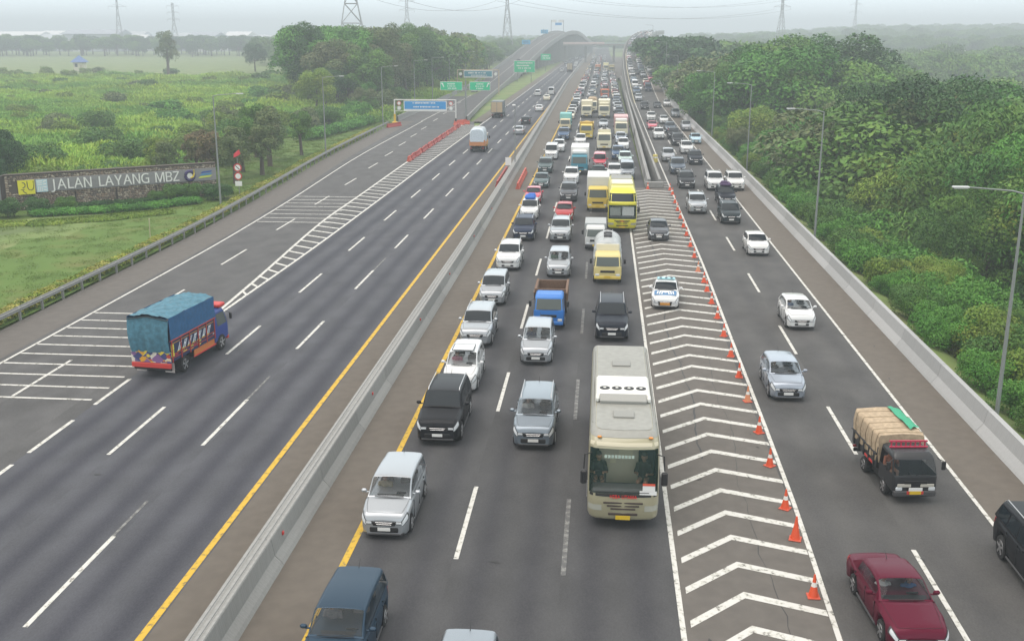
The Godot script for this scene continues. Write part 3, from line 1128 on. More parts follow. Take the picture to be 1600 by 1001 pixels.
func leafy(sd: int, blobs: Array, count: int, ll: float, lw: float, cols: Array, droop := .3, shell := .35) -> ArrayMesh:
	# leaf-sized faces spread through the outer part of overlapping lobes
	var r := RandomNumberGenerator.new()
	r.seed = sd
	var v := PackedVector3Array()
	var n := PackedVector3Array()
	var c := PackedColorArray()
	var ix := PackedInt32Array()
	v.resize(count * 4); n.resize(count * 4); c.resize(count * 4); ix.resize(count * 6)
	var tot := 0.0
	var acc := []
	for b in blobs:
		tot += b[1].x * b[1].z + b[1].x * b[1].y
		acc.append(tot)
	var tint := []
	for b in blobs:
		tint.append([cols[r.randi() % cols.size()], r.randf_range(.8, 1.2)])
	for k in count:
		var q := r.randf() * tot
		var bi := 0
		while acc[bi] < q and bi < acc.size() - 1:
			bi += 1
		var d := Vector3(r.randfn(), r.randfn(), r.randfn()).normalized()
		if d.y < -.25 and r.randf() < .75:
			d.y = -d.y
		var rad := 1.0 - shell * r.randf() * r.randf() + r.randfn() * .05
		var p: Vector3 = blobs[bi][0] + d * blobs[bi][1] * rad
		var nn := (d * .55 + Vector3(r.randfn(), r.randfn(), r.randfn()) * .42 + Vector3(0, .35, 0)).normalized()
		var t := nn.cross(Vector3(r.randfn(), r.randfn(), r.randfn())).normalized()
		t = (t + Vector3(0, -droop, 0)).normalized()
		var s := t.cross(nn).normalized()
		nn = s.cross(t).normalized()
		if nn.y < 0.0:
			nn = -nn
			s = -s
		var sz := r.randf_range(.65, 1.3)
		var a := p
		var tip := p + t * ll * sz
		var m := p + t * ll * sz * .45
		var o := k * 4
		v[o] = a; v[o + 1] = m + s * lw * sz * .5; v[o + 2] = tip; v[o + 3] = m - s * lw * sz * .5
		var tc: Array = tint[bi]
		var f: float = tc[1] * r.randf_range(.82, 1.18)
		var cc := Color(tc[0][0] * f * r.randf_range(.9, 1.15), tc[0][1] * f, tc[0][2] * f)
		for e in 4:
			n[o + e] = nn
			c[o + e] = cc
		var i6 := k * 6
		ix[i6] = o; ix[i6 + 1] = o + 2; ix[i6 + 2] = o + 1; ix[i6 + 3] = o; ix[i6 + 4] = o + 3; ix[i6 + 5] = o + 2
	var A := []
	A.resize(Mesh.ARRAY_MAX)
	A[Mesh.ARRAY_VERTEX] = v; A[Mesh.ARRAY_NORMAL] = n; A[Mesh.ARRAY_COLOR] = c; A[Mesh.ARRAY_INDEX] = ix
	var m := ArrayMesh.new()
	m.add_surface_from_arrays(Mesh.PRIMITIVE_TRIANGLES, A)
	return m

func trunk_mesh(sd: int, h: float, r0: float, blobs: Array) -> ArrayMesh:
	var r := RandomNumberGenerator.new()
	r.seed = sd
	var b := MB.new()
	var bend := Vector3(r.randf_range(-.4, .4), 0, r.randf_range(-.4, .4))
	b.tube([Vector3(0, -.5, 0), Vector3(0, h * .3, 0) + bend * .3, Vector3(0, h * .65, 0) + bend, Vector3(0, h * .92, 0) + bend * 1.2], [r0 * 1.3, r0 * .85, r0 * .55, r0 * .12], 7, false)
	for k in mini(blobs.size(), 7):
		var c: Vector3 = blobs[k][0]
		var s := Vector3(0, h * r.randf_range(.3, .55), 0) + bend * .6
		b.tube([s, s.lerp(c, .5) + Vector3(0, .3, 0), c], [r0 * .4, r0 * .25, r0 * .06], 5, false)
	return b.done()

func lobes(sd: int, n: int, h0: float, h1: float, rad: float, br: float, flat := .8) -> Array:
	var r := RandomNumberGenerator.new()
	r.seed = sd
	var out := []
	for k in n:
		var t := (k + .5) / n
		var a := k * 2.4 + r.randf_range(-.4, .4)
		var y := lerpf(h0, h1, pow(t, .8))
		var prof := sqrt(maxf(0.05, 1.0 - pow((t - .38) / .75, 2.0)))
		var rr := rad * prof * r.randf_range(.45, .85)
		var s := br * r.randf_range(.75, 1.25)
		out.append([Vector3(cos(a) * rr, y, sin(a) * rr), Vector3(s, s * flat, s)])
	out.append([Vector3(0, lerpf(h0, h1, .55), 0), Vector3(rad * .6, (h1 - h0) * .42, rad * .6)])
	return out

var trees := {}

const GREENS := {
	"mid": [[.080, .178, .028], [.105, .208, .033], [.060, .148, .026]],
	"lime": [[.150, .235, .030], [.125, .205, .027], [.180, .250, .036]],
	"dark": [[.036, .098, .025], [.050, .122, .030], [.030, .082, .024]],
	"fresh": [[.070, .210, .028], [.090, .245, .034], [.056, .170, .026]],
	"grey": [[.115, .155, .058], [.095, .138, .050], [.130, .152, .066]],
	"dry": [[.170, .135, .068], [.130, .145, .055], [.120, .102, .056]],
	"yellow": [[.25, .28, .045], [.15, .22, .030], [.30, .30, .07]],
}

func tree_kind(key: String) -> Dictionary:
	# key: shape-colour-detail
	if trees.has(key):
		return trees[key]
	var k := key.split("-")
	var sd := absi(hash(k[0] + k[1])) % 9999
	var lod: String = k[2]
	var cnt: int = {"near": 33000, "mid": 16000, "far": 5500}[lod]
	var ll: float = {"near": .19, "mid": .29, "far": .57}[lod]
	var bl := []
	var h := 10.0
	var droop := .3
	var wf := .5
	match k[0]:
		"round":
			bl = lobes(sd, 22, 3.4, 9.2, 4.6, 1.45, .8)
		"broad":
			bl = lobes(sd, 24, 4.2, 8.6, 5.8, 1.6, .6)
			h = 9.0
		"umbrella":
			bl = lobes(sd, 14, 7.2, 9.6, 5.8, 1.8, .45)
		"feather":
			bl = lobes(sd, 30, 2.4, 9.6, 4.1, 1.15, .8)
			droop = .9
			wf = .26
		"tall":
			bl = lobes(sd, 18, 2.6, 13.0, 3.4, 1.6, .9)
			h = 13.0
		"bush":
			bl = lobes(sd, 9, .5, 2.1, 1.9, .95, .8)
			h = 2.0
			cnt = int(cnt * .35)
			ll *= .75
		"sapling":
			bl = lobes(sd, 12, 2.2, 5.6, 1.7, .75, .8)
			h = 6.0
			cnt = int(cnt * .3)
			ll *= .8
	var crown := leafy(sd, bl, cnt, ll, ll * wf, GREENS[k[1]], droop, .4)
	trees[key] = {crown = crown, trunk = trunk_mesh(sd, h, .26 if h > 5 else .08, bl), h = h}
	return trees[key]

func plant_tree(key: String, x: float, d: float, y: float, s: float, label: String, group: String, called := "tree", category := "tree", sy := 1.0) -> Node3D:
	var t := tree_kind(key)
	var o := thing(called, label, category, Vector3(x, y, -d), rng.randf() * TAU, group)
	o.scale = Vector3(s, s * sy, s)
	part(o, "trunk" if category == "tree" else "stem", t.trunk, textured("bark", .11, .09, .07, .4, .05, .8))
	part(o, "crown" if category == "tree" else "foliage", t.crown, leaf_mat("leaves"))
	return o

func scatter(called: String, label: String, category: String, mesh: Mesh, xf: Array, cols: Array, material: Material) -> MultiMeshInstance3D:
	var mm := MultiMesh.new()
	mm.transform_format = MultiMesh.TRANSFORM_3D
	mm.use_colors = true
	mm.mesh = mesh
	mm.instance_count = xf.size()
	for i in xf.size():
		mm.set_instance_transform(i, xf[i])
		mm.set_instance_color(i, cols[i])
	var o := MultiMeshInstance3D.new()
	o.multimesh = mm
	o.material_override = material
	o.name = numbered(called)
	add_child(o)
	tag(o, label, category, "", "stuff")
	return o

# a clipped hedge: leaf faces over a box that runs along points
func hedge(called: String, label: String, pts: Array, w: float, h: float, per_m: int, pal: String, ll: float, group := "", category := "hedge") -> Node3D:
	var bl := []
	var r := RandomNumberGenerator.new()
	r.seed = 77 + pts.size() * 13 + int(absf(pts[0].x) * 7)
	var tot := 0.0
	for i in pts.size() - 1:
		var a: Vector3 = pts[i]
		var b: Vector3 = pts[i + 1]
		var l := a.distance_to(b)
		tot += l
		var k := int(l / (w * .45)) + 1
		for j in k:
			var p := a.lerp(b, (j + r.randf_range(-.3, .3)) / k)
			bl.append([p + Vector3(r.randf_range(-.1, .1), h * r.randf_range(.42, .55), r.randf_range(-.1, .1)), Vector3(w * r.randf_range(.45, .6), h * r.randf_range(.42, .58), w * r.randf_range(.45, .6))])
	var m := leafy(r.randi(), bl, int(tot * per_m), ll, ll * .6, GREENS[pal], .1, .6)
	var o := part(self, called, m, leaf_mat("leaves"))
	tag(o, label, category, group)
	return o

# ---------------------------------------------------------------- the place
var SLIP := []      # slip road on the west side that climbs to the flyover: [d, left x, right x, y]
var RISE := []      # road on the east side that climbs to the other flyover
const UP := Vector3.UP

func ground_y(x: float, d: float) -> float:
	var y := -.06
	if x > 17.0:
		y = lerpf(-.6, -11.5, smoothstep(17.0, 37.0, x))
		y += 1.2 * sin(x * .05 + d * .03) * smoothstep(27, 50, x)
		y = lerpf(y, 0.0, smoothstep(500, 900, d))
		y += 15.0 * smoothstep(750, 1700, d) * smoothstep(.08, .27, x / maxf(d, 1.0))
	elif x < -36.5:
		y = -.05 + .25 * sin(x * .11) * cos(d * .07) * smoothstep(-38, -60, x)
	return y

func setup_view() -> void:
	var cam := Camera3D.new()
	cam.name = "camera"
	cam.position = Vector3(0, 16.5, 0)
	var f := 1650.0
	var th := atan((500.5 - 52.0) / f)
	var yaw := atan(145.0 * cos(th) / f)
	cam.rotation = Vector3(-th, yaw, 0)
	cam.fov = rad_to_deg(2.0 * atan(500.5 / f))
	cam.near = .3
	cam.far = 8000
	add_child(cam)
	cam.current = true
	var sky := ProceduralSkyMaterial.new()
	sky.sky_top_color = lin(.90, .97, 1.0)
	sky.sky_energy_multiplier = 1.0
	sky.sky_horizon_color = lin(.73, .83, .88)
	sky.sky_curve = .18
	sky.ground_horizon_color = lin(.6, .66, .68)
	sky.ground_bottom_color = lin(.2, .22, .2)
	sky.sun_angle_max = 0.0
	var e := Environment.new()
	e.background_mode = Environment.BG_SKY
	e.sky = Sky.new()
	e.sky.sky_material = sky
	e.tonemap_mode = Environment.TONE_MAPPER_LINEAR
	e.tonemap_exposure = 1.88
	e.fog_enabled = true
	e.fog_density = .0009
	e.fog_light_color = lin(.86, .95, 1.0)
	e.sdfgi_enabled = true
	e.ssao_enabled = true
	e.ssil_enabled = true
	var w := WorldEnvironment.new()
	w.name = "world_environment"
	w.environment = e
	add_child(w)
	var sun := DirectionalLight3D.new()
	sun.name = "sun"
	sun.light_energy = .5
	sun.light_angular_distance = 60
	sun.light_color = Color(1, .975, .95)
	sun.shadow_enabled = true
	sun.rotation = Vector3(deg_to_rad(-72), deg_to_rad(-75), 0)
	add_child(sun)

func asphalt(key: String, r: float, g: float, b: float, tracks: float, sd: int) -> StandardMaterial3D:
	# one lane wide (3.5 m) and 48 m long: grain, patches and the oily wheel tracks of the traffic
	if MT.has(key):
		return MT[key]
	var W := 128
	var H := 1024
	var im := Image.create(W, H, false, Image.FORMAT_RGB8)
	var f := FastNoiseLite.new()
	f.seed = sd
	f.frequency = .012
	f.fractal_octaves = 4
	var h := FastNoiseLite.new()
	h.seed = sd + 5
	h.frequency = .3
	var rr := RandomNumberGenerator.new()
	rr.seed = sd
	for y in H:
		var wrap := float(y) / H
		for x in W:
			var u := (x + .5) / W
			var a := f.get_noise_2d(x * .9, y) * (1.0 - wrap) + f.get_noise_2d(x * .9, y - H) * wrap
			var t := exp(-pow((u - .27) / .13, 2.0)) + exp(-pow((u - .73) / .13, 2.0))
			var k := 1.0 + a * .42 + h.get_noise_2d(x, y) * .10 + rr.randf_range(-.12, .12) - tracks * t * (1.0 + a * .6)
			im.set_pixel(x, y, lin(maxf(r * k, 0), maxf(g * k, 0), maxf(b * (k + .16 * tracks * t), 0)))
	var m := mat(key, 1, 1, 1, .86)
	m.albedo_texture = ImageTexture.create_from_image(im)
	m.texture_repeat = true
	return m

func lane_strip(called: String, rows: Array, x0: float, m: Material) -> MeshInstance3D:
	var b := strip(rows)
	for i in rows.size():
		for j in 2:
			b.uv[i * 2 + j] = Vector2((float(rows[i][1 + j]) - x0) / 3.52, float(rows[i][0]) / 48.0)
	return struct(called, b, m)

func straight(d0: float, d1: float, xl: float, xr: float, y := 0.0, step := 24.0) -> Array:
	var out := []
	var k := maxi(1, int(ceil((d1 - d0) / step)))
	for i in k + 1:
		out.append([lerpf(d0, d1, float(i) / k), xl, xr, y])
	return out

func mark(parent: Node, called: String, pts: Array, m: Material) -> MeshInstance3D:
	# flat painted polygon, pts = [x, d, y]
	var b := MB.new()
	var q := []
	for p in pts:
		q.append(Vector3(p[0], p[2] if p.size() > 2 else .006, -p[1]))
	b.poly(q, q[0] - Vector3(0, 100, 0))
	return part(parent, called, b, m)

func line(parent: Node, called: String, rows: Array, off: float, w: float, m: Material, side := 1, lift := .006) -> void:
	# painted line along an edge column of rows [d, xl, xr, y]
	var r2 := []
	for r in rows:
		r2.append([r[0], r[side] + off - w * .5, r[side] + off + w * .5, r[3] + lift])
	part(parent, called, strip(r2), m)

func worn_paint(key: String, c: Color, under: Color, sd: int, share := .20) -> StandardMaterial3D:
	# paint with chips and scuffs that show the asphalt
	var m := mat(key, 1, 1, 1, .75)
	var f := FastNoiseLite.new()
	f.seed = sd
	f.frequency = .02
	f.fractal_octaves = 5
	f.fractal_gain = .62
	var g := Gradient.new()
	g.set_color(0, under)
	g.set_color(1, c)
	g.add_point(share, under.lerp(c, .25))
	g.add_point(share + .08, c * Color(.9, .9, .88))
	g.add_point(share + .3, c)
	var t := NoiseTexture2D.new()
	t.width = 512
	t.height = 512
	t.seamless = true
	t.noise = f
	t.color_ramp = g
	m.albedo_texture = t
	m.uv1_triplanar = true
	m.uv1_world_triplanar = true
	m.uv1_scale = Vector3.ONE * .3
	return m

func roads() -> void:
	var main := asphalt("asphalt_main", .064, .066, .076, .50, 3)
	var jam := asphalt("asphalt_jam", .055, .055, .057, .34, 9)
	var east := asphalt("asphalt_east", .067, .065, .063, .12, 15)
	var slip := asphalt("asphalt_slip", .074, .073, .073, .06, 21)
	var brown := textured("shoulder_brown", .112, .097, .080, .11, .02, .12, .9, 0, 31)
	var gore := textured("gore_asphalt", .108, .098, .087, .12, .02, .12, .9, 0, 41)
	var white := worn_paint("road_paint_white", lin(.55, .545, .51), lin(.12, .115, .105), 51)
	var yellow := worn_paint("road_paint_yellow", lin(.54, .345, .03), lin(.13, .11, .08), 52)
	var faded := worn_paint("road_paint_faded", lin(.22, .22, .215), lin(.08, .08, .08), 53, .5)
	# --- slip road, then ramp and flyover
	SLIP = rows_at([[5, -34.3, -23.1, 0], [60, -34.3, -23.1, 0], [85, -34.5, -23.1, 0], [105, -35.4, -23.1, 0], [144, -37.8, -23.1, 0], [190, -39.3, -23.1, 0], [206, -39.6, -24.9, 0]], 6)
	var ramp := rows_at([[206, -39.6, -26.6, 0], [264, -40.3, -29.4, 0], [342, -42.1, -32.2, .1], [425, -43.2, -33.2, 2.2], [505, -43.0, -32.6, 5.6], [570, -41.2, -30.6, 9.8], [640, -38.0, -27.4, 13.8], [700, -34.5, -24.0, 16.6], [750, -31.5, -21.0, 17.3], [800, -28.5, -18.2, 16.4], [900, -23.0, -13.0, 11.0], [1000, -18, -8, 6.0]], 8)
	var so := lane_strip("slip_road", SLIP, -27.5, slip)
	var fr := lane_strip("flyover_ramp_road", ramp, -36.0, slip)
	# --- straight carriageways
	var mn := lane_strip("carriageway_west", straight(5, 1500, -23.1, -12.55), -23.1, main)
	struct("median_west_shoulder", strip(straight(5, 1500, -12.55, -10.2)), brown)
	struct("median_east_shoulder", strip(straight(5, 1500, -10.2, -8.05)), brown)
	var jm := lane_strip("carriageway_east", straight(5, 1500, -8.05, 2.62), -8.05, jam)
	var gr := struct("chevron_gore_pavement", strip(straight(5, 117.5, 2.62, 7.1)), gore)
	lane_strip("fourth_lane_pavement", straight(117.5, 1500, 2.62, 4.85), -.9, jam)
	RISE = rows_at([[5, 7.1, 13.85, 0], [117.5, 7.1, 13.95, 0], [118, 7.1, 13.95, 0], [263, 7.2, 13.8, .1], [290, 7.1, 13.7, 1.3], [313, 7.0, 13.6, 2.8], [362, 7.2, 13.8, 4.7], [400, 7.6, 14.3, 6.2], [446, 8.3, 15.0, 8.2], [507, 10.3, 17.0, 10.8], [547, 12.4, 19.0, 12.6], [605, 16.2, 22.6, 14.8], [700, 24.0, 30.0, 17.0], [800, 34.0, 40, 17.6]], 6)
	var ea := lane_strip("climbing_road_east", RISE, 7.05, east)
	var sh := []
	var inner := []
	for r in RISE:
		sh.append([r[0], r[2], r[2] + 2.35, r[3]])
		if r[0] >= 117:
			inner.append([r[0], r[1] - .40, r[1], r[3]])
	struct("east_shoulder", strip(sh), brown)
	struct("east_inner_shoulder", strip(inner), gore)
	var vg := []
	for r in RISE:
		if r[0] > 414:
			vg.append([r[0], 4.85, r[1] - .45, -.004])
	struct("divider_verge", strip(vg), gore)
	# west shoulder of the main carriageway beyond the split
	struct("west_verge_shoulder", strip(straight(206, 700, -25.2, -23.1, -.002)), brown)
	# worn brown strip between the slip road's edge line and the guard rail
	var ws := []
	for r in SLIP:
		ws.append([r[0], r[1], r[1] + 3.0, .004])
	struct("west_shoulder", strip(ws), textured("west_shoulder_asphalt", .108, .098, .088, .13, .02, .12, .9, 0, 33))
	# --- painted lines
	line(mn, "yellow_edge_line", straight(5, 900, -12.72, 0), 0, .22, yellow)
	line(jm, "yellow_edge_line", straight(5, 900, -8.02, 0), 0, .22, yellow)
	line(jm, "white_edge_line", straight(5, 117, 2.62, 0), 0, .16, white)
	line(mn, "white_edge_line", straight(206, 900, -22.7, 0), 0, .18, white)
	var gl := rows_at([[5, 6.55, 0, 0], [27, 6.98, 0, 0], [36, 7.24, 0, 0], [58, 7.46, 0, 0], [77, 7.62, 0, 0], [112, 7.62, 0, 0], [150, 7.6, 0, 0], [263, 7.75, 0, .1]], 8)
	line(ea, "white_edge_line", gl, 0, .16, white, 1, .012)
	var el := []
	for r in RISE:
		el.append([r[0], r[2], 0, r[3]])
	line(ea, "white_edge_line", el, 0, .15, white, 1, .010)
	var yl := []
	for r in RISE:
		if r[0] > 262:
			yl.append([r[0], r[1] + .5, 0, r[3]])
	line(ea, "yellow_edge_line", yl, 0, .2, textured("road_paint_pale", .5, .46, .3, .18, .03, .6, .7, 0, 54))
	var sl := []
	for r in SLIP:
		sl.append([r[0], r[1] + 3.42 + clampf((r[0] - 90) * .012, 0, 1.2), 0, 0])
	line(so, "white_edge_line", sl, 0, .16, white, 1, .010)
	var rl := []
	for r in ramp:
		rl.append([r[0], r[1] + 4.4, 0, r[3]])
	line(fr, "white_edge_line", rl, 0, .16, white)
	# dashes
	var dm := MB.new()
	dm.box(V0, Vector3(.16, .008, 5.7), 0)
	var dash := dm.done()
	for k in 62:
		var d := 25.3 + k * 13.95
		for q in [[-16.27, 3.3, mn, white], [-19.72, 2.0, mn, white], [-4.45, 8.4, jm, white], [-.93, 7.6, jm, faded], [10.57, 4.6, ea, white]]:
			var dd: float = d + q[1]
			if q[2] == ea and dd > 420 or dd > 700:
				continue
			var x: float = q[0]
			var y := .006
			if q[2] == ea and dd > 90:
				var r := at_d(RISE, dd)
				x = (r[1] + r[2]) * .5
				y = r[3] + .012
			part(q[2], "lane_dash", dash, q[3], Vector3(x, y, -dd))
	for d in [40.0, 45.8, 35.0]:
		part(mn, "lane_dash", dash, white, Vector3(-23.1 + .05, .007, -d - .2)).scale = Vector3(1.1, 1, .66)
	for q in [[-27.47, 47.8], [-27.6, 63.6], [-27.9, 77.2], [-28.1, 91.5], [-28.5, 105.6], [-28.85, 119.8], [-29.5, 135.1], [-30.2, 149], [-30.9, 163], [-31.6, 177], [-32.2, 191], [-33.0, 210], [-33.8, 228], [-34.6, 246], [-35.4, 264]]:
		part(so, "lane_dash", dash, white, Vector3(q[0], .007, -q[1]))
	# worn paint ghosts beside the dashes
	for q in [[-16.3, 32.0], [-16.28, 46.6], [-16.25, 75.5]]:
		var gh := part(mn, "worn_dash", dash, faded, Vector3(q[0], .005, -q[1]))
		gh.scale = Vector3(.7, 1, .8)
	# rumble bars across the slip road
	for k in 10:
		var d := 60.1 - k * 1.70
		var xr: float = [-23.4, -23.4, -23.4, -23.4, -23.4, -23.5, -23.6, -23.45, -23.45, -23.5][k]
		mark(so, "rumble_bar", [[-30.75, d - .07, .009], [xr, d - .14, .009], [xr, d + .04, .009], [-30.75, d + .11, .009]], white)
	for k in 8:
		var d := 92.6 + k * 2.2
		mark(so, "rumble_bar", [[-31.1 - k * .1, d - .1, .009], [-24.5 - k * .13, d - .1, .009], [-24.5 - k * .13, d + .1, .009], [-31.1 - k * .1, d + .1, .009]], white)
	# the hatched nose between slip road and carriageway
	var up := rows_at([[60, -23.25, 0, 0], [70, -23.8, 0, 0], [93, -25.2, 0, 0], [108, -25.4, 0, 0], [141, -25.85, 0, 0], [206, -26.2, 0, 0]], 6)
	var lo := rows_at([[60, -23.05, 0, 0], [81, -22.75, 0, 0], [110, -22.75, 0, 0], [135, -22.85, 0, 0], [206, -22.75, 0, 0]], 6)
	line(mn, "gore_line", up, 0, .22, white, 1, .012)
	line(mn, "gore_line", lo, 0, .20, white, 1, .012)
	var d2 := 66.0
	while d2 < 200:
		var a: float = at_d(up, d2)[1]
		var b: float = at_d(lo, d2)[1]
		var s := (b - a)
		mark(mn, "hatch_bar", [[a + .1, d2, .010], [b - .1, d2 - .5 - s * .30, .010], [b - .1, d2 - .15 - s * .30, .010], [a + .1, d2 + .35, .010]], white)
		d2 += 2.25
	# chevrons
	for k in 48:
		var d := 25.3 + k * 1.92
		if d > 116:
			break
		var ax := lerpf(4.62, 4.93, clampf((d - 29) / 32, 0, 1))
		var rx: float = at_d(gl, d)[1] - .12
		var w := .38
		mark(gr, "chevron_bar", [[2.86, d - 1.8], [ax, d], [ax, d + w], [2.86, d - 1.8 + w]], white)
		mark(gr, "chevron_bar", [[ax, d], [rx, d - (rx - ax) * .37], [rx, d - (rx - ax) * .37 + w * .9], [ax, d + w]], white)
	var tar := mat("tar", .022, .021, .021, .6)
	var rr := RandomNumberGenerator.new()
	rr.seed = 61
	for q in [[gr, 4.25, 40.0, 116.0, .04], [gr, 5.6, 26.0, 60.0, .012]]:
		var rows := []
		var x: float = q[1]
		var d: float = q[2]
		while d < q[3]:
			x += rr.randf_range(-.09, .09) + (q[1] - x) * .08
			var w: float = q[4] * rr.randf_range(.4, 1.2)
			rows.append([d, x - w, x + w, .0035])
			d += .55
		part(q[0], "tar_seam", strip(rows), tar)
	for k in 46:
		var d := rr.randf_range(26, 95)
		var x: float = [rr.randf_range(3, 6.8), rr.randf_range(8, 15.8), rr.randf_range(-7, 2), rr.randf_range(-30, -13)][k % 4]
		var a := rr.randf() * TAU
		var l := rr.randf_range(.05, .22)
		var pts := []
		for j in 6:
			var t := TAU * j / 6
			pts.append([x + cos(a) * cos(t) * l - sin(a) * sin(t) * l * .3 * rr.randf_range(.5, 1.3), d + sin(a) * cos(t) * l + cos(a) * sin(t) * l * .3, .0165])
		mark(gr, "tyre_scrap", pts, tar)
	for k in 3:
		var d := 118.5 + k * 2.0
		mark(ea, "chevron_bar", [[6.75, d, .012], [7.5, d - .4, .012], [7.5, d - .1, .012], [6.75, d + .3, .012]], white)

func jersey(called: String, label: String, rows: Array, prof: Array, pc: Vector2, seg: float, seg_to: float, mats: Array) -> Node3D:
	# precast concrete pieces up to seg_to, one run beyond
	var o := thing(called, label, "barrier")
	var d: float = rows[0][0]
	var k := 0
	while d < seg_to:
		var e := minf(d + seg - .025, seg_to - .02)
		var r2 := []
		for i in 3:
			var a := at_d(rows, lerpf(d, e, i / 2.0))
			r2.append(a)
		part(o, "concrete_segment", sweep(r2, prof, pc), mats[k % mats.size()])
		d += seg
		k += 1
	var rest := []
	rest.append(at_d(rows, seg_to))
	for r in rows:
		if r[0] > seg_to + 1:
			rest.append(r)
	if rest.size() > 1:
		part(o, "concrete_run", sweep(rest, prof, pc, false), mats[0])
	return o

func barriers() -> void:
	var cm := []
	for k in 4:
		var f: float = [1.0, .93, 1.06, .97][k]
		cm.append(textured("concrete_%d" % k, .24 * f, .24 * f, .23 * f, .16, .02, .35, .85, 0, 60 + k))
	for c in cm:
		c.uv1_scale = Vector3(1.1, .12, 1.1)
	# median barrier: two slabs back to back with a capping
	var mr := []
	for i in 120:
		var d := 6.0 + i * 8.0
		mr.append([d, -10.55 - clampf((d - 80) * .008, 0, 2.3), 0.0])
	var jo := jersey("median_barrier", "long grey concrete median barrier between the empty and the jammed carriageway", mr, [[-.62, 0], [-.55, .12], [-.36, .32], [-.27, .88], [.27, .88], [.36, .32], [.56, .12], [.64, 0]], Vector2(0, .4), 6.0, 150, cm)
	for d in []:
		for x in [-.22, 0.0, .22]:
			pass
	var cap := []
	for x in [-.2, .02, .2]:
		var rr := []
		for r in mr:
			rr.append([r[0], r[1] + x, .88])
		part(jo, "capping_bead", sweep(rr, [[-.06, .0], [-.045, .03], [.045, .03], [.06, .0]], Vector2(0, .01), false), textured("concrete_light", .265, .265, .255, .14, .02, .35, .85, 0, 66))
	for d in [31.0, 45.0, 58.0, 70.0, 84.0, 98.0]:
		bx(jo, "reflector", Vector3(-10.21, .62, -d), Vector3(.06, .13, .13), mat("reflector_red", .5, .03, .03, .4), .02)
	# east parapet
	var pr := []
	for r in RISE:
		pr.append([r[0], r[2] + 2.35, r[3]])
	jersey("east_parapet", "tall pale concrete parapet along the forest edge with joints and cracks", pr, [[0, 0], [.06, .1], [.30, .40], [.42, 1.0], [.66, 1.0], [.74, 0]], Vector2(.45, .4), 6.5, 215, [textured("parapet_0", .325, .33, .33, .10, .02, .3, .85, 0, 70), textured("parapet_1", .30, .305, .305, .12, .02, .3, .85, 0, 71), textured("parapet_2", .345, .35, .35, .10, .02, .3, .85, 0, 72)])
	for k in 3:
		MT["parapet_%d" % k].uv1_scale = Vector3(.9, .1, .9)
	# the two walls of the slot between carriageway and climbing road
	var w1 := []
	var w2 := []
	for r in RISE:
		if r[0] >= 117.9:
			w1.append([r[0], 5.1 + clampf((r[0] - 120) * .0048, 0, 1.3), 0.0])
			w2.append([r[0], r[1] - .40, r[3]])
	var wa := []
	for r in w1:
		if r[0] < 420:
			wa.append(r)
	jersey("slot_wall_west", "concrete wall on the jammed side of the dark slot between the two roads", wa, [[-.2, 0], [-.1, .2], [-.02, .92], [.34, .92], [.38, 0], [.38, -3.4]], Vector2(.15, .4), 6.0, 160, cm)
	jersey("slot_wall_east", "concrete wall carrying the inner edge of the climbing road beside the dark slot", w2, [[-.42, -3.4], [-.38, .92], [-.12, .92], [0, .2], [.1, 0]], Vector2(-.2, .4), 6.0, 160, cm)
	var g := MB.new()
	g.box(Vector3(5.85, .34, -117.6), Vector3(2.0, .68, .5), .06)
	var nb := part(self, "wall_nose", g, cm[2])
	tag(nb, "concrete nose block closing the end of the slot between the roads", "barrier")
	struct("slot_floor", strip(straight(118, 330, 5.25, 6.1, -3.5)), textured("slot_dirt", .13, .115, .09, .3, .02, .5))
	# walls under the rising roads
	for q in [[RISE, -.85, "retaining_wall", "grey retaining wall under the inner edge of the climbing road"], [RISE, 3.2, "retaining_wall", "grey retaining wall under the parapet of the climbing road"]]:
		var b := MB.new()
		var P := []
		for r in q[0]:
			if r[0] > 262 and r[0] < 520:
				var x: float = r[1] + q[1] if q[1] < 0 else r[2] + q[1] - .15
				P.append(PackedVector3Array([Vector3(x, -5.0, -r[0]), Vector3(x, r[3] + .1, -r[0])]))
		b.grid(P, Vector3(11, 0, -380))
		tag(part(self, q[2], b, cm[3]), q[3], "wall")
	# west flyover: deck sides, parapets, piers
	var ramp := rows_at([[206, -39.6, -26.6, 0], [264, -40.3, -29.4, 0], [342, -42.1, -32.2, .1], [425, -43.2, -33.2, 2.2], [505, -43.0, -32.6, 5.6], [570, -41.2, -30.6, 9.8], [640, -38.0, -27.4, 13.8], [700, -34.5, -24.0, 16.6], [750, -31.5, -21.0, 17.3], [800, -28.5, -18.2, 16.4], [900, -23.0, -13.0, 11.0], [1000, -18, -8, 6.0]], 8)
	var fo := thing("flyover", "curved concrete flyover climbing beyond the green signs, on wall piers", "flyover")
	for side in [1, 2]:
		var rr := []
		for r in ramp:
			rr.append([r[0], r[side], r[3]])
		var sg := -1.0 if side == 1 else 1.0
		part(fo, "parapet", sweep(rr, [[0, 0], [.12 * sg, .3], [.2 * sg, 1.0], [.45 * sg, 1.0], [.5 * sg, 0], [.5 * sg, -.02]], Vector2(.3 * sg, .4), false), cm[side])
		var dk := []
		for r in rr:
			if r[0] > 330:
				dk.append(r)
		part(fo, "deck_edge", sweep(dk, [[.5 * sg, -.02], [.52 * sg, -1.5], [-.6 * sg, -1.9]], Vector2(-1.0 * sg, -.6), false), cm[3])
	var dd := 420.0
	while dd < 960:
		var r := at_d(ramp, dd)
		var h: float = r[3] - 1.2
		if h > .6:
			bx(fo, "pier", Vector3((r[1] + r[2]) * .5 + 2.0, h * .5 - .3, -dd), Vector3(6.4, h + .6, 1.4), cm[0], .1)
		dd += 22.0
	# low wall under the ramp where it leaves the ground
	var lw := MB.new()
	var LP := []
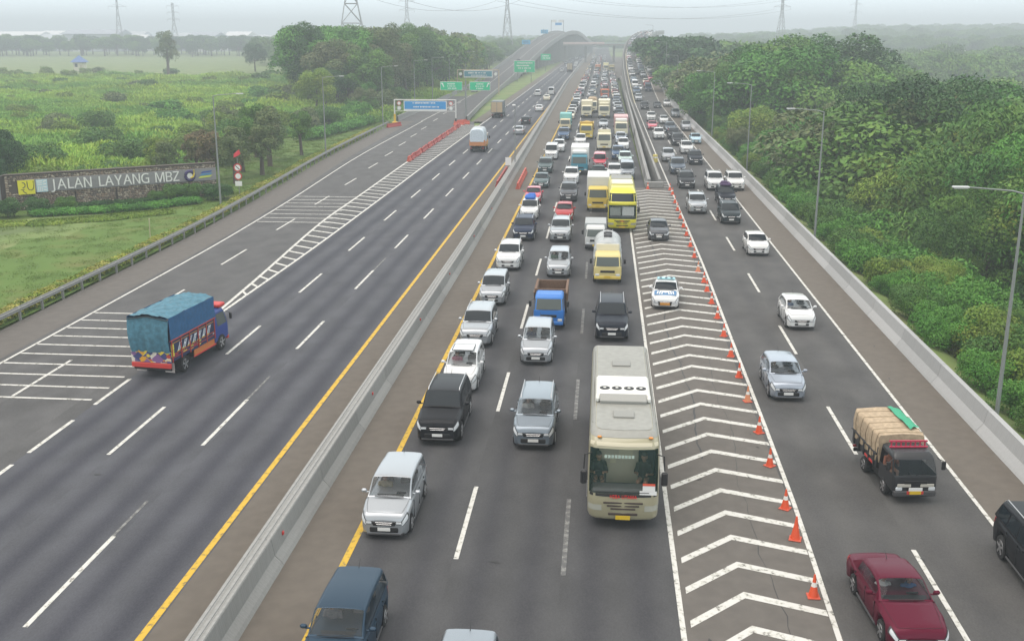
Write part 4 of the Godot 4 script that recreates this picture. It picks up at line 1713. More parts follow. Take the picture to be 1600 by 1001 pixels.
	for r in ramp:
		if r[0] > 262 and r[0] < 430:
			LP.append(PackedVector3Array([Vector3(r[2] + .4, -.4, -r[0]), Vector3(r[2] + .45, r[3] + .05, -r[0])]))
	lw.grid(LP, Vector3(-36, 0, -340))
	part(fo, "abutment_wall", lw, cm[1])
	var eo := thing("flyover", "second flyover deck carrying the climbing road over to the east", "flyover")
	for side in [1, 2]:
		var rr := []
		var sg := -1.0 if side == 1 else 1.0
		for r in RISE:
			if r[0] > 500:
				rr.append([r[0], r[1] - 1.3 if side == 1 else r[2] + 3.1, r[3]])
		part(eo, "deck_edge", sweep(rr, [[0, 0], [.02 * sg, -1.5], [-1.2 * sg, -1.9]], Vector2(-1.0 * sg, -.6), false), cm[3])
	dd = 510.0
	while dd < 800:
		var r := at_d(RISE, dd)
		bx(eo, "pier", Vector3((r[1] + r[2]) * .5, r[3] * .5 - 1.0, -dd), Vector3(5.0, r[3] - .4, 1.4), cm[0], .1)
		dd += 26.0
	# overpass across the carriageways
	var oo := thing("overpass", "distant overpass with a pale pink parapet crossing above the jam", "bridge")
	bx(oo, "girder", Vector3(-6, 10.15, -640), Vector3(36, .8, 8), mat("girder_pale", .40, .37, .35, .85), .05)
	bx(oo, "parapet", Vector3(-12, 11.05, -635.9), Vector3(24, 1.0, .3), mat("pale_pink_paint", .62, .50, .48, .8), .03)
	bx(oo, "railing_panel", Vector3(6, 10.9, -635.9), Vector3(12, .7, .3), mat("pale_green_paint", .42, .50, .46, .8), .03)
	for x in [-23.0, -10.9, 5.6]:
		bx(oo, "pier", Vector3(x, 4.7, -640), Vector3(1.2, 9.6, 3), cm[0], .1)

func guard_rail() -> void:
	var o := thing("guard_rail", "weathered steel guard rail with posts between slip road and yellow hedge", "guard rail")
	var st := textured("rail_steel", .20, .20, .19, .25, .03, .5, .6, 0, 80)
	var rows := []
	for r in SLIP:
		if r[0] < 197:
			rows.append([r[0], r[1] - .05, 0])
	part(o, "rail_beam", sweep(rows, [[.0, .55], [.05, .60], [0.0, .66], [.05, .72], [0, .78], [-.03, .78], [-.03, .55]], Vector2(-.01, .66), false), st)
	part(o, "rail_beam", sweep(rows, [[-.22, .62], [-.17, .68], [-.2, .78], [-.25, .78], [-.25, .62]], Vector2(-.21, .7), false), st)
	var pm := MB.new()
	pm.box(Vector3(0, .36, 0), Vector3(.13, .82, .16), .015)
	pm.box(Vector3(.06, .66, 0), Vector3(.14, .2, .12), .01)
	var mesh := pm.done()
	var d := 40.0
	while d < 196:
		part(o, "post", mesh, st, Vector3(at_d(SLIP, d)[1] - .14, 0, -d))
		d += 2.6

func cones() -> void:
	var at := [[6.69, 29.4], [6.80, 33.2], [6.85, 35.6], [6.88, 39.5], [6.96, 43.1], [6.99, 47.1], [7.04, 50.7], [7.03, 54.2], [7.08, 58.1], [7.12, 62.0], [7.12, 65.6], [7.14, 68.9], [7.17, 71.5], [7.07, 75.0], [7.19, 79.9], [7.23, 84.2], [7.28, 89.0], [7.30, 93.0], [7.34, 97.6], [7.39, 102.1], [7.45, 106.9], [7.55, 112.6], [5.10, 116.6], [7.47, 115.9]]
	var base := MB.new()
	base.box(Vector3(0, .02, 0), Vector3(.38, .04, .38), .015)
	var bm := base.done()
	var cone := MB.new()
	cone.tube([Vector3(0, .035, 0), Vector3(0, .36, 0)], [.155, .088], 16, false)
	cone.tube([Vector3(0, .50, 0), Vector3(0, .74, 0), Vector3(0, .76, 0)], [.060, .028, .012], 16, true)
	var cmesh := cone.done()
	var sl := MB.new()
	sl.tube([Vector3(0, .36, 0), Vector3(0, .50, 0)], [.089, .061], 16, false)
	var smesh := sl.done()
	for i in at.size():
		var plain := i == 1
		var pale := i == 5 or i == 13
		var lab := "orange traffic cone with white collar on the gore edge line"
		if plain:
			lab = "all orange traffic cone without a collar on the gore edge line"
		elif pale:
			lab = "sun bleached pale orange traffic cone on the gore edge line"
		elif i == 22:
			lab = "orange traffic cone against the jam side corner of the concrete nose"
		var o := thing("traffic_cone", lab, "traffic cone", Vector3(at[i][0], .004, -at[i][1]), i * 1.3, "traffic cones along the chevron area")
		var cm := mat("cone_orange", .68, .085, .025, .5) if not pale else mat("cone_faded", .62, .24, .12, .6)
		part(o, "cone_base", bm, mat("cone_base_orange", .5, .08, .04, .6))
		part(o, "cone_body", cmesh, cm)
		part(o, "collar", smesh, mat("collar_white", .72, .70, .66, .5) if not plain else cm)
		if plain:
			o.scale = Vector3(1.08, 1.12, 1.08)

func plastic_barriers() -> void:
	var b := MB.new()
	var prof := [[-.22, 0], [-.22, .15], [-.11, .34], [-.08, .68], [.08, .68], [.11, .34], [.22, .15], [.22, 0]]
	b.add(sweep([[-.85, 0, 0], [.85, 0, 0]], prof, Vector2(0, .3)))
	var m := b.done()
	var red := mat("plastic_red", .36, .045, .035, .6)
	var org := mat("plastic_orange_red", .50, .085, .05, .6)
	for k in 30:
		var d := 140.5 + k * 1.86
		var o := part(self, "plastic_barrier", m, red if k % 5 else org, Vector3(-25.72 - k * .017 + sin(k * 2.3) * .08, .003, -d))
		o.rotation.y = sin(k * 1.7) * .06
		tag(o, "red water filled plastic barrier in the row beside the hatched nose", "barrier", "red plastic barriers at the hatched nose")
	for k in 7:
		var o := part(self, "plastic_barrier", m, red, Vector3(-11.55 - k * .02, .003, -117.5 - k * 1.95))
		tag(o, "dark red plastic barrier lined up on the empty side of the median", "barrier", "dark red barriers west of the median")
		o = part(self, "plastic_barrier", m, org, Vector3(-9.15 - k * .02, .003, -116.0 - k * 2.05))
		tag(o, "bright orange red plastic barrier lined up on the jam side of the median", "barrier", "orange barriers east of the median")
	for k in 5:
		var o := part(self, "plastic_barrier", m, org, Vector3(-27.2 + (k % 3) * .7, .003, -197.5 - k * 1.3))
		o.rotation.y = .5 + k * .5
		tag(o, "orange red plastic barrier in the jumbled heap before the ramp barrier", "barrier", "jumbled barriers at the ramp nose")
	for k in 3:
		var o := part(self, "plastic_barrier", m, red, Vector3(-38.6 + k * .5, .003, -192.0 - k * 1.5))
		o.rotation.y = -.35
		tag(o, "red plastic barrier beside the yellow gantry foot", "barrier", "red barriers at the gantry foot")

func ground() -> void:
	var xs := [-2600.0, -1500.0, -900.0, -600.0, -420.0]
	var x := -320.0
	while x < -40:
		xs.append(x)
		x += 10.0
	xs.append_array([-40.0, -36.5, -34.0, -25.0, -22.0, 4.9, 5.28, 5.34, 6.4, 6.46, 15.0, 16.9, 17.2, 18.5, 20, 22, 24, 27, 30, 35])
	x = 40.0
	while x < 300:
		xs.append(x)
		x += 12.0
	xs.append_array([420.0, 600.0, 900.0, 1500.0, 2600.0])
	var ds := [-30.0, 0.0]
	var d := 20.0
	while d < 520:
		ds.append(d)
		d += 10.0
	ds.append_array([560.0, 620.0, 700.0, 800.0, 900.0, 1000.0, 1100.0, 1200.0, 1300.0, 1450.0, 1600.0, 1900.0, 2400.0, 3800.0])
	var P := []
	for dd in ds:
		var row := PackedVector3Array()
		for xx in xs:
			var drop := .25 if xx > -36 and xx < 17 else 0.0
			if xx > 5.3 and xx < 6.5 and dd > 118 and dd < 420:
				drop = 3.6
			row.append(Vector3(xx, ground_y(xx, dd) - drop, -dd))
		P.append(row)
	var b := MB.new()
	b.grid(P, Vector3(0, -4000, -500))
	var m := mat("earth", 1, 1, 1, .95)
	m.albedo_texture = noise_tex(91, .006, 1024, lin(.085, .120, .038), lin(.21, .205, .085), 6, FastNoiseLite.TYPE_SIMPLEX_SMOOTH, lin(.135, .195, .050))
	m.uv1_triplanar = true
	m.uv1_world_triplanar = true
	m.uv1_scale = Vector3.ONE * .016
	struct("ground", b, m)

func lamp_post(x: float, d: float, h: float, dir: float, label: String, group: String, y := 0.0, arm := 2.4) -> void:
	var o := thing("street_lamp", label, "street lamp", Vector3(x, y, -d), 0, group)
	var st := mat("galvanised", .23, .245, .24, .5, .2)
	var b := MB.new()
	b.tube([Vector3(0, -.6, 0), Vector3(0, h * .5, 0), Vector3(0, h, 0)], [.105, .08, .05], 10)
	part(o, "pole", b, st)
	b = MB.new()
	b.tube([Vector3(0, h - .05, 0), Vector3(dir * .5, h + .08, 0), Vector3(dir * arm, h + .22, 0)], [.042, .036, .03], 8)
	part(o, "arm", b, st)
	b = MB.new()
	b.box(Vector3(dir * (arm + .25), h + .22, 0), Vector3(.7, .08, .22), .03)
	var l := part(o, "lamp_head", b, mat("lamp_grey", .5, .52, .52, .45))
	b = MB.new()
	b.box(Vector3(dir * (arm + .25), h + .17, 0), Vector3(.6, .03, .18), .01)
	part(l, "lens", b, mat("lens_grey", .6, .6, .58, .2))
	b = MB.new()
	b.box(Vector3(0, -.1, 0), Vector3(.34, .3, .34), .03)
	part(o, "foot", b, mat("concrete_foot", .3, .3, .29, .9))

func lamps() -> void:
	for q in [[17.84, 46.1, -1.6], [17.85, 88.7, -1.2], [18.15, 134.8, -1.2], [18.1, 179.3, -1.2], [18.1, 224.0, -1.0], [18.0, 268, -.4], [17.6, 312, 2.4], [18.0, 356, 4.2], [18.6, 400, 6.0], [19.4, 446, 8]]:
		lamp_post(q[0], q[1], 11.6 - maxf(q[2], -1.6) * .0, -1, "slender galvanised street lamp behind the pale parapet, arm over the road", "street lamps along the parapet", q[2])
	for q in [[-37.5, 101.0], [-38.1, 144.3], [-39.5, 190.4], [-41.3, 234.0], [-41.8, 262.0], [-43.0, 300.0], [-44.2, 345], [-44.6, 392], [-44.8, 438]]:
		lamp_post(q[0], q[1], 10.7, 1, "slender galvanised street lamp on the grassy west verge, arm over the slip road", "street lamps along the slip road")

func name_wall() -> void:
	# runs from a to b; local x along the wall, z towards the road
	var a := Vector3(-56.8, 0, -96.2)
	var b := Vector3(-40.4, 0, -108.0)
	var len := a.distance_to(b)
	var turn := atan2(-(b.z - a.z), b.x - a.x)
	var o := thing("name_wall", "long stone wall with a grey band reading JALAN LAYANG MBZ", "wall", a, turn)
	# random rubble stones set in the face, piece by piece in three tones
	var stone := []
	for k in 5:
		var f: Array = [[.30, .25, .19], [.20, .16, .125], [.38, .33, .26], [.26, .195, .145], [.155, .135, .115]][k]
		stone.append(textured("rubble_%d" % k, f[0], f[1], f[2], .3, .03, .9, .95, 0, 100 + k))
	var core := MB.new()
	core.box(Vector3(len * .5, 1.6, -.28), Vector3(len, 3.5, .5), .03)
	part(o, "wall_core", core, mat("mortar", .10, .085, .07, .95))
	var rr := RandomNumberGenerator.new()
	rr.seed = 5
	var mb := []
	for k in 5:
		mb.append(MB.new())
	var y := .08
	while y < 3.3:
		var hgt := rr.randf_range(.13, .22)
		var x := .02
		while x < len - .1:
			var w := rr.randf_range(.14, .34)
			if x + w > len:
				w = len - x
			if not (y > 1.55 and y + hgt < 2.95 and x > .3):
				mb[rr.randi() % 5].box(Vector3(x + w * .5, y + hgt * .5, -.02 + rr.randf_range(-.03, .03)), Vector3(w - .02, hgt * rr.randf_range(.75, 1.15), .16), .05, Basis(Vector3.BACK, rr.randf_range(-.4, .4)))
			x += w
		y += hgt
	for k in 5:
		tag(part(o, "rubble_stone", mb[k], stone[k]), "", "", "", "stuff")
	for k in 5:
		bx(o, "pilaster", Vector3(len * (k + .6) / 5.2, .75, .08), Vector3(.14, 1.5, .1), mat("dark_joint", .05, .042, .036, .9), .01)
	var band := MB.new()
	band.box(Vector3(len * .5 + .9, 2.3, .07), Vector3(len - 1.8, 1.26, .16), .015)
	part(o, "sign_band", band, textured("band_grey", .22, .215, .215, .10, .02, .3, .6, 0, 110))
	var cap := MB.new()
	cap.box(Vector3(len * .5, 3.42, -.25), Vector3(len + .1, .14, .66), .03)
	part(o, "coping", cap, mat("coping_dark", .075, .06, .05, .9))
	var wm := mat("letter_white", .72, .71, .68, .5)
	var s := "JALAN LAYANG MBZ"
	var glyphs := []
	var sum := 0.0
	for ch in s:
		var t := text_mesh(ch, .98, .09) if ch != " " else null
		var w: float = t.get_aabb().size.x if t else .42
		glyphs.append([t, w])
		sum += w
	var gap := (12.2 - sum) / (s.length() - 1)
	var cx := 4.15
	for g in glyphs:
		if g[0]:
			part(o, "letter", g[0], wm, Vector3(cx + g[1] * .5, 2.3, .2))
		cx += g[1] + gap
	# emblems, built of plain shapes
	var em := MB.new()
	em.box(Vector3(1.85, 2.2, .16), Vector3(1.5, 1.36, .05), .01)
	var yb := part(o, "emblem_board", em, mat("emblem_yellow", .70, .64, .03, .5))
	var dk := mat("emblem_dark", .06, .055, .03, .6)
	em = MB.new()
	var arc := []
	var ar := []
	for k in 9:
		var t := lerpf(-PI * .5, PI * .5, k / 8.0)
		arc.append(Vector3(1.5 + cos(t) * .26, 2.42 + sin(t) * .26, .19)); ar.append(.045)
	em.tube(arc, ar, 6)
	em.box(Vector3(1.5, 2.0, .19), Vector3(.34, .05, .03), 0)
	em.tube([Vector3(1.5, 1.95, .19), Vector3(1.62, 1.75, .19), Vector3(1.82, 1.6, .19)], [.04, .04, .04], 6)
	arc = [Vector3(1.95, 2.78, .19), Vector3(1.95, 2.2, .19), Vector3(2.05, 1.98, .19), Vector3(2.25, 1.9, .19), Vector3(2.42, 2.0, .19), Vector3(2.5, 2.2, .19), Vector3(2.5, 2.78, .19)]
	em.tube(arc, [.04, .04, .04, .04, .04, .04, .04], 6)
	part(yb, "emblem_stroke", em, dk)
	em = MB.new()
	em.box(Vector3(3.25, 2.25, .16), Vector3(1.0, 1.2, .04), .01)
	var bb := part(o, "emblem_board", em, mat("emblem_pale_blue", .45, .60, .64, .5))
	em = MB.new()
	for k in 3:
		em.box(Vector3(3.05, 2.7 - k * .17, .19), Vector3(.46, .07, .03), 0, Basis(Vector3.BACK, .06))
	for k in 3:
		em.box(Vector3(2.92 + k * .16, 1.95, .19), Vector3(.07, .46, .03), 0)
	for k in 4:
		em.box(Vector3(3.5, 2.68 - k * .28, .19), Vector3(.3, .1, .03), 0, Basis(Vector3.BACK, .5 - k * .3))
	part(bb, "emblem_stroke", em, wm)
	em = MB.new()
	var ring := []
	var rd := []
	var R0 := 17.45
	for k in 21:
		var t := TAU * k / 20.0
		ring.append(Vector3(R0 + cos(t) * .44, 2.28 + sin(t) * .46, .18)); rd.append(.17)
	em.tube(ring, rd, 6, false)
	part(o, "emblem_ring", em, mat("emblem_purple", .035, .025, .11, .5))
	em = MB.new()
	em.cyl(Vector3(R0, 2.28, .13), Vector3(R0, 2.28, .2), .3, 16)
	part(o, "emblem_disc", em, wm)
	em = MB.new()
	em.tube([Vector3(R0 + .05, 2.05, .25), Vector3(R0 + .32, 2.15, .27), Vector3(R0 + .42, 2.45, .3), Vector3(R0 + .42, 2.85, .3)], [.09, .1, .1, .1], 6)
	part(o, "emblem_stroke", em, mat("emblem_gold", .68, .52, .05, .5))
	for k in 3:
		em = MB.new()
		var y0 := 2.05 + k * .24
		var x0 := 18.3 + k * .12
		var P := [Vector3(x0, y0 - .1, .18), Vector3(x0 + 1.25 - k * .1, y0 - .02, .18), Vector3(x0 + 1.5 - k * .1, y0 + .16, .18), Vector3(x0 + .25, y0 + .10, .18)]
		em.poly(P, Vector3(18, 2, -5))
		var P2 := []
		for p in P:
			P2.append(p - Vector3(0, 0, .03))
		for i in 4:
			em.poly([P[i], P[(i + 1) % 4], P2[(i + 1) % 4], P2[i]], (P[0] + P[2]) * .5)
		part(o, "emblem_wing", em, [mat("emblem_lime", .55, .62, .08, .5), mat("emblem_sky", .05, .22, .42, .5), mat("emblem_blue", .02, .08, .28, .5)][k])
	# plain wall going on to the west
	var wx := thing("garden_wall", "plain light grey wall adjoining the stone name wall at its west end", "wall", a, turn)
	bx(wx, "wall_panel", Vector3(-4.1, 1.3, -.5), Vector3(8, 2.6, .3), mat("plaster_grey", .36, .36, .37, .85), .02)
	bx(wx, "pier", Vector3(-.12, 1.7, -.4), Vector3(.55, 3.4, .6), mat("dark_joint", .05, .042, .036, .9), .02)

func west_garden() -> void:
	# mown lawn, one sheet
	var P := []
	var m := mat("lawn", 1, 1, 1, .95)
	m.albedo_texture = noise_tex(120, .006, 1024, lin(.070, .130, .016), lin(.125, .135, .030), 4, FastNoiseLite.TYPE_SIMPLEX_SMOOTH, lin(.082, .150, .018))
	m.uv1_triplanar = true
	m.uv1_world_triplanar = true
	m.uv1_scale = Vector3.ONE * .03
	for i in 30:
		var d := 30.0 + i * 6.0
		var row := PackedVector3Array()
		var e: float = at_d(SLIP, minf(d, 200))[1] - .3
		for j in 14:
			var x := lerpf(e, -100.0 if d < 100 else e - 22.0, pow(j / 13.0, 1.3))
			row.append(Vector3(x, .02 + .04 * sin(x * .7) * sin(d * .5) - .02, -d))
		P.append(row)
	var b := MB.new()
	b.grid(P, Vector3(-50, -500, -100))
	struct("lawn", b, m)
	# short turf standing on the lawn
	var tuft := leafy(7, [[Vector3(0, .02, 0), Vector3(.5, .05, .5)]], 60, .08, .025, [[.085, .152, .020], [.095, .155, .022]], -.8, .9)
	var xf := []
	var cols := []
	var r := RandomNumberGenerator.new()
	r.seed = 12
	var fn := FastNoiseLite.new()
	fn.seed = 8
	fn.frequency = .05
	for k in 6500:
		var d := r.randf_range(48, 205)
		var e: float = at_d(SLIP, minf(d, 200))[1] - .6
		var x := e - absf(r.randf()) * (48.0 if d < 100 else 20.0)
		var s := r.randf_range(.7, 1.3)
		xf.append(Transform3D(Basis(UP, r.randf() * TAU).scaled(Vector3(s * 1.3, s, s * 1.3)), Vector3(x, .0, -d)))
		var f := 1.0 + fn.get_noise_2d(x, d) * .5
		cols.append(Color(1.0 + (1.0 - f) * .3, 1.0, 1.0))
	scatter("lawn_grass", "short mown turf between guard rail and stone wall", "grass", tuft, xf, cols, leaf_mat("leaves"))
	# yellow leaved hedge along the guard rail, in runs
	for q in [[44.0, 62.0], [62.0, 80.0], [80.0, 97.0], [97.0, 116.0], [116.0, 136.0], [136.0, 158.0], [158.0, 186.0]]:
		var pts := []
		for k in 5:
			var d := lerpf(q[0], q[1], k / 4.0)
			pts.append(Vector3(at_d(SLIP, d)[1] - 1.15 + sin(d) * .12, 0, -d))
		hedge("yellow_hedge", "low yellow leaved hedge run behind the guard rail", pts, 1.3, .65, 720, "yellow", .16, "yellow hedge runs along the slip road")
	# green hedges before the name wall
	hedge("clipped_hedge", "bright green clipped hedge band in front of the stone name wall", [Vector3(-52.5, 0, -93.6), Vector3(-47, 0, -96.2), Vector3(-43.5, 0, -99.2), Vector3(-40.2, 0, -103.0)], 1.5, .7, 1500, "fresh", .17)
	hedge("ground_cover", "flat lime ground cover band below the clipped hedge", [Vector3(-55.5, 0, -88.0), Vector3(-50, 0, -89.6), Vector3(-45.5, 0, -92.6), Vector3(-41.0, 0, -97.0)], 2.6, .25, 1700, "lime", .17)
	hedge("flower_bed", "dark green planting strip at the foot of the stone name wall", [Vector3(-54, 0, -97.0), Vector3(-47.5, 0, -101.0), Vector3(-41.5, 0, -105.6)], .9, .55, 700, "dark", .16)
	for q in [[-54.8, 92.8, "dark", .62], [-53.0, 94.6, "dark", .58], [-56.8, 91.8, "dark", .75], [-59.2, 90.6, "dark", 1.0], [-51.2, 97.0, "mid", .5], [-43.6, 104.2, "mid", .62], [-42.2, 105.2, "mid", .6], [-39.6, 104.6, "dark", .62], [-38.9, 105.9, "dark", .55], [-45.0, 103.2, "mid", .42]]:
		plant_tree("bush-%s-mid" % q[2], q[0], q[1], 0, q[3], "rounded %s green shrub planted in front of the stone name wall" % ("dark" if q[2] == "dark" else "leafy"), "shrubs at the name wall %s" % q[2], "garden_shrub", "shrub")

func round_sign(o: Node3D, y: float, rad: float, rim: Material, face: Material) -> Node3D:
	var b := MB.new()
	b.cyl(Vector3(0, y, 0), Vector3(0, y, .03), rad, 20)
	var p := part(o, "sign_disc", b, rim)
	b = MB.new()
	b.cyl(Vector3(0, y, .02), Vector3(0, y, .04), rad * .72, 20)
	part(p, "sign_face", b, face)
	return p

func text_bars(parent: Node, x0: float, x1: float, y0: float, y1: float, z: float, lines: int, m: Material, sd: int) -> void:
	# lettering too far off to read: rows of short strokes
	var r := RandomNumberGenerator.new()
	r.seed = sd
	var b := MB.new()
	for k in lines:
		var y := lerpf(y1, y0, (k + .5) / lines)
		var h := (y1 - y0) / lines * .5
		var x := x0 + r.randf_range(0, .12) * (x1 - x0)
		var e := x1 - r.randf_range(0, .25) * (x1 - x0)
		while x < e:
			var w := r.randf_range(.4, .9) * h * 1.1
			b.box(Vector3(x + w * .5, y, z), Vector3(w, h * r.randf_range(.8, 1.1), .02), 0)
			x += w + h * (.28 if r.randf() < .8 else .9)
	tag(part(parent, "lettering", b, m), "", "", "", "stuff")

func signs() -> void:
	var st := mat("galvanised", .23, .245, .24, .5, .2)
	var wh := mat("sign_white", .70, .70, .68, .5)
	var rd := mat("sign_red", .50, .035, .03, .5)
	var gn := mat("sign_green", .008, .48, .23, .5)
	var bl := mat("sign_blue", .015, .27, .62, .5)
	# post of round signs at the verge
	var o := thing("road_sign_post", "post with two red rimmed round signs and a red flag at the name wall", "road sign", Vector3(-37.3, 0, -106.0))
	var b := MB.new()
	b.cyl(Vector3(0, -.2, -.05), Vector3(0, 4.2, -.05), .04, 8)
	part(o, "post", b, st)
	round_sign(o, 3.2, .42, rd, wh)
	b = MB.new()
	b.box(Vector3(0, 3.2, .045), Vector3(.55, .08, .01), 0, Basis(Vector3.BACK, -.75))
	part(o, "sign_bar", b, mat("black_trim", .012, .012, .013, .5))
	round_sign(o, 2.32, .40, rd, wh)
	bx(o, "sign_plate", Vector3(0, 1.55, .02), Vector3(.72, .5, .03), wh, .01)
	b = MB.new()
	b.grid([PackedVector3Array([Vector3(-.35, 4.2, 0), Vector3(0, 4.35, .05), Vector3(.4, 4.6, 0)]), PackedVector3Array([Vector3(-.3, 4.6, .03), Vector3(.0, 4.85, 0), Vector3(.3, 5.05, .04)])], Vector3(0, 4.5, -5))
	part(o, "flag", b, mat("flag_red", .62, .05, .07, .8))
	# thin marker stick on the lawn
	o = thing("marker_stick", "thin pale marker stick standing on the lawn by the yellow hedge", "stick", Vector3(-36.75, 0, -82.4))
	b = MB.new()
	b.cyl(Vector3(0, -.1, 0), Vector3(.05, 1.9, 0), .035, 6)
	part(o, "stick", b, mat("pale_wood", .42, .38, .26, .8))
	bx(o, "stick_cap", Vector3(.05, 1.93, 0), Vector3(.09, .06, .09), mat("pale_wood", .42, .38, .26, .8), .01)
	# height portal over the slip road
	o = thing("portal_gantry", "white height portal with a long blue banner over the slip road", "gantry", Vector3(0, 0, -201))
	for x in [-39.4, -27.7]:
		b = MB.new()
		b.cyl(Vector3(x, -.2, 0), Vector3(x, 4.45, 0), .13, 10)
		part(o, "post", b, mat("portal_white", .6, .6, .58, .5))
	b = MB.new()
	b.cyl(Vector3(-39.4, -.1, 0), Vector3(-39.4, 1.75, 0), .2, 10)
	b.box(Vector3(-39.4, .12, 0), Vector3(.9, .4, .9), .05)
	part(o, "yellow_sleeve", b, mat("post_yellow", .66, .42, .02, .5))
	b = MB.new()
	b.cyl(Vector3(-27.7, -.1, .0), Vector3(-27.7, 1.0, 0), .19, 10)
	part(o, "dark_sleeve", b, mat("post_dark", .05, .05, .04, .6))
	b = MB.new()
	b.cyl(Vector3(-39.4, 4.4, 0), Vector3(-27.7, 4.4, 0), .09, 8)
	b.cyl(Vector3(-39.4, 2.3, 0), Vector3(-27.7, 2.3, 0), .05, 8)
	part(o, "cross_beam", b, mat("portal_white", .6, .6, .58, .5))
	b = MB.new()
	b.box(Vector3(-33.5, 3.25, .1), Vector3(8.2, 1.95, .08), .01)
	var bn := part(o, "banner", b, wh)
	b = MB.new()
	b.box(Vector3(-33.5, 3.4, .12), Vector3(7.9, 1.45, .08), .01)
	part(bn, "blue_field", b, bl)
	text_bars(bn, -36.2, -30.8, 3.55, 4.1, .17, 1, wh, 3)
	text_bars(bn, -36.4, -30.4, 2.85, 3.35, .17, 1, wh, 4)
	for x in [-38.5, -28.6]:
		for y in [3.75, 2.85]:
			b = MB.new()
			b.cyl(Vector3(x, y, .05), Vector3(x, y, .1), .42, 16)
			var dd := part(o, "sign_disc", b, rd if y > 3 else mat("disc_grey", .4, .44, .44, .5))
			b = MB.new()
			b.cyl(Vector3(x, y, .08), Vector3(x, y, .12), .3, 16)
			part(dd, "sign_face", b, wh)
	# butterfly post with two green direction signs
	o = thing("direction_sign", "grey post carrying two green direction signs over the ramp nose", "road sign", Vector3(-27.2, 0, -212))
	b = MB.new()
	b.tube([Vector3(0, -.3, 0), Vector3(0, 7.4, 0)], [.2, .14], 10)
	part(o, "post", b, st)
	b = MB.new()
	b.cyl(Vector3(-5, 6.5, -.15), Vector3(5, 6.5, -.15), .09, 8)
	part(o, "cross_arm", b, st)
	for q in [[-2.85, 4.4], [2.85, 4.1]]:
		b = MB.new()
		b.box(Vector3(q[0], 6.45, 0), Vector3(q[1], 1.65, .06), .02)
		var s := part(o, "sign_border", b, wh)
		b = MB.new()
		b.box(Vector3(q[0], 6.45, .02), Vector3(q[1] - .12, 1.53, .06), .02)
		part(s, "sign_panel", b, gn)
		text_bars(s, q[0] - .9, q[0] + 1.0, 5.8, 7.05, .06, 3, wh, 20 + int(q[0]))
		b = MB.new()
		b.box(Vector3(q[0] + (-1.6 if q[0] < 0 else 1.5), 6.55, .06), Vector3(.18, .6, .02), 0, Basis(Vector3.BACK, .5 if q[0] < 0 else -.4))
		b.poly([Vector3(q[0] + (-2.0 if q[0] < 0 else 1.4), 6.8, .071), Vector3(q[0] + (-1.5 if q[0] < 0 else 1.95), 6.8, .071), Vector3(q[0] + (-1.9 if q[0] < 0 else 1.8), 7.15, .071)], Vector3(q[0], 6.5, -3))
		part(s, "arrow", b, wh)
	# second gantry farther up the ramp
	o = thing("portal_gantry", "second portal up the ramp with a blue grey banner", "gantry", Vector3(0, 0, -305))
	for x in [-41.4, -29.6]:
		b = MB.new()
		b.cyl(Vector3(x, -.2, 0), Vector3(x, 6.6, 0), .14, 8)
		part(o, "post", b, mat("portal_rust", .42, .33, .22, .6))
	b = MB.new()
	b.cyl(Vector3(-41.4, 6.5, 0), Vector3(-29.6, 6.5, 0), .1, 8)
	part(o, "cross_beam", b, mat("portal_rust", .42, .33, .22, .6))
	b = MB.new()
	b.box(Vector3(-35.5, 5.4, .1), Vector3(8.2, 2.0, .08), .01)
	bn = part(o, "banner", b, wh)
	b = MB.new()
	b.box(Vector3(-35.5, 5.45, .12), Vector3(7.9, 1.5, .08), .01)
	part(bn, "blue_field", b, mat("sign_teal", .06, .24, .32, .5))
	text_bars(bn, -38.6, -32.4, 5.3, 6.1, .17, 1, wh, 8)
	text_bars(bn, -38.0, -33.0, 4.75, 5.3, .17, 1, wh, 9)
	for x in [-40.5, -30.5]:
		b = MB.new()
		b.cyl(Vector3(x, 5.4, .05), Vector3(x, 5.4, .1), .45, 14)
		part(o, "sign_disc", b, wh)
	# big green sign beside the carriageway
	o = thing("direction_sign", "large green direction sign on two posts below the flyover", "road sign", Vector3(-28.4, 0, -388))
	for x in [-2.6, 2.4]:
		b = MB.new()
		b.cyl(Vector3(x, -.5, -.1), Vector3(x, 7.0, -.1), .12, 8)
		part(o, "post", b, st)
	b = MB.new()
	b.box(Vector3(0, 5.0, 0), Vector3(7.6, 4.1, .08), .03)
	var sp := part(o, "sign_border", b, wh)
	b = MB.new()
	b.box(Vector3(0, 5.0, .02), Vector3(7.4, 3.9, .08), .03)
	part(sp, "sign_panel", b, gn)
	text_bars(sp, -3.0, 3.2, 4.0, 6.7, .08, 3, wh, 30)
	b = MB.new()
	b.box(Vector3(.3, 3.6, .07), Vector3(.3, .7, .02), 0)
	b.poly([Vector3(-.3, 3.6, .081), Vector3(.9, 3.6, .081), Vector3(.3, 3.1, .081)], Vector3(0, 4, -3))
	part(sp, "arrow", b, wh)
	o = thing("direction_sign", "small hazy green sign by the flyover piers", "road sign", Vector3(-26.8, 0, -500))
	b = MB.new()
	b.cyl(Vector3(0, -.5, -.1), Vector3(0, 8, -.1), .14, 8)
	part(o, "post", b, st)
	b = MB.new()
	b.box(Vector3(0, 6.0, 0), Vector3(4.6, 2.8, .08), .03)
	sp = part(o, "sign_panel", b, gn)
	text_bars(sp, -1.8, 1.8, 5.0, 7.0, .05, 2, wh, 31)
	# cream board seen on its mast beyond the parapet
	o = thing("roadside_board", "cream signboard on a mast arm beyond the parapet", "road sign", Vector3(18.1, -.8, -229))
	b = MB.new()
	b.tube([Vector3(0, -1, 0), Vector3(.1, 7.6, 0)], [.14, .1], 8)
	part(o, "mast", b, st)
	b = MB.new()
	b.cyl(Vector3(.1, 6.9, 0), Vector3(-2.6, 6.95, 0), .07, 6)
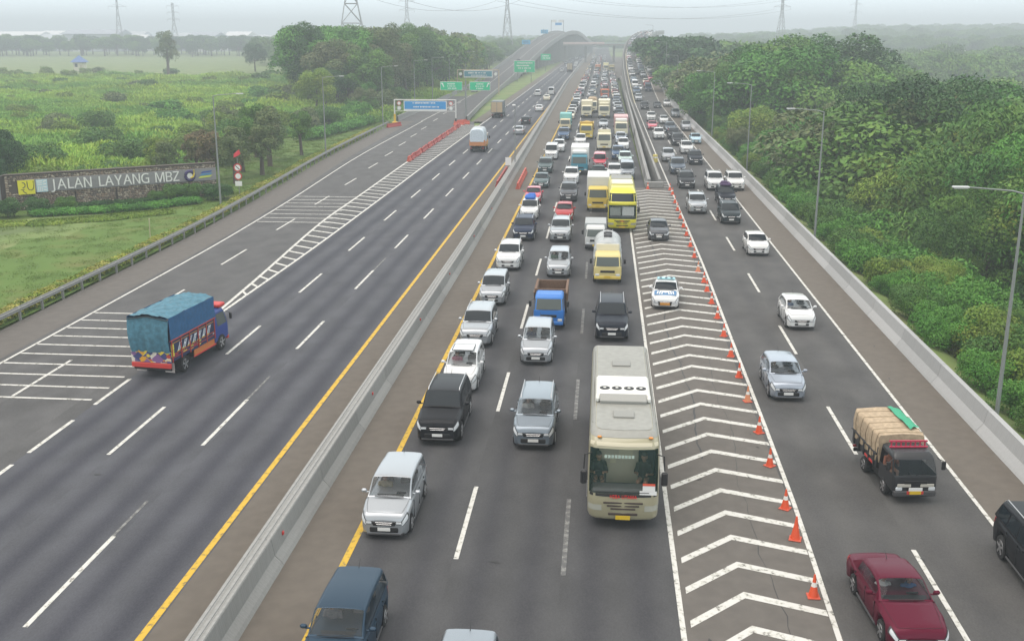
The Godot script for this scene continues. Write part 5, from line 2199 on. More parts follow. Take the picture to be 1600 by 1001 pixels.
	b.cyl(Vector3(.1, 6.2, 0), Vector3(-2.6, 6.25, 0), .05, 6)
	part(o, "mast_arm", b, st)
	b = MB.new()
	b.box(Vector3(-1.9, 6.7, .1), Vector3(2.9, 2.0, .08), .02)
	sp = part(o, "board", b, mat("board_cream", .68, .62, .42, .6))
	text_bars(sp, -3.1, -.7, 5.95, 7.3, .15, 3, mat("board_pale", .55, .48, .30, .7), 33)
	o = thing("roadside_board", "small pale yellow board over the far flyover edge", "road sign", Vector3(at_d(RISE, 428)[2] + 2.9, at_d(RISE, 428)[3], -428))
	b = MB.new()
	b.cyl(Vector3(0, -1, 0), Vector3(0, 6.4, 0), .12, 8)
	part(o, "mast", b, st)
	b = MB.new()
	b.box(Vector3(-.6, 5.0, .1), Vector3(3.8, 1.5, .08), .02)
	part(o, "board", b, mat("board_cream", .68, .62, .42, .6))
	# blue boards along the ramp and the sign bridge on its crest
	for q in [[560.0, -40.8, "blue direction board on the outer side of the climbing ramp"], [655.0, -36.6, "farther blue direction board near the ramp crest"]]:
		var r := at_d([[505, 5.6], [570, 9.8], [640, 13.8], [700, 16.6]], q[0])
		o = thing("direction_sign", q[2], "road sign", Vector3(q[1], r[1], -q[0]))
		b = MB.new()
		b.cyl(Vector3(0, -.2, -.1), Vector3(0, 4.6, -.1), .12, 8)
		part(o, "post", b, st)
		b = MB.new()
		b.box(Vector3(.6, 3.0, 0), Vector3(4.4, 2.2, .08), .02)
		sp = part(o, "sign_panel", b, mat("sign_sky", .05, .33, .55, .5))
		text_bars(sp, -1.2, 2.4, 2.2, 3.8, .05, 2, mat("sign_navy", .02, .06, .14, .5), 40)
	o = thing("sign_bridge", "white and blue sign bridge standing on the ramp crest", "gantry", Vector3(-31.5, 16.8, -715))
	for x in [-3.4, 4.6]:
		b = MB.new()
		b.cyl(Vector3(x, -.2, 0), Vector3(x, 8.0, 0), .16, 8)
		part(o, "post", b, st)
	for x in [-1.6, 2.9]:
		bx(o, "sign_panel", Vector3(x, 7.4, .1), Vector3(3.2, 1.6, .15), wh, .02)
	bx(o, "blue_panel", Vector3(1.3, 5.6, .1), Vector3(4.2, 1.6, .15), bl, .02)
	# yellow warning drum on the inner edge of the climbing road
	o = thing("warning_drum", "yellow warning drum standing at the slot wall", "drum", Vector3(7.05, 0, -142))
	b = MB.new()
	b.tube([V0, Vector3(0, .5, 0), Vector3(0, 1.0, 0)], [.36, .34, .3], 14)
	part(o, "drum_body", b, mat("drum_yellow", .62, .52, .14, .6))
	b = MB.new()
	b.tube([Vector3(0, .55, 0), Vector3(0, .72, 0)], [.345, .335], 14, false)
	part(o, "band", b, wh)
	# small white notice on the median
	o = thing("notice_board", "small white notice board fixed on the median by the red barriers", "sign", Vector3(-11.2, 0, -128))
	b = MB.new()
	b.cyl(Vector3(0, 0, 0), Vector3(0, 1.9, 0), .04, 6)
	part(o, "post", b, st)
	bx(o, "sign_plate", Vector3(-.1, 1.55, .05), Vector3(.72, .95, .04), wh, .01)
	# tall thin mast on the median
	o = thing("camera_mast", "tall thin grey mast rising from the median by the red barriers", "mast", Vector3(-10.9, 0, -133))
	b = MB.new()
	b.tube([V0, Vector3(0, 8.0, 0)], [.08, .05], 8)
	part(o, "mast", b, st)
	bx(o, "camera_box", Vector3(-.15, 7.9, .05), Vector3(.4, .2, .22), wh, .04)

func pylon_point(t: float, k: int, h: float, base: float) -> Vector3:
	var w := lerpf(base, base * .16, minf(t / .62, 1.0)) * .5
	return Vector3([-w, w, w, -w][k % 4], t * h, [-w, -w, w, w][k % 4])

func pylon(x: float, d: float, h: float, base: float, label: String) -> void:
	var o := thing("power_pylon", label, "pylon", Vector3(x, 0, -d), .25)
	var st := mat("pylon_steel", .30, .31, .315, .6, .2)
	var b := MB.new()
	var lev := [0.0, .18, .34, .48, .60, .70, .79, .87, .94, 1.0]
	var r := base * .012 + .09
	for k in 4:
		for i in lev.size() - 1:
			b.tube([pylon_point(lev[i], k, h, base), pylon_point(lev[i + 1], k, h, base)], [r, r * .9], 4, false)
	part(o, "leg_frame", b, st)
	b = MB.new()
	for k in 4:
		for i in lev.size() - 1:
			b.tube([pylon_point(lev[i], k, h, base), pylon_point(lev[i + 1], k + 1, h, base)], [r * .6, r * .6], 4, false)
			b.tube([pylon_point(lev[i], k + 1, h, base), pylon_point(lev[i + 1], k, h, base)], [r * .6, r * .6], 4, false)
			b.tube([pylon_point(lev[i + 1], k, h, base), pylon_point(lev[i + 1], k + 1, h, base)], [r * .6, r * .6], 4, false)
	part(o, "lattice", b, st)
	for t in [.66, .80, .93]:
		b = MB.new()
		var aw: float = h * .125
		for sx in [-1.0, 1.0]:
			for z in [-.5, .5]:
				b.tube([Vector3(sx * .4, t * h, z * base * .14), Vector3(sx * aw, t * h + .3, 0)], [r * .7, r * .5], 4, false)
				b.tube([Vector3(sx * .4, t * h + h * .035, z * base * .14), Vector3(sx * aw, t * h + .3, 0)], [r * .6, r * .4], 4, false)
			b.tube([Vector3(sx * aw, t * h + .3, 0), Vector3(sx * aw, t * h - 2.0, 0)], [.12, .12], 5)
		part(o, "cross_arm", b, st)

func pylons() -> void:
	var q := [[-117.0, 500.0, 62.0, 17.0, "large lattice pylon rising behind the west woods"], [-182.0, 1000.0, 56.0, 13.0, "hazy pylon with wide arms beyond the west woods"], [-61.5, 690.0, 58.0, 8.0, "slim tall pylon left of the flyover ramp, close to the woods edge"], [-412.0, 900.0, 58.0, 7.0, "thin pylon beyond the warehouses"], [-404.0, 1000.0, 44.0, 10.0, "squat pylon with stacked arms near the far tree row"], [142.0, 900.0, 56.0, 9.0, "hazy pylon above the far east tree line"], [300.0, 1350.0, 62.0, 8.0, "faint slim pylon over the far east ridge"]]
	q[4][4] = "squat pylon with stacked arms near the far tree row"
	q[2][4] = "slim tall pylon beside the woods, close to the flyover ramp"
	for p in q:
		pylon(p[0], p[1], p[2], p[3], p[4])
	# wires
	var wm := mat("wire", .12, .12, .12, .6)
	for pr in [[q[2], q[5]], [q[0], q[2]]]:
		var A := Vector3(pr[0][0], 0, -pr[0][1])
		var B := Vector3(pr[1][0], 0, -pr[1][1])
		for t in [.66, .80, .93]:
			for sx in [-1.0, 1.0]:
				var a: Vector3 = A + Vector3(sx * pr[0][2] * .12, t * pr[0][2] - 2, 0)
				var c: Vector3 = B + Vector3(sx * pr[1][2] * .12, t * pr[1][2] - 2, 0)
				var pts := []
				var rr := []
				for k in 17:
					var s := k / 16.0
					pts.append(a.lerp(c, s) - Vector3(0, 9.0 * 4 * s * (1 - s), 0)); rr.append(.075)
				var b := MB.new()
				b.tube(pts, rr, 4, false)
				var lab := "sagging power wire spanning high over the road" if pr[0] == q[2] else "sagging power wire between the two pylons by the west woods"
				tag(part(self, "power_wire", b, wm), lab, "wire", lab.replace("wire", "wires"))

func hut_and_sheds() -> void:
	var o := thing("field_hut", "small white hut with a blue hipped roof alone in the field", "hut", Vector3(-237, 0, -474), .2)
	bx(o, "wall", Vector3(0, 1.9, 0), Vector3(4.6, 3.8, 4.6), mat("hut_cream", .62, .58, .46, .8), .03)
	bx(o, "window", Vector3(-1.0, 2.6, 2.31), Vector3(1.2, 1.5, .06), mat("hut_dark", .03, .035, .04, .4), 0)
	bx(o, "door", Vector3(1.1, 1.4, 2.32), Vector3(1.0, 2.4, .08), mat("hut_door", .5, .44, .32, .7), .01)
	var b := MB.new()
	var e := [Vector3(-3.4, 3.9, -3.4), Vector3(3.4, 3.9, -3.4), Vector3(3.4, 3.9, 3.4), Vector3(-3.4, 3.9, 3.4)]
	for k in 4:
		b.poly([e[k], e[(k + 1) % 4], Vector3(0, 7.0, 0)], Vector3(0, 4, 0))
	b.poly(e, Vector3(0, 6, 0))
	part(o, "roof", b, mat("roof_blue", .06, .13, .32, .6))
	var rr := RandomNumberGenerator.new()
	rr.seed = 44
	var labs := [["white", "long white warehouse with a pale roof beyond the far field"], ["grey", "long grey warehouse with a low roof beyond the far field"]]
	for k in 26:
		var d := rr.randf_range(980, 1180)
		var x: float = -(d * lerpf(.60, .30, k / 25.0)) + rr.randf_range(-15, 15)
		var l := rr.randf_range(18, 55)
		var h := rr.randf_range(8, 16)
		var t: Array = labs[k % 2]
		o = thing("warehouse", t[1], "warehouse", Vector3(x, 0, -d), rr.randf_range(-.1, .1), "%s warehouses on the horizon" % t[0])
		var wm := mat("shed_" + t[0], .62, .62, .60, .8) if k % 2 == 0 else mat("shed_" + t[0], .36, .38, .40, .8)
		bx(o, "wall", Vector3(0, h * .5, 0), Vector3(l, h, 30), wm, .1)
		b = MB.new()
		var y0 := h
		var A := [Vector3(-l * .5 - 1, y0, 16), Vector3(l * .5 + 1, y0, 16), Vector3(l * .5 + 1, y0 + 4, 0), Vector3(-l * .5 - 1, y0 + 4, 0), Vector3(-l * .5 - 1, y0, -16), Vector3(l * .5 + 1, y0, -16)]
		b.poly([A[0], A[1], A[2], A[3]], Vector3(0, y0 - 5, 0))
		b.poly([A[4], A[5], A[2], A[3]], Vector3(0, y0 - 5, 0))
		b.poly([A[0], A[3], A[4]], Vector3(0, y0, 0))
		b.poly([A[1], A[2], A[5]], Vector3(0, y0, 0))
		part(o, "roof", b, mat("shed_roof_%d" % (k % 3), [.62, .40, .30][k % 3], [.63, .43, .33][k % 3], [.64, .46, .38][k % 3], .6))
		for w in 4:
			bx(o, "window", Vector3(l * (w - 1.5) * .22, h * .55, 15.05), Vector3(l * .12, h * .22, .2), mat("shed_glass", .08, .10, .12, .3), 0)
	o = thing("red_roof_house", "pale house with a pinkish roof among the far east trees", "house", Vector3(560, 3, -1150))
	bx(o, "wall", Vector3(0, 4, 0), Vector3(24, 8, 12), mat("shed_white", .62, .62, .60, .8), .05)
	b = MB.new()
	b.poly([Vector3(-14, 8, 8), Vector3(14, 8, 8), Vector3(10, 13, 0), Vector3(-10, 13, 0)], Vector3(0, 5, 0))
	b.poly([Vector3(-14, 8, -8), Vector3(14, 8, -8), Vector3(10, 13, 0), Vector3(-10, 13, 0)], Vector3(0, 5, 0))
	b.poly([Vector3(-14, 8, 8), Vector3(-14, 8, -8), Vector3(-10, 13, 0)], Vector3(0, 8, 0))
	b.poly([Vector3(14, 8, 8), Vector3(14, 8, -8), Vector3(10, 13, 0)], Vector3(0, 8, 0))
	part(o, "roof", b, mat("roof_pink", .62, .30, .26, .7))
	for w in 3:
		bx(o, "window", Vector3((w - 1) * 7, 4.5, 6.05), Vector3(3, 2.4, .15), mat("shed_glass", .08, .10, .12, .3), 0)

# ---------------------------------------------------------------- vegetation placement
func east_forest() -> void:
	var r := RandomNumberGenerator.new()
	r.seed = 2024
	rng.seed = 99
	# creepers and low shrubs on the bank behind the parapet
	var names := {"fresh": "fresh green", "lime": "yellow green", "mid": "mid green", "dark": "dark green", "grey": "grey green", "dry": "brownish"}
	var d := 30.0
	while d < 262:
		var lod := "near" if d < 75 else "mid"
		for k in 4:
			var x := 20.6 + k * 2.0 + r.randf_range(-.5, .5)
			if x > d * .43 + 6:
				continue
			var pal: String = ["fresh", "fresh", "mid", "lime", "fresh", "mid"][r.randi() % 6]
			var s := r.randf_range(.7, 1.15) * (.75 if k == 0 else 1.0)
			var gy := ground_y(x, d)
			plant_tree("bush-%s-%s" % [pal, lod], x, d + r.randf_range(-1, 1), gy - .1, s * (1.0 + .2 * k), "%s shrub on the bank below the parapet" % names[pal], "%s bank shrubs" % names[pal], "bank_shrub", "shrub", 1.15)
		d += 3.4 if d < 130 else 6.0
	# forest trees on a jittered grid
	d = 36.0
	while d < 430:
		var step := 7.8 if d < 120 else (9.5 if d < 230 else 12.0)
		var x := 25.5 + r.randf_range(-1, 1)
		if d > 150:
			x = 21.5 + r.randf_range(-.5, 1.0)
		while x < d * .42 + 14:
			if d > 300 and x / d > .225:
				break
			var lod := "near" if d < 95 else ("mid" if d < 260 else "far")
			var px := x + r.randf_range(-1.6, 1.6)
			var pd := d + r.randf_range(-2.2, 2.2)
			var q := r.randf()
			var kind: String
			var pal: String
			if d < 130 and x > 31:
				kind = "feather" if q < .7 else ("broad" if q < .85 else "round")
				pal = ["lime", "mid", "fresh", "mid", "lime", "dark", "mid"][r.randi() % 7]
			elif d < 130:
				kind = "feather" if q < .3 else ("round" if q < .7 else "broad")
				pal = "mid" if q < .5 else ("dark" if q < .85 else "lime")
			elif d < 240:
				kind = "round" if q < .4 else ("tall" if q < .7 else "broad")
				pal = ["mid", "fresh", "dark", "grey", "mid"][r.randi() % 5]
			else:
				kind = "broad" if q < .4 else ("umbrella" if q < .7 else "round")
				pal = "mid" if q < .6 else ("dark" if q < .85 else "grey")
			var top := 0.0           # wanted height of the crown above the road
			var u := px / pd
			if d < 60:
				top = lerpf(-2.0, 4.0, smoothstep(24, 32, px)) + r.randf_range(-1.2, 1.2)
			elif d < 135:
				top = lerpf(-1.5, 9.0, smoothstep(27, 36, px)) + r.randf_range(-1.5, 1.5)
				if px > 28 and px < 36 and pd > 60 and pd < 86:
					top = r.randf_range(-3.0, -1.5)      # the hollow
			elif d < 190:
				top = lerpf(.5, 5.5, smoothstep(24, 36, px)) + r.randf_range(-1.2, 1.2)
			elif d < 310:
				top = (lerpf(8.0, 13.5, smoothstep(20, 30, px)) if u < .235 else 3.5) + r.randf_range(-1.8, 1.8)
			else:
				top = (13.0 if u < .19 else 9.0) + r.randf_range(-2.0, 1.6)
			var gy := ground_y(px, pd)
			var hh: float = {"tall": 13.6, "broad": 9.3, "umbrella": 10.0, "feather": 10.2, "round": 10.0}[kind]
			var sc := clampf((top - gy) / hh, .45, 2.3)
			plant_tree("%s-%s-%s" % [kind, pal, lod], px, pd, gy, sc * r.randf_range(.95, 1.05), "%s %s tree in the forest east of the parapet" % [names[pal], {"feather": "drooping", "broad": "spreading", "round": "rounded", "tall": "tall", "umbrella": "flat topped"}[kind]], "%s %s forest trees" % [names[pal], kind], "forest_tree").scale *= Vector3(r.randf_range(1.05, 1.4), 1, r.randf_range(1.05, 1.4))
			x += step
		d += step
	# single trees that stand out
	plant_tree("round-dark-near", 36.0, 128, -11.2, 2.3, "dark bushy tree rising alone above the pale green canopy", "", "forest_tree")
	plant_tree("round-lime-mid", 23.5, 168, -5, 1.05, "pale green dome shaped tree touching the parapet", "", "forest_tree")
	plant_tree("round-fresh-mid", 24.0, 152, -5, .86, "bright green rounded tree next to a pale dome shaped one at the parapet", "", "forest_tree")
	plant_tree("tall-fresh-mid", 38.0, 232, -11, 1.85, "tall bright green tree towering over the parapet woods", "", "forest_tree")
	plant_tree("tall-fresh-mid", 44.0, 240, -11, 1.9, "tall green tree paired with the towering bright one", "", "forest_tree")
	# the woods that run on to the horizon
	var xf := []
	var cols := []
	var far: Mesh = tree_kind("broad-mid-far").crown
	for k in 2400:
		var band := r.randi() % 5
		var dd: float = [470.0, 900.0, 1150.0, 1450.0, 1850.0][band] + r.randf_range(-60, 60)
		var x := r.randf_range(.06, .47) * dd + 12.0
		if band == 0:
			dd = r.randf_range(440, 620)
			x = dd * r.randf_range(.07, .46)
		var s := r.randf_range(.9, 1.5) * (1.15 if band > 1 else (1.0 if band == 1 else 1.35))
		xf.append(Transform3D(Basis(UP, r.randf() * TAU).scaled(Vector3(s, s * r.randf_range(.85, 1.15), s)), Vector3(x, ground_y(x, dd) - 1.0, -dd)))
		var f := r.randf_range(.7, 1.15)
		cols.append(Color(f, f, f))
	scatter("distant_woods", "hazy tree covered land running to the horizon east of the road", "woods", far, xf, cols, leaf_mat("leaves"))

func west_plants() -> void:
	var r := RandomNumberGenerator.new()
	r.seed = 555
	rng.seed = 31
	# rough grass and weeds of the field
	var blade := leafy(3, [[Vector3(0, .3, 0), Vector3(1.0, .55, 1.0)], [Vector3(.7, .2, .4), Vector3(.8, .4, .8)], [Vector3(-.5, .2, -.6), Vector3(.8, .45, .8)]], 420, .36, .07, [[.19, .305, .046], [.235, .335, .055], [.14, .26, .04]], -.7, .8)
	var fn := FastNoiseLite.new()
	fn.seed = 17
	fn.frequency = .018
	var f2 := FastNoiseLite.new()
	f2.seed = 18
	f2.frequency = .06
	var xf := []
	var cols := []
	for k in 15000:
		var dd := 104.0 + 296.0 * pow(r.randf(), .8)
		var x := -r.randf_range(44.0, dd * .60 + 10)
		if dd < 112 and x > -60 or dd < 200 and x > -52:
			continue
		if dd > 400 and r.randf() < .5:
			continue
		var a := fn.get_noise_2d(x, dd)
		var b := f2.get_noise_2d(x, dd)
		var s := r.randf_range(.8, 1.5) * (1.0 + b * .5) * (.9 + dd / 900.0)
		xf.append(Transform3D(Basis(UP, r.randf() * TAU).scaled(Vector3(s * 1.2, s * (1.0 + .5 * b), s * 1.2)), Vector3(x, ground_y(x, dd) - .1, -dd)))
		var g := 1.0 + a * .5
		cols.append(Color(g * (1.05 + b * .35), g * 1.12, g * .95) if a > -.25 else Color(.75, .95, .9))
	scatter("field_grass", "rank grass and weeds covering the field behind the name wall", "grass", blade, xf, cols, leaf_mat("leaves"))
	var names := {"fresh": "fresh green", "lime": "yellow green", "mid": "mid green", "dark": "dark green", "grey": "grey green", "dry": "brownish"}
	# thickets in the field
	for k in 120:
		var dd := 115.0 + 330.0 * pow(r.randf(), 1.2)
		var x := -r.randf_range(50.0, dd * .58)
		var pal: String = ["mid", "lime", "mid", "grey", "lime", "fresh", "lime"][r.randi() % 7]
		plant_tree("bush-%s-%s" % [pal, "mid" if dd < 220 else "far"], x, dd, -.2, r.randf_range(.8, 1.7), "%s bush growing wild in the field" % names[pal], "%s field bushes" % names[pal], "field_bush", "shrub", r.randf_range(.6, .9))
	# scrub right behind the name wall and along the verge
	for q in [[-45.0, 118.0, "dry", 1.0], [-47.5, 121.0, "dry", .9], [-43.0, 122.0, "grey", 1.0], [-49.0, 116.0, "grey", .8], [-41.5, 117.0, "grey", .9], [-52.0, 120.0, "lime", .8], [-40.8, 124.5, "grey", 1.0], [-44.0, 127.0, "mid", 1.1]]:
		plant_tree("sapling-%s-mid" % q[2], q[0], q[1], 0, q[3], "%s sapling in the scrub behind the name wall" % names[q[2]], "%s scrub saplings" % names[q[2]], "sapling", "tree")
	for q in [[-42.5, 133.0, "grey", 1.15], [-44.5, 139.0, "grey", 1.2], [-42.0, 146.0, "mid", 1.0], [-47.5, 143.0, "mid", 1.2]]:
		plant_tree("sapling-%s-mid" % q[2], q[0], q[1], 0, q[3], "%s young tree with a slim trunk on the verge lawn" % names[q[2]], "%s verge trees" % names[q[2]], "young_tree", "tree")
	for q in [[-70.0, 117.0, 1.0], [-72.5, 122.0, .9], [-68.5, 112.0, .75], [-66.5, 104.0, .55]]:
		plant_tree("round-dark-mid", q[0], q[1], -1.5, q[2] * .75, "dark leafy tree at the west edge of the field behind the wall", "dark trees at the field edge", "field_tree")
	hedge("verge_hedge", "long loose green hedge on the verge in front of the woods", [Vector3(-47, 0, -166), Vector3(-46, 0, -176), Vector3(-44.6, 0, -190), Vector3(-44, 0, -200)], 3.0, 1.6, 420, "fresh", .3)
	for q in [[-58.0, 172.0, "mid", 1.3], [-55.0, 178.0, "lime", 1.2], [-52.0, 184.0, "grey", 1.2], [-50.0, 192.0, "mid", 1.2], [-60.0, 165.0, "lime", 1.4], [-56.0, 160.0, "mid", 1.2], [-63.0, 176.0, "grey", 1.4], [-47.5, 205.0, "fresh", 1.2], [-48.5, 214.0, "mid", 1.4], [-47.0, 226.0, "grey", 1.5], [-47.0, 240.0, "mid", 1.5]]:
		plant_tree("bush-%s-mid" % q[2], q[0], q[1], -.1, q[3] * 1.2, "%s bush at the foot of the west woods" % names[q[2]], "%s wood edge bushes" % names[q[2]], "wood_edge_bush", "shrub")
	plant_tree("round-lime-mid", -58.0, 214.0, -.3, .98, "pale yellow green dome shaped tree before the west woods", "", "wood_tree")
	plant_tree("round-grey-mid", -48.2, 214.0, -.3, .62, "smaller flowering tree with greyish crown before the west woods", "", "wood_tree")
	# the west woods
	var d := 228.0
	while d < 540:
		var step := 9.5 if d < 330 else 13.0
		var x := -50.0 - r.randf_range(0, 2) - (3.0 if d > 400 else 0.0)
		while x > -d * .285:
			var q := r.randf()
			var kind := "round" if q < .35 else ("broad" if q < .6 else ("tall" if q < .8 else "feather"))
			var pal: String = ["mid", "mid", "grey", "dark", "fresh", "lime", "mid"][r.randi() % 7]
			var deep := smoothstep(0.0, 26.0, (d - 222.0) + (-50.0 - x) * .35)
			var top := lerpf(6.5, 16.5, deep) + r.randf_range(-2.0, 2.5) - 5.0 * smoothstep(380, 520, d) * smoothstep(-110, -60, x)
			var hh: float = {"tall": 13.6, "broad": 9.3, "feather": 10.2, "round": 10.0}[kind]
			plant_tree("%s-%s-%s" % [kind, pal, "mid" if d < 300 else "far"], x + r.randf_range(-2, 2), d + r.randf_range(-2.5, 2.5), -.3, top / hh, "%s %s tree in the woods west of the ramp" % [names[pal], {"feather": "drooping", "broad": "spreading", "round": "rounded", "tall": "tall"}[kind]], "%s %s trees of the west woods" % [names[pal], kind], "wood_tree")
			x -= step
		d += step
	plant_tree("round-dark-mid", -157.0, 478.0, -.3, 1.25, "dark round tree standing free at the end of the west woods", "", "field_tree")
	plant_tree("sapling-grey-mid", -175.5, 425.0, 0, 2.6, "thin tall tree standing alone in the field", "", "field_tree").scale = Vector3(2.3, 2.9, 2.3)
	# far tree rows along the field
	for k in 130:
		var dd := r.randf_range(780, 900)
		var x := -(dd * r.randf_range(.30, .62))
		plant_tree("%s-%s-far" % ["broad" if k % 3 else "round", ["mid", "dark"][k % 2]], x, dd, -.5, r.randf_range(.95, 1.65), "%s tree in the far row behind the field" % ["mid green", "dark green"][k % 2], "%s far row trees" % ["mid green", "dark green"][k % 2], "far_tree")
	xf = []
	cols = []
	var far: Mesh = tree_kind("broad-mid-far").crown
	for k in 1500:
		var dd := 560.0 + 1700.0 * pow(r.randf(), 1.2)
		var x := -r.randf_range(56.0 if dd < 1000 else -40.0, dd * .32)
		if dd > 1500:
			x = -r.randf_range(-60, dd * .65)
		var s := r.randf_range(.9, 1.5)
		xf.append(Transform3D(Basis(UP, r.randf() * TAU).scaled(Vector3(s, s * r.randf_range(.8, 1.1), s)), Vector3(x, -1, -dd)))
		var f := r.randf_range(.7, 1.15)
		cols.append(Color(f, f, f))
	scatter("distant_woods", "hazy woods between the flyover and the horizon west of the road", "woods", far, xf, cols, leaf_mat("leaves"))

# ---------------------------------------------------------------- people: capsules joined smoothly, meshed as surface nets
func sdf_mesh(caps: Array, cell: float, k := .03) -> ArrayMesh:
	var lo := Vector3.ONE * 1e9
	var hi := -lo
	for c in caps:
		for e in [0, 1]:
			var rr: float = c[2 + e]
			lo = lo.min(c[e] - Vector3.ONE * (rr + .05))
			hi = hi.max(c[e] + Vector3.ONE * (rr + .05))
	var n := Vector3i(((hi - lo) / cell).ceil()) + Vector3i.ONE
	var F := PackedFloat32Array()
	F.resize(n.x * n.y * n.z)
	F.fill(1.0)
	for c in caps:
		var a: Vector3 = c[0]
		var b: Vector3 = c[1]
		var ab := b - a
		var l2 := maxf(ab.length_squared(), 1e-9)
		var m := maxf(c[2], c[3]) + .06
		var i0 := Vector3i(((a.min(b) - Vector3.ONE * m - lo) / cell).floor()).max(Vector3i.ZERO)
		var i1 := Vector3i(((a.max(b) + Vector3.ONE * m - lo) / cell).ceil()).min(n - Vector3i.ONE)
		for z in range(i0.z, i1.z + 1):
			for y in range(i0.y, i1.y + 1):
				for x in range(i0.x, i1.x + 1):
					var p := lo + Vector3(x, y, z) * cell
					var t := clampf((p - a).dot(ab) / l2, 0, 1)
					var dd := p.distance_to(a + ab * t) - lerpf(c[2], c[3], t)
					var id := x + n.x * (y + n.y * z)
					var o := F[id]
					var h := maxf(k - absf(o - dd), 0.0) / k
					F[id] = minf(o, dd) - h * h * k * .25
	var V := PackedVector3Array()
	var N := PackedVector3Array()
	var I := PackedInt32Array()
	var at := {}
	for z in n.z - 1:
		for y in n.y - 1:
			for x in n.x - 1:
				var s := 0
				var f := []
				for q in 8:
					var g := F[(x + (q & 1)) + n.x * ((y + ((q >> 1) & 1)) + n.y * (z + (q >> 2)))]
					f.append(g)
					if g < 0.0:
						s += 1
				if s == 0 or s == 8:
					continue
				var sum := V0
				var cnt := 0
				for e in [[0, 1], [2, 3], [4, 5], [6, 7], [0, 2], [1, 3], [4, 6], [5, 7], [0, 4], [1, 5], [2, 6], [3, 7]]:
					if (f[e[0]] < 0.0) != (f[e[1]] < 0.0):
						var t: float = f[e[0]] / (f[e[0]] - f[e[1]])
						var pa := Vector3(e[0] & 1, (e[0] >> 1) & 1, e[0] >> 2)
						var pb := Vector3(e[1] & 1, (e[1] >> 1) & 1, e[1] >> 2)
						sum += pa.lerp(pb, t)
						cnt += 1
				at[Vector3i(x, y, z)] = V.size()
				V.append(lo + (Vector3(x, y, z) + sum / cnt) * cell)
				N.append(Vector3(f[1] + f[3] + f[5] + f[7] - f[0] - f[2] - f[4] - f[6], f[2] + f[3] + f[6] + f[7] - f[0] - f[1] - f[4] - f[5], f[4] + f[5] + f[6] + f[7] - f[0] - f[1] - f[2] - f[3]).normalized())
	for c in at:
		for ax in 3:
			var u := Vector3i.ZERO
			var v := Vector3i.ZERO
			var w := Vector3i.ZERO
			w[ax] = 1; u[(ax + 1) % 3] = 1; v[(ax + 2) % 3] = 1
			if not (at.has(c - u) and at.has(c - v) and at.has(c - u - v)):
				continue
			var g0: float = F[c.x + n.x * (c.y + n.y * c.z)]
			var c1: Vector3i = c + w
			var g1: float = F[c1.x + n.x * (c1.y + n.y * c1.z)]
			if (g0 < 0.0) == (g1 < 0.0):
				continue
			var q := [at[c], at[c - u], at[c - u - v], at[c - v]]
			if g0 < 0.0:
				I.append_array([q[0], q[2], q[1], q[0], q[3], q[2]])
			else:
				I.append_array([q[0], q[1], q[2], q[0], q[2], q[3]])
	var A := []
	A.resize(Mesh.ARRAY_MAX)
	A[Mesh.ARRAY_VERTEX] = V; A[Mesh.ARRAY_NORMAL] = N; A[Mesh.ARRAY_INDEX] = I
	var m := ArrayMesh.new()
	m.add_surface_from_arrays(Mesh.PRIMITIVE_TRIANGLES, A)
	return m

var figure := {}

func person(at: Vector3, turn: float, shirt: Material, label: String, s := 1.0) -> void:
	if figure.is_empty():
		var body := []
		var sh := []
		body.append([Vector3(0, .1, 0), Vector3(0, .52, -.05), .13, .14])
		sh.append([Vector3(0, .08, 0), Vector3(0, .50, -.05), .155, .165])
		body.append([Vector3(0, .56, -.05), Vector3(0, .70, -.02), .055, .05])
		body.append([Vector3(0, .78, .015), Vector3(0, .85, -.005), .085, .098])
		body.append([Vector3(0, .73, .045), Vector3(0, .76, .05), .045, .06])
		body.append([Vector3(0, .80, .105), Vector3(0, .775, .118), .010, .014])
		for sx in [-1.0, 1.0]:
			body.append([Vector3(sx * .095, .80, .0), Vector3(sx * .10, .775, .0), .016, .012])
			body.append([Vector3(sx * .18, .52, -.05), Vector3(sx * .27, .27, .06), .055, .043])
			body.append([Vector3(sx * .27, .27, .06), Vector3(sx * .17, .36, .30), .042, .028])
			sh.append([Vector3(0, .53, -.05), Vector3(sx * .19, .52, -.05), .08, .07])
			sh.append([Vector3(sx * .19, .52, -.05), Vector3(sx * .26, .31, .04), .072, .062])
			var hp := Vector3(sx * .165, .365, .34)
			body.append([Vector3(sx * .17, .36, .30), hp, .03, .032])
			for f in 4:
				var k0 := hp + Vector3(0, .022 - f * .015, .03)
				var k1 := k0 + Vector3(-sx * .012, .004, .035 - absf(f - 1.3) * .004)
				body.append([k0, k1, .009, .0085])
				body.append([k1, k1 + Vector3(-sx * .028, -.006, .004), .0085, .0075])
			body.append([hp + Vector3(-sx * .02, .02, -.005), hp + Vector3(-sx * .05, .035, .02), .011, .009])
			body.append([Vector3(sx * .09, .08, .02), Vector3(sx * .12, .12, .42), .085, .062])
			body.append([Vector3(sx * .12, .12, .42), Vector3(sx * .12, -.26, .48), .06, .04])
			body.append([Vector3(sx * .12, -.28, .48), Vector3(sx * .12, -.30, .62), .045, .035])
		figure.body = sdf_mesh(body, .016, .03)
		figure.shirt = sdf_mesh(sh, .022, .04)
		figure.hair = sdf_mesh([[Vector3(0, .865, -.022), Vector3(0, .83, -.045), .100, .092], [Vector3(0, .90, .02), Vector3(0, .90, -.03), .075, .08]], .016, .03)
	var o := part(self, "person", figure.body, mat("skin", .30, .17, .11, .6), at)
	o.rotation.y = turn
	o.scale = Vector3.ONE * s
	tag(o, label, "person")
	part(o, "shirt", figure.shirt, shirt)
	part(o, "hair", figure.hair, mat("hair", .015, .012, .01, .6))

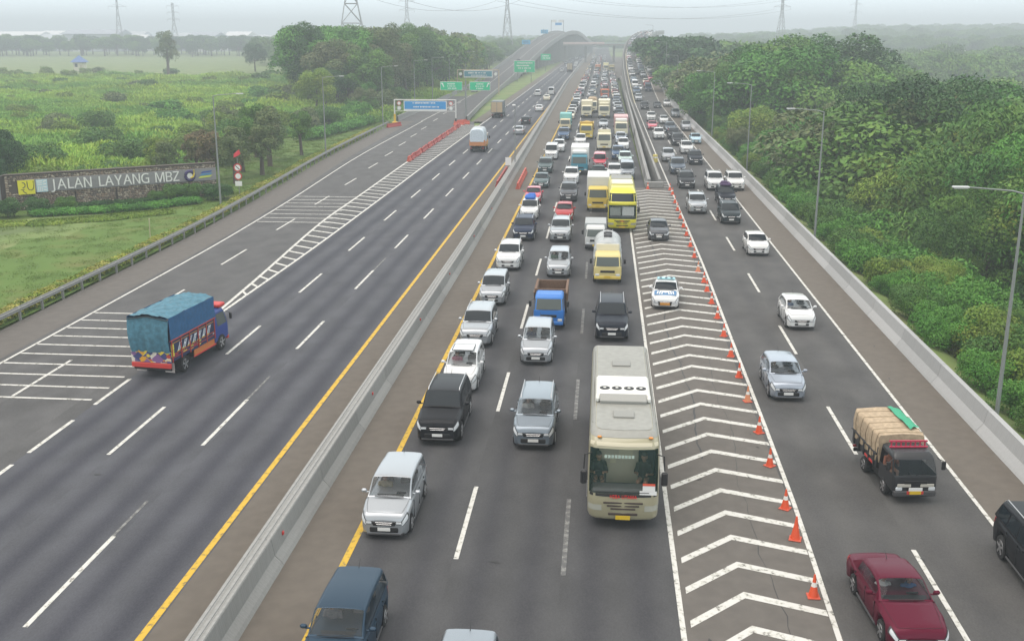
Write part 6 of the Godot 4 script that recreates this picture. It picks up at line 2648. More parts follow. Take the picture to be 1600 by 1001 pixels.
# ---------------------------------------------------------------- traffic
func mural(sd: int, w: int, h: int, base: Color, cols: Array, letters: bool) -> StandardMaterial3D:
	# hand painted truck boards: bands, ornaments and big slanted letter shapes
	var im := Image.create(w, h, false, Image.FORMAT_RGB8)
	im.fill(base)
	var r := RandomNumberGenerator.new()
	r.seed = sd
	for k in 26:
		im.fill_rect(Rect2i(r.randi() % w, int(h * r.randf_range(.55, .9)), r.randi_range(4, 22), r.randi_range(3, 8)), cols[r.randi() % cols.size()])
	if letters:
		im.fill_rect(Rect2i(0, int(h * .10), w, int(h * .05)), cols[1])
		im.fill_rect(Rect2i(0, int(h * .68), w, int(h * .05)), cols[0])
		im.fill_rect(Rect2i(0, int(h * .86), w, int(h * .06)), cols[2])
		for k in 7:
			var x0 := int(w * (.14 + k * .11))
			for y in range(int(h * .2), int(h * .64)):
				var sl := int((h * .64 - y) * .35)
				var wd := r.randi_range(12, 15)
				for x in wd:
					if (x < 5 or x > wd - 6 or absf(y - h * (.25 + .3 * ((k * 7) % 3) / 2.0)) < 4):
						var px := x0 + sl + x
						if px < w:
							im.set_pixel(px, y, cols[3])
			im.fill_rect(Rect2i(x0 - 3, int(h * .62), 18, 4), cols[4])
		im.fill_rect(Rect2i(0, int(h * .16), int(w * .07), int(h * .66)), cols[4])
		for k in 6:
			im.fill_rect(Rect2i(r.randi() % int(w * .06), int(h * r.randf_range(.2, .75)), 6, 4), base)
	else:
		for k in 16:
			var c := Vector2(r.randf() * w, r.randf() * h)
			var rad := r.randf_range(6, 22)
			var cc: Color = cols[r.randi() % cols.size()]
			for y in range(maxi(0, int(c.y - rad)), mini(h, int(c.y + rad))):
				for x in range(maxi(0, int(c.x - rad)), mini(w, int(c.x + rad))):
					if absf(x - c.x) * .8 + absf(y - c.y) * .7 < rad * .8:
						im.set_pixel(x, y, cc)
	var m := StandardMaterial3D.new()
	m.resource_name = "mural_%d" % sd
	m.albedo_texture = ImageTexture.create_from_image(im)
	m.roughness = .5
	return m

func painted_truck() -> void:
	var yaw := deg_to_rad(180 - 7)
	var o := thing("painted_truck", "painted cargo truck with blue tarpaulin and colourful side boards seen from behind", "truck", Vector3(-21.55, 0, -51.2), yaw)
	var bits := new_bits()
	var L := 6.3
	var W := 2.15
	cab(o, bits, L * .5, 1.6, 2.0, 2.25, solid("cab_cobalt", .02, .05, .22, .4), .5, mat("sign_red", .50, .035, .03, .5))
	chassis(o, bits, L, W, .42)
	var z1 := L * .5 - 1.7
	var z0 := -L * .5
	var zc := (z0 + z1) * .5
	var bl := z1 - z0
	var cols := [lin(.45, .06, .02), lin(.5, .22, .03), lin(.35, .03, .04), lin(.62, .64, .66), lin(.62, .55, .05), lin(.04, .12, .35)]
	var sm := mural(4, 256, 96, lin(.015, .025, .07), cols, true)
	var rm := mural(9, 128, 48, lin(.62, .58, .50), [lin(.6, .3, .02), lin(.45, .05, .03), lin(.04, .05, .16), lin(.65, .5, .05), lin(.2, .1, .25)], false)
	for sx in [-1.0, 1.0]:
		bx(o, "side_board", Vector3(sx * (W * .5 - .03), 1.42, zc), Vector3(.06, 1.05, bl), solid("board_navy", .015, .03, .10, .5), .01)
		var g := MB.new()
		g.grid([PackedVector3Array([Vector3(sx * (W * .5 + .012), 1.90, z0 + .02), Vector3(sx * (W * .5 + .012), 1.90, z1 - .02)]), PackedVector3Array([Vector3(sx * (W * .5 + .012), .96, z0 + .02), Vector3(sx * (W * .5 + .012), .96, z1 - .02)])], Vector3(0, 1.4, zc))
		part(o, "painted_panel", g, sm)
		for k in 6:
			bx(o, "stake", Vector3(sx * (W * .5 + .03), 1.42, z0 + .1 + k * (bl - .2) / 5), Vector3(.05, 1.1, .06), solid("stake_red", .35, .04, .03, .5), .01)
		bx(o, "top_rail", Vector3(sx * (W * .5 + .02), 1.97, zc), Vector3(.09, .07, bl), solid("stake_red", .35, .04, .03, .5), .01)
		bx(o, "side_guard", Vector3(sx * (W * .5 - .1), .66, .35), Vector3(.06, .34, 2.2), solid("guard_orange", .50, .16, .04, .5), .02)
		bx(o, "guard_trim", Vector3(sx * (W * .5 - .06), .5, .35), Vector3(.05, .07, 2.4), mat("sign_red", .50, .035, .03, .5), .01)
		bx(o, "mud_flap", Vector3(sx * (W * .5 - .3), .52, z0 + .3), Vector3(.5, .5, .03), solid("flap_pale", .5, .45, .42, .7), .0)
	var g2 := MB.new()
	g2.grid([PackedVector3Array([Vector3(W * .5, 1.42, z0 - .02), Vector3(-W * .5, 1.42, z0 - .02)]), PackedVector3Array([Vector3(W * .5, .84, z0 - .02), Vector3(-W * .5, .84, z0 - .02)])], Vector3(0, 1, zc))
	part(o, "painted_tailgate", g2, rm)
	bx(o, "rear_beam", Vector3(0, .70, z0 - .02), Vector3(W * .98, .24, .16), mat("sign_red", .50, .035, .03, .5), .02)
	bx(o, "bed_floor", Vector3(0, .9, zc), Vector3(W - .1, .1, bl), solid("board_navy", .015, .03, .10, .5), 0)
	# tarpaulin: a sagging roof with a raised flap along the road side, hanging down at the back
	var tm := textured("tarp_teal", .055, .165, .225, .35, .012, .5, .7, 0, 130)
	var P := []
	for i in 19:
		var t := i / 18.0
		var row := PackedVector3Array()
		for j in 17:
			var s := j / 16.0 * 2.0 - 1.0
			var w := .03 * sin(i * 1.3 + j * .9) + .02 * sin(j * 2.7 - i * .7)
			var y := 3.28 + w - .16 * s * s - .05 * sin(t * PI) * (1 - s * s)
			var x := s * (W * .5 + .03)
			row.append(Vector3(x, y, lerpf(z0 - .05, z1, t)))
		P.append(row)
	g2 = MB.new()
	g2.grid(P, Vector3(0, 0, zc))
	part(o, "tarpaulin", g2, tm)
	for sx in [-1.0, 1.0]:
		g2 = MB.new()
		P = []
		for i in 7:
			var row := PackedVector3Array()
			for j in 19:
				var w := .012 * sin(j * 1.7 + i) + .01 * sin(i * 2.1 - j * .6)
				row.append(Vector3(sx * (W * .5 + .045) + w, lerpf(3.14, 1.95, i / 6.0) + (.0), lerpf(z0 - .03, z1, j / 18.0)))
			P.append(row)
		g2.grid(P, Vector3(0, 2.5, zc))
		part(o, "tarpaulin_side", g2, textured("tarp_blue", .013, .09, .21, .2, .012, .5, .6, 0, 131))
	P = []
	for i in 13:
		var row := PackedVector3Array()
		for j in 17:
			var s := j / 16.0 * 2 - 1
			var dp := i / 12.0
			var w := .07 * sin(j * 1.9 + dp * 2.0) * dp + .05 * sin(j * .8 - 1.0) * dp
			row.append(Vector3(s * (W * .5 + .03 - .06 * dp), lerpf(3.15 - .1 * s * s, 1.38, dp), z0 - .06 - .10 * sin(dp * PI) + w))
		P.append(row)
	g2 = MB.new()
	g2.grid(P, Vector3(0, 2.3, zc))
	part(o, "tarpaulin_back", g2, tm)
	g2 = MB.new()
	g2.tube([Vector3(-W * .5, 3.02, z0 - .1), Vector3(0, 3.2, z0 - .13), Vector3(W * .5, 3.02, z0 - .1)], [.03, .03, .03], 6)
	part(o, "tarpaulin_hem", g2, solid("hem_dark", .02, .04, .05, .8))
	bx(o, "cab_visor", Vector3(0, 2.36, L * .5 - .5), Vector3(1.9, .2, .7), mat("sign_red", .50, .035, .03, .5), .05)

func pickup_with_load() -> void:
	var dk := solid("cab_black", .02, .021, .024, .4)
	var o := truck("black pickup with a brown tarpaulin load and red roof rack", 11.35, 36.4, 6, {L = 4.35, W = 1.72, cabH = 1.80, cabL = 1.5, cabc = dk, type = "dump", bodyH = 1.25, bodyc = dk, floor = .72, r = .31, y0 = .42, see = true}, 0, 0, "", "loaded_pickup")
	var tm := textured("tarp_brown", .40, .31, .21, .25, .014, .6, .9, 0, 133)
	var z1 := 4.35 * .5 - 1.62
	var z0 := -4.35 * .5
	var P := []
	for i in 15:
		var t := i / 14.0
		var row := PackedVector3Array()
		var e := 1.0 - .06 * pow(absf(t * 2 - 1), 8.0)
		for p in [[-.86, 1.0], [-.90, 1.35], [-.90, 1.65], [-.89, 2.0], [-.83, 2.09], [-.35, 2.12], [0.0, 2.13], [.35, 2.12], [.83, 2.08], [.89, 2.0], [.9, 1.65], [.90, 1.35], [.86, 1.0]]:
			var w := .035 * sin(i * 2.3 + p[1] * 9.0 + p[0] * 3) + .02 * sin(i * 4.7 - p[1] * 5)
			row.append(Vector3(p[0] * e + w * (.6 if absf(p[0]) > .8 else .1), p[1] + (w * .5 if p[1] > 2.05 else 0.0) - .05 * t, lerpf(z0 - .03, z1 + .02, t) + w * .4))
		P.append(row)
	var g := MB.new()
	g.grid(P, Vector3(0, 1.6, (z0 + z1) * .5))
	for e in [0, 14]:
		var cp := []
		for q in P[e]:
			cp.append(q)
		g.poly(cp, Vector3(0, 1.6, (z0 + z1) * .5))
	part(o, "load_tarpaulin", g, tm)
	g = MB.new()
	for i in [2, 5, 8, 11, 13]:
		var pts := []
		var rr := []
		for q in P[i]:
			pts.append(q * Vector3(1.015, 1.004, 1)); rr.append(.012)
		g.tube(pts, rr, 4, false)
	part(o, "rope", g, mat("rope", .25, .2, .12, .9))
	g = MB.new()
	var Q := []
	for i in 7:
		var row := PackedVector3Array()
		for j in 5:
			var w := .03 * sin(i * 1.9 + j * 2.1)
			row.append(Vector3(lerpf(.42, .97, j / 4.0), 2.17 + w - .16 * pow(j / 4.0, 3.0), lerpf(z0 + .0, z1 - .3 - .12 * j, i / 6.0)))
		Q.append(row)
	g.grid(Q, Vector3(0, 0, 0))
	part(o, "green_sheet", g, solid("sheet_green", .01, .30, .15, .5))
	var rd := solid("rack_crimson", .40, .02, .06, .5)
	for k in 8:
		bx(o, "rack_slat", Vector3(-.62 + k * .177, 1.92, 2.175 - 1.0), Vector3(.05, .24, .05), rd, .01)
	bx(o, "rack_rail", Vector3(0, 2.04, 2.175 - 1.0), Vector3(1.42, .06, .06), rd, .01)
	bx(o, "rack_rail", Vector3(0, 1.84, 2.175 - .94), Vector3(1.42, .06, .06), rd, .01)
	bx(o, "side_stripe", Vector3(-.87, .78, -.2), Vector3(.03, .10, 1.0), mat("sign_red", .50, .035, .03, .5), .01)
	for sx in [-1.0, 1.0]:
		g = MB.new()
		g.box(Vector3(sx * .42, .72, 2.19), Vector3(.5, .12, .03), .01)
		part(o, "nose_trim", g, mat("chrome_pale", .55, .53, .47, .35, .3))
	bx(o, "red_valance", Vector3(0, .44, 2.2), Vector3(.62, .12, .04), mat("sign_red", .50, .035, .03, .5), .01)
	bx(o, "front_plate", Vector3(0, .58, 2.22), Vector3(.5, .13, .02), mat("plate_white", .72, .72, .70, .5), .004)

func traffic() -> void:
	var cars := [
	["mpv","steel",-6.12,26.33,0,"dark blue grey minivan on the yellow line in front of the silver minivan"],
	["mpv2","silver",-7.04,34.07,0,"silver minivan straddling the yellow line, large mouth grille"],
	["suv","black",-6.53,42.79,0,"glossy black sport utility vehicle behind the silver minivan"],
	["mpv2","white",-6.51,49.11,0,"white minivan with panoramic roof glass frame, behind the black SUV"],
	["suvs","silver",-6.65,56.78,0,"silver compact SUV with roof bars following the white minivan with roof glass"],
	["mpv","silver",-6.69,65.85,0,"silver minivan between a silver SUV and a white minivan on the yellow line"],
	["suvs","white",-6.59,76.05,0,"white SUV in the queue beside the concrete barrier, ahead of a dark SUV"],
	["suvs","darkblue",-6.32,87.34,0,"dark blue SUV in the queue between a white SUV and a loaded silver car"],
	["mpv","white",-6.56,97.51,0,"white car carrying a bright blue load on its roof"],
	["hatch","crimson",-6.84,106.82,0,"crimson pink hatchback behind the car with the blue roof load"],
	["hatch","teal",-6.65,117.83,0,"dark teal hatchback beside the red plastic barriers"],
	["suvs","teal",-6.92,130.90,0,"grey green SUV in front of the white passenger van"],
	["van","white",-6.85,145.54,0,"tall white passenger van in the queue by the median"],
	["mpv","white",-6.22,154.85,0,"white minivan peeping out behind the white passenger van"],
	["mpv","grey",-3.22,26.75,0,"grey blue car just entering under the camera, only its roof edge shows"],
	["mpv3","greysilver",-2.55,42.51,0,"grey crossover minivan with dark front bumper, alone in the middle lane"],
	["mpv2","silver",-3.17,53.84,0,"silver minivan hiding part of the blue pickup truck"],
	["mpv","silver",-2.87,73.98,0,"silver minivan behind the blue pickup truck"],
	["mpv3","silver",-3.27,87.09,0,"silver car with a V shaped nose, ahead of the red hatchback"],
	["hatch","red",-3.32,96.58,0,"red hatchback between silver and dark grey cars"],
	["suvs","darkgrey",-3.31,108.66,0,"dark grey SUV behind the red hatchback"],
	["suvs","white",-3.44,121.48,0,"white SUV in front of the white and teal truck"],
	["mpv","white",-3.31,164.16,0,"white car with silver bonnet ahead of the yellow tipper truck"],
	["suv","navyblack",0.76,58.70,0,"black blue sport utility vehicle in front of the tanker, behind the coach"],
	["suvs","white",1.48,125.16,0,"white SUV half hidden by the yellow box truck"],
	["hatch","darkgreen",-0.37,125.29,0,"dark green car between the red van and the yellow box truck"],
	["vans","crimson",-0.27,135.92,0,"bright red van behind the dark green car"],
	["sedan","silver",0.14,196.56,0,"silver blue sedan squeezed between two cream trucks"],
	["suvs","blue",2.18,146.00,0,"blue SUV beside the dark slot between the roads"],
	["suvs","mint",2.99,138.88,0,"pale mint SUV beside the slot between the roads"],
	["van","grey",2.97,126.15,0,"grey panel van behind the yellow coach"],
	["mpv","white",3.07,158.25,0,"white car behind the blue SUV near the slot"],
	["mpv","whiteblue",2.84,167.60,0,"white car with blue bonnet following the pink truck"],
	["hatch","darkgrey",4.82,88.01,0,"dark grey hatchback driving on the chevron markings"],
	["sedan","maroon",8.84,28.55,4,"maroon sedan with silver wheels"],
	["suv","black",14.1,31.0,0,"black SUV on the road edge, cut by the picture border"],
	["hatch2","silverblue",8.86,49.16,0,"silver blue hatchback with black grille and sharp headlamps"],
	["hatch","white",11.66,61.55,0,"white hatchback passing the dashed line beside the concrete parapet"],
	["hatch","white2",12.15,82.62,0,"white hatchback leading the two dark SUVs"],
	["suvs","darkteal",11.65,96.78,0,"dark SUV in front of the car with luggage on its roof"],
	["suvs","navyblack",12.49,107.50,0,"dark SUV with a purple luggage bundle on its roof"],
	["suvs","silver",9.16,102.17,0,"silver SUV near the line of cones"],
	["suv","white",12.39,117.91,0,"white SUV on the edge line, side by side with another white one"],
	["suv","white2",14.60,118.10,0,"white SUV on the hard shoulder by the parapet"],
	["suvs","charcoal",9.40,118.97,0,"charcoal SUV with white number plate, inner lane"],
	["suv","slate",9.22,131.22,0,"slate blue SUV with high bonnet in the inner lane"],
	["suvs","navyblack",12.19,141.04,0,"dark blue SUV with bright headlamps on the edge line"],
	["mpv","silver2",8.84,144.23,0,"silver minivan in the inner lane beside the slot end"],
	["suvs","white",12.00,153.96,0,"white SUV ahead of a row of three dark SUVs"],
	["hatch","sky",14.47,168.42,0,"light blue hatchback on the hard shoulder"],
	["suvs","charcoal",11.51,165.51,0,"first of three dark SUVs in a row, outer lane"],
	["suvs","charcoal",11.47,175.68,0,"middle one of three dark SUVs in a row, outer lane"],
	["suvs","slate",11.65,187.19,0,"last of three dark SUVs in a row, outer lane"],
	["suvs","white",9.11,175.48,0,"white SUV in front of the red car in the inner lane"],
	["sedan","crimson",8.86,193.30,0,"red sedan behind a white SUV in the inner lane"],
	["suvs","white",9.42,211.94,0,"white SUV right behind the red sedan"],
	["mpv","silver2",14.66,191.09,0,"silver car on the hard shoulder behind the light blue hatchback"],
	["hatch","white",11.57,205.75,0,"small white car with a bright front, middle of the flyover road"],
	["mpv","grey",14.76,222.14,0,"grey car at the parapet of the flyover road"],
	["mpv","white",14.86,253.48,0,"white minivan on the flyover beside a dark sedan"],
	["sedan","charcoal",12.43,249.01,0,"dark sedan on the flyover beside a white minivan"],
	["suvs","charcoal",9.37,244.49,0,"dark SUV behind the small white car on the flyover"],
	["hatch","white",9.66,294.43,0,"white hatchback alone in the inner flyover lane"],
	["sedan","crimson",13.86,321.41,0,"red sedan on the outer flyover lane"],
	["suvs","charcoal",10.20,344.11,0,"dark SUV ahead of two white cars at the flyover start"],
	["hatch","charcoal",-14.45,202.07,180,"black SUV seen from behind on the empty carriageway"],
	["sedan","silver2",-14.12,181.43,180,"silver sedan seen from behind by the yellow line"],
	["sedan","white",-13.97,236.43,180,"white sedan seen from behind, following two white vans"],
	["mpv","white",-17.87,295.32,180,"white minivan seen from behind near the edge line"],
	["van","white",-14.53,302.30,180,"white van seen from behind beside the median"],
	["sedan","cream",-14.37,275.61,180,"cream sedan seen from behind between two white vans"],
	["mpv","white",-37.59,313.38,180,"white car going up the ramp beneath the green signs"],
	["hatch","charcoal",-40.91,477.69,180,"dark car climbing the ramp"],
	]
	var seen_in := {0: "grey", 1: "khaki", 3: "pink", 15: "white", 16: "navy", 17: "green", 34: "", 36: "black", 37: "blue"}
	var cloth := {"grey": [.16, .16, .17], "khaki": [.28, .24, .15], "pink": [.45, .16, .22], "white": [.55, .55, .54], "navy": [.03, .04, .09], "green": [.06, .16, .09], "black": [.02, .02, .022], "blue": [.06, .14, .30]}
	for i in cars.size():
		var c: Array = cars[i]
		var x: float = c[2]
		var d: float = c[3]
		if i == 0:
			x = -6.75
			d = 25.35
		if i == 14:
			x = -3.13
			d = 22.3
		var y := 0.0
		var pitch := 0.0
		if x > 7.0 and d > 240:
			var a := at_d(RISE, d)
			y = a[3] + .012
			x = clampf(x, a[1] + 1.2, a[2] + 1.2)
			pitch = atan((at_d(RISE, d + 6)[3] - at_d(RISE, d - 6)[3]) / 12.0)
		if x < -30.0 and d > 400:
			y = 4.3
			x = -37.5
			pitch = -.045
		var o := place_car(c[0], c[1], x, d, c[4], c[5], y, pitch, "", seen_in.has(i))
		if seen_in.get(i, "") != "":
			var sp: Dictionary = SPEC[c[0]]
			var cc: Array = cloth[seen_in[i]]
			var small: float = clampf((sp.H - .74) / .95, .8, .97)
			person(Vector3(x - .36, sp.gc + .44, -d + sp.L * .5 - sp.zc - 1.12), 0, solid("shirt_" + seen_in[i], cc[0], cc[1], cc[2], .9), "person in a %s shirt at the wheel of the %s" % [seen_in[i], {0: "dark blue grey minivan", 1: "silver minivan on the yellow line", 3: "white minivan with roof glass", 15: "grey crossover minivan", 16: "silver minivan beside the blue truck", 17: "silver minivan behind the blue truck", 36: "silver blue hatchback", 37: "white hatchback by the parapet"}[i]], small)
		if i == 3:
			var b := MB.new()
			b.box(Vector3(0, 1.712, .05), Vector3(.98, .012, 1.0), .005)
			part(o, "roof_glass", b, mat("roof_glass_pale", .62, .63, .63, .15))
			b = MB.new()
			for q in [[Vector3(0, 1.715, .56), Vector3(1.06, .02, .03)], [Vector3(0, 1.715, -.46), Vector3(1.06, .02, .03)], [Vector3(.52, 1.715, .05), Vector3(.03, .02, 1.04)], [Vector3(-.52, 1.715, .05), Vector3(.03, .02, 1.04)]]:
				b.box(q[0], q[1], 0)
			part(o, "roof_glass_frame", b, mat("black_trim", .012, .012, .013, .5))
		if i == 32:
			bx(o, "bonnet_panel", Vector3(0, 1.06, 1.62), Vector3(1.3, .02, .7), paint("blue"), .01)
		if i == 8:
			var b := MB.new()
			b.box(Vector3(0, .16, 0), Vector3(1.0, .36, 1.5), .14)
			b.box(Vector3(.1, .34, -.2), Vector3(.7, .2, .9), .09)
			tag(part(self, "roof_load", b, solid("load_blue", .02, .12, .45, .7), Vector3(x, 1.66, -d - .3)), "bright blue wrapped load strapped on a white car roof", "luggage")
		if c[5].contains("purple luggage"):
			var b := MB.new()
			b.box(Vector3(0, .14, 0), Vector3(1.1, .32, 1.3), .13)
			b.box(Vector3(-.15, .34, .1), Vector3(.7, .26, .7), .11)
			tag(part(self, "roof_load", b, solid("load_purple", .06, .03, .09, .8), Vector3(x, 1.72, -d - .2)), "dark purple luggage bundle on the roof of a dark SUV", "luggage")
	# the police patrol car
	var p := place_car("sedan", "white", 4.23, 65.9, -4, "white and blue police sedan with light bar on the chevron markings")
	bx(p, "light_bar", Vector3(0, 1.47, -.25), Vector3(1.15, .12, .3), mat("bar_pale_blue", .35, .62, .68, .25), .04)
	for k in 3:
		bx(p, "beacon", Vector3(-.34 + k * .34, 1.545, -.12), Vector3(.14, .04, .10), mat("beacon_dark", .03, .06, .10, .3), .01)
	var hb := MB.new()
	var hs := MB.new()
	var slope := Basis(Vector3.RIGHT, .13)
	hb.box(Vector3(0, .905, 1.42), Vector3(1.36, .02, .74), .005, slope)
	for k in 3:
		for sx in [-1.0, 1.0]:
			hs.box(Vector3(sx * (.20 + k * .14), .918, 1.38), Vector3(.08, .02, .56 - k * .05), .004, slope * Basis(UP, sx * .10))
	part(p, "bonnet_panel", hb, solid("police_blue", .05, .16, .33, .4))
	part(p, "bonnet_stripe", hs, mat("sign_white", .70, .70, .68, .5))
	bx(p, "orange_plate", Vector3(0, .40, 2.25), Vector3(.6, .16, .02), solid("plate_orange", .55, .24, .03, .5), .004)
	# coaches and trucks in the jam
	coach(false, "champagne coloured coach with a grey roof and white rooftop air conditioner", .98, 33.4)
	coach(true, "bright yellow coach with two windscreens, one above the other", 1.85, 90.0)
	painted_truck()
	pickup_with_load()
	var blue := solid("cab_blue", .02, .16, .50, .4)
	var yel := solid("cab_yellow", .64, .49, .10, .45)
	var cream := solid("cab_cream", .66, .62, .46, .5)
	var wht := solid("cab_white", .70, .70, .68, .45)
	truck("blue light truck with a brown edged open bed", -2.85, 58.5, 0, {L = 5.4, W = 1.86, cabH = 2.0, cabc = blue, type = "dump", bodyH = 1.75, bodyc = textured("bed_brown", .16, .095, .06, .3, .02, .8, .8, 0, 140), floor = .85, r = .36, y0 = .45, bumper = blue})
	truck("yellow tanker truck with a grey tank and white headboard", .55, 70.3, 0, {L = 6.0, W = 2.0, cabH = 2.05, cabc = solid("cab_pale_yellow", .62, .52, .22, .45), type = "tank", bodyH = 2.6, bodyc = solid("tank_grey", .40, .42, .42, .45), headc = solid("headboard_cream", .66, .62, .48, .5), floor = 1.1, tr = .80, bumper = yel}, 0, 0, "", "tanker_truck")
	truck("small white truck with a flat grey canopy ahead of the tanker", -.38, 81.8, 0, {L = 4.3, W = 1.7, cabH = 1.85, cabL = 1.4, cabc = solid("cab_dirty_white", .55, .56, .55, .5), type = "box", bodyH = 1.95, bodyc = solid("canopy_grey", .36, .38, .38, .6), floor = .8, r = .31, y0 = .42})
	truck("yellow cab box truck with a pale grey cargo box beside the coach", -.30, 100.6, 0, {L = 6.4, W = 2.15, cabH = 2.3, cabc = yel, type = "box", bodyH = 3.15, bodyc = solid("box_pale", .55, .56, .56, .6), floor = 1.0, bumper = yel})
	truck("white box truck with a teal nose behind a white SUV", -2.7, 127.7, 0, {L = 6.6, W = 2.15, cabH = 2.35, cabc = solid("cab_teal", .04, .22, .30, .45), type = "box", bodyH = 3.2, bodyc = wht, floor = 1.0, deflector = wht})
	truck("yellow tipper truck with a brown load", -2.6, 172.0, 0, {L = 6.4, W = 2.2, cabH = 2.4, cabc = yel, type = "dump", bodyH = 2.4, bodyc = solid("tipper_yellow", .50, .33, .05, .5), floor = 1.1, heap = .4, bumper = yel})
	truck("cream tanker with a grey domed tank behind the red van", .28, 155.7, 0, {L = 7.0, W = 2.25, cabH = 2.5, cabc = cream, type = "tank", bodyH = 3, bodyc = solid("tank_warm_grey", .34, .33, .30, .5), headc = cream, floor = 1.1, tr = .85, bumper = cream}, 0, 0, "", "tanker_truck")
	truck("cream box truck behind the silver blue sedan", .25, 216.0, 0, {L = 7.5, W = 2.35, cabH = 2.6, cabc = cream, type = "box", bodyH = 3.5, bodyc = cream, floor = 1.1, deflector = cream})
	truck("cream white box truck behind the yellow tipper", -3.3, 217.0, 0, {L = 7.0, W = 2.25, cabH = 2.5, cabc = cream, type = "box", bodyH = 3.3, bodyc = solid("box_cream", .62, .58, .44, .6), floor = 1.1})
	truck("brown and cream truck just behind the cream white box truck", -2.3, 231.0, 0, {L = 7.0, W = 2.25, cabH = 2.5, cabc = cream, type = "tarp", bodyH = 3.2, bodyc = textured("tarp_brown", .40, .31, .21, .25, .014, .6, .9, 0, 133), floor = 1.1})
	truck("small box truck with a teal roof by the median", -6.5, 185.7, 0, {L = 5.6, W = 2.0, cabH = 2.2, cabc = solid("cab_sand", .60, .52, .34, .5), type = "box", bodyH = 3.0, bodyc = solid("box_teal", .20, .48, .46, .6), floor = 1.0})
	truck("pink topped truck with a cream front beside the slot", 3.05, 175.8, 0, {L = 7.5, W = 2.3, cabH = 2.5, cabc = cream, type = "box", bodyH = 3.3, bodyc = solid("box_pink", .55, .36, .36, .6), floor = 1.1, deflector = wht})
	truck("bright orange truck ahead of a green car, third lane", .37, 282.0, 0, {L = 6.5, W = 2.25, cabH = 2.5, cabc = solid("cab_orange", .58, .14, .05, .5), type = "dump", bodyH = 2.2, bodyc = solid("cab_orange", .58, .14, .05, .5), floor = 1.0})
	truck("orange brown truck in the dense far part of the jam", -2.6, 470.0, 0, {L = 7.5, W = 2.4, cabH = 2.8, cabc = solid("cab_rust", .42, .20, .12, .5), type = "box", bodyH = 3.4, bodyc = solid("cab_rust", .42, .20, .12, .5), floor = 1.1})
	truck("pale yellow truck in the dense far part of the jam", .9, 490.0, 0, {L = 8.0, W = 2.4, cabH = 2.8, cabc = cream, type = "box", bodyH = 3.6, bodyc = solid("box_lemon", .66, .64, .36, .6), floor = 1.1})
	truck("olive truck in the far fourth lane by the flyover wall", 3.4, 470.0, 0, {L = 7.5, W = 2.3, cabH = 2.7, cabc = solid("cab_olive", .40, .36, .20, .5), type = "box", bodyH = 3.3, bodyc = solid("cab_olive", .40, .36, .20, .5), floor = 1.1})
	# trucks driving away on the west carriageway
	truck("truck with a bulging white and pale blue covered load, orange tail", -17.9, 151.6, 180, {L = 5.6, W = 2.2, cabH = 2.3, cabc = solid("cab_amber", .60, .34, .06, .5), type = "tarp", bodyH = 3.5, bodyc = textured("tarp_pale", .55, .62, .68, .15, .02, .5, .7, 0, 141), trim = solid("tail_orange", .50, .20, .07, .6), floor = .95})
	truck("tan rear box truck with a grey side going away beside the verge", -21.3, 215.0, 180, {L = 7.2, W = 2.35, cabH = 2.5, cabc = solid("cab_slate", .12, .14, .15, .5), type = "box", bodyH = 3.3, bodyc = solid("box_slate", .15, .17, .18, .6), rearc = textured("rear_tan", .48, .36, .22, .25, .03, .7, .7, 0, 142), floor = 1.05})
	truck("dark box truck with a tan back in the distance", -15.0, 477.0, 180, {L = 8.0, W = 2.4, cabH = 2.6, cabc = solid("cab_slate", .12, .14, .15, .5), type = "box", bodyH = 3.9, bodyc = solid("box_dark", .07, .075, .085, .6), rearc = solid("rear_beige", .42, .36, .26, .7), floor = 1.05})
	# people seen through the glass
	person(Vector3(.13, 1.33, -34.7), 0, solid("shirt_dark", .015, .016, .02, .9), "person in dark clothes sitting at the wheel of the champagne coach", 1.05)
	person(Vector3(1.72, 1.3, -34.7), -.2, solid("shirt_black", .012, .012, .014, .9), "person in black sitting beside the coach door behind the windscreen", 1.1)
	person(Vector3(10.98, .78, -37.62), deg_to_rad(6), solid("shirt_rust", .30, .10, .05, .9), "person in a rust shirt at the wheel of the loaded pickup", .95)
	person(Vector3(8.50, .44, -28.67), deg_to_rad(4), solid("shirt_white", .6, .6, .6, .9), "person in a white shirt driving the maroon sedan", .9)
	person(Vector3(9.22, .44, -28.62), deg_to_rad(4), solid("shirt_denim", .05, .11, .26, .9), "person in a blue shirt on the passenger seat of the maroon sedan", .9)
	# the long tail of the jam
	var r := RandomNumberGenerator.new()
	r.seed = 7
	var kinds := ["mpv", "suvs", "hatch", "sedan", "mpv3", "suv", "mpv", "van"]
	var hues := ["white", "silver", "black", "charcoal", "white", "silver2", "darkblue", "grey", "white", "teal", "crimson", "slate", "blue", "white2", "red", "cream"]
	var say := {"white": "white", "white2": "white", "silver": "silver", "silver2": "silver", "black": "black", "charcoal": "dark grey", "darkblue": "dark blue", "grey": "grey", "teal": "grey green", "crimson": "crimson", "slate": "slate blue", "blue": "blue", "red": "red", "cream": "cream"}
	var busy := [[-6.5, 165.0, 770.0], [-2.9, 242.0, 770.0], [.35, 228.0, 770.0], [3.3, 192.0, 460.0]]
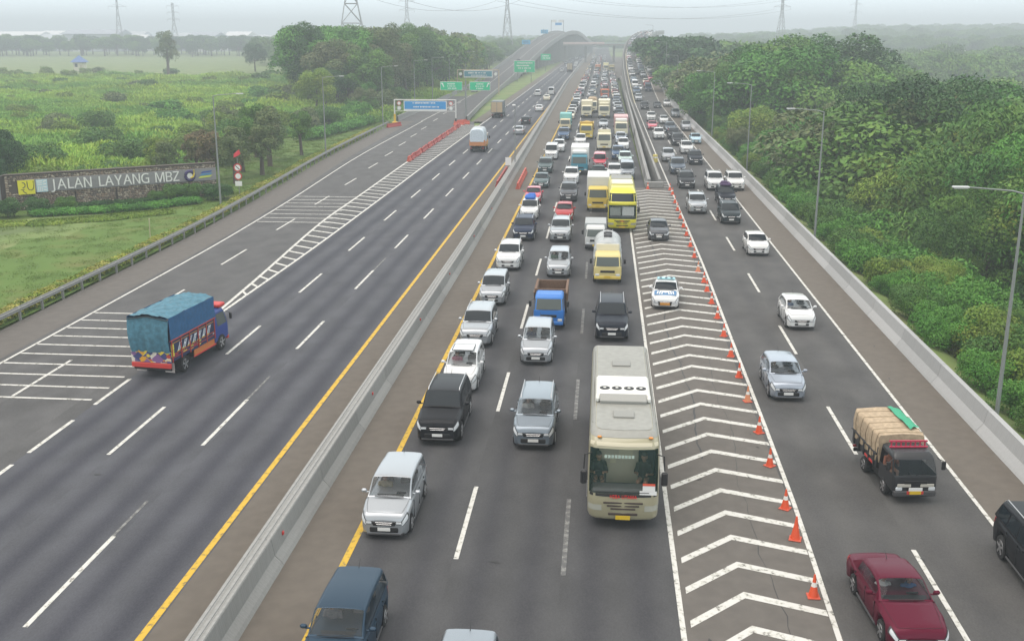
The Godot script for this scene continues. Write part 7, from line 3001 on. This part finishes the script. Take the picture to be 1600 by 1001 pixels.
	for q in busy:
		var d: float = q[1]
		while d < q[2]:
			d += r.randf_range(6.6, 9.2) * (1.0 if d < 420 else 1.15)
			if absf(q[0] + 6.5) < .1 and d > 181 and d < 196 or absf(q[0] - .35) < .1 and (d > 276 and d < 292 or d > 484 and d < 502) or absf(q[0] + 2.9) < .1 and d > 464 and d < 482 or absf(q[0] - 3.3) < .1 and d > 460:
				continue
			var hue: String = hues[r.randi() % hues.size()]
			var k: String = kinds[r.randi() % kinds.size()]
			place_far(k, hue, q[0] + r.randf_range(-.35, .35), d, 0, 0, 0, "%s %s in the long queue on the middle carriageway" % [say[hue], "van" if k == "van" else "car"], "%s vehicles of the far queue" % say[hue])
	for lane in [.20, .70, 1.12]:
		var d := 262.0
		while d < 660:
			d += r.randf_range(6.4, 9.5) if lane < 1.0 else r.randf_range(11, 30)
			var a := at_d(RISE, d)
			var x := lerpf(a[1], a[2], lane) + .3
			var clash := d < 300 and r.randf() < .45
			for c in cars:
				if absf(c[3] - d) < 6.5 and absf(c[2] - x) < 2.0:
					clash = true
			var hue: String = hues[r.randi() % hues.size()]
			var k: String = kinds[r.randi() % kinds.size()]
			if clash:
				continue
			var dx: float = at_d(RISE, d + 6)[1] - at_d(RISE, d - 6)[1]
			place_far(k, hue, x, d, rad_to_deg(-atan(dx / 12.0)), a[3] + .012, atan((at_d(RISE, d + 6)[3] - at_d(RISE, d - 6)[3]) / 12.0), "%s %s queueing up the climbing road" % [say[hue], "van" if k == "van" else "car"], "%s vehicles on the climbing road" % say[hue])
	for q in [[-18.6, 482.0, "white"], [-18.0, 540.0, "white"], [-15.2, 600.0, "white2"], [-18.8, 640.0, "silver"], [-14.6, 560.0, "white"], [-14.6, 690.0, "silver"], [-18.2, 720.0, "white"], [-21.4, 610.0, "silver2"]]:
		place_far("mpv", q[2], q[0], q[1], 180, 0, 0, "distant %s car driving away on the empty carriageway" % say[q[2]], "%s cars driving away" % say[q[2]])

func _ready() -> void:
	setup_view()
	ground()
	roads()
	barriers()
	guard_rail()
	name_wall()
	west_garden()
	signs()
	lamps()
	cones()
	plastic_barriers()
	pylons()
	hut_and_sheds()
	traffic()
	west_plants()
	east_forest()
	for k in protos:
		protos[k].node.queue_free()
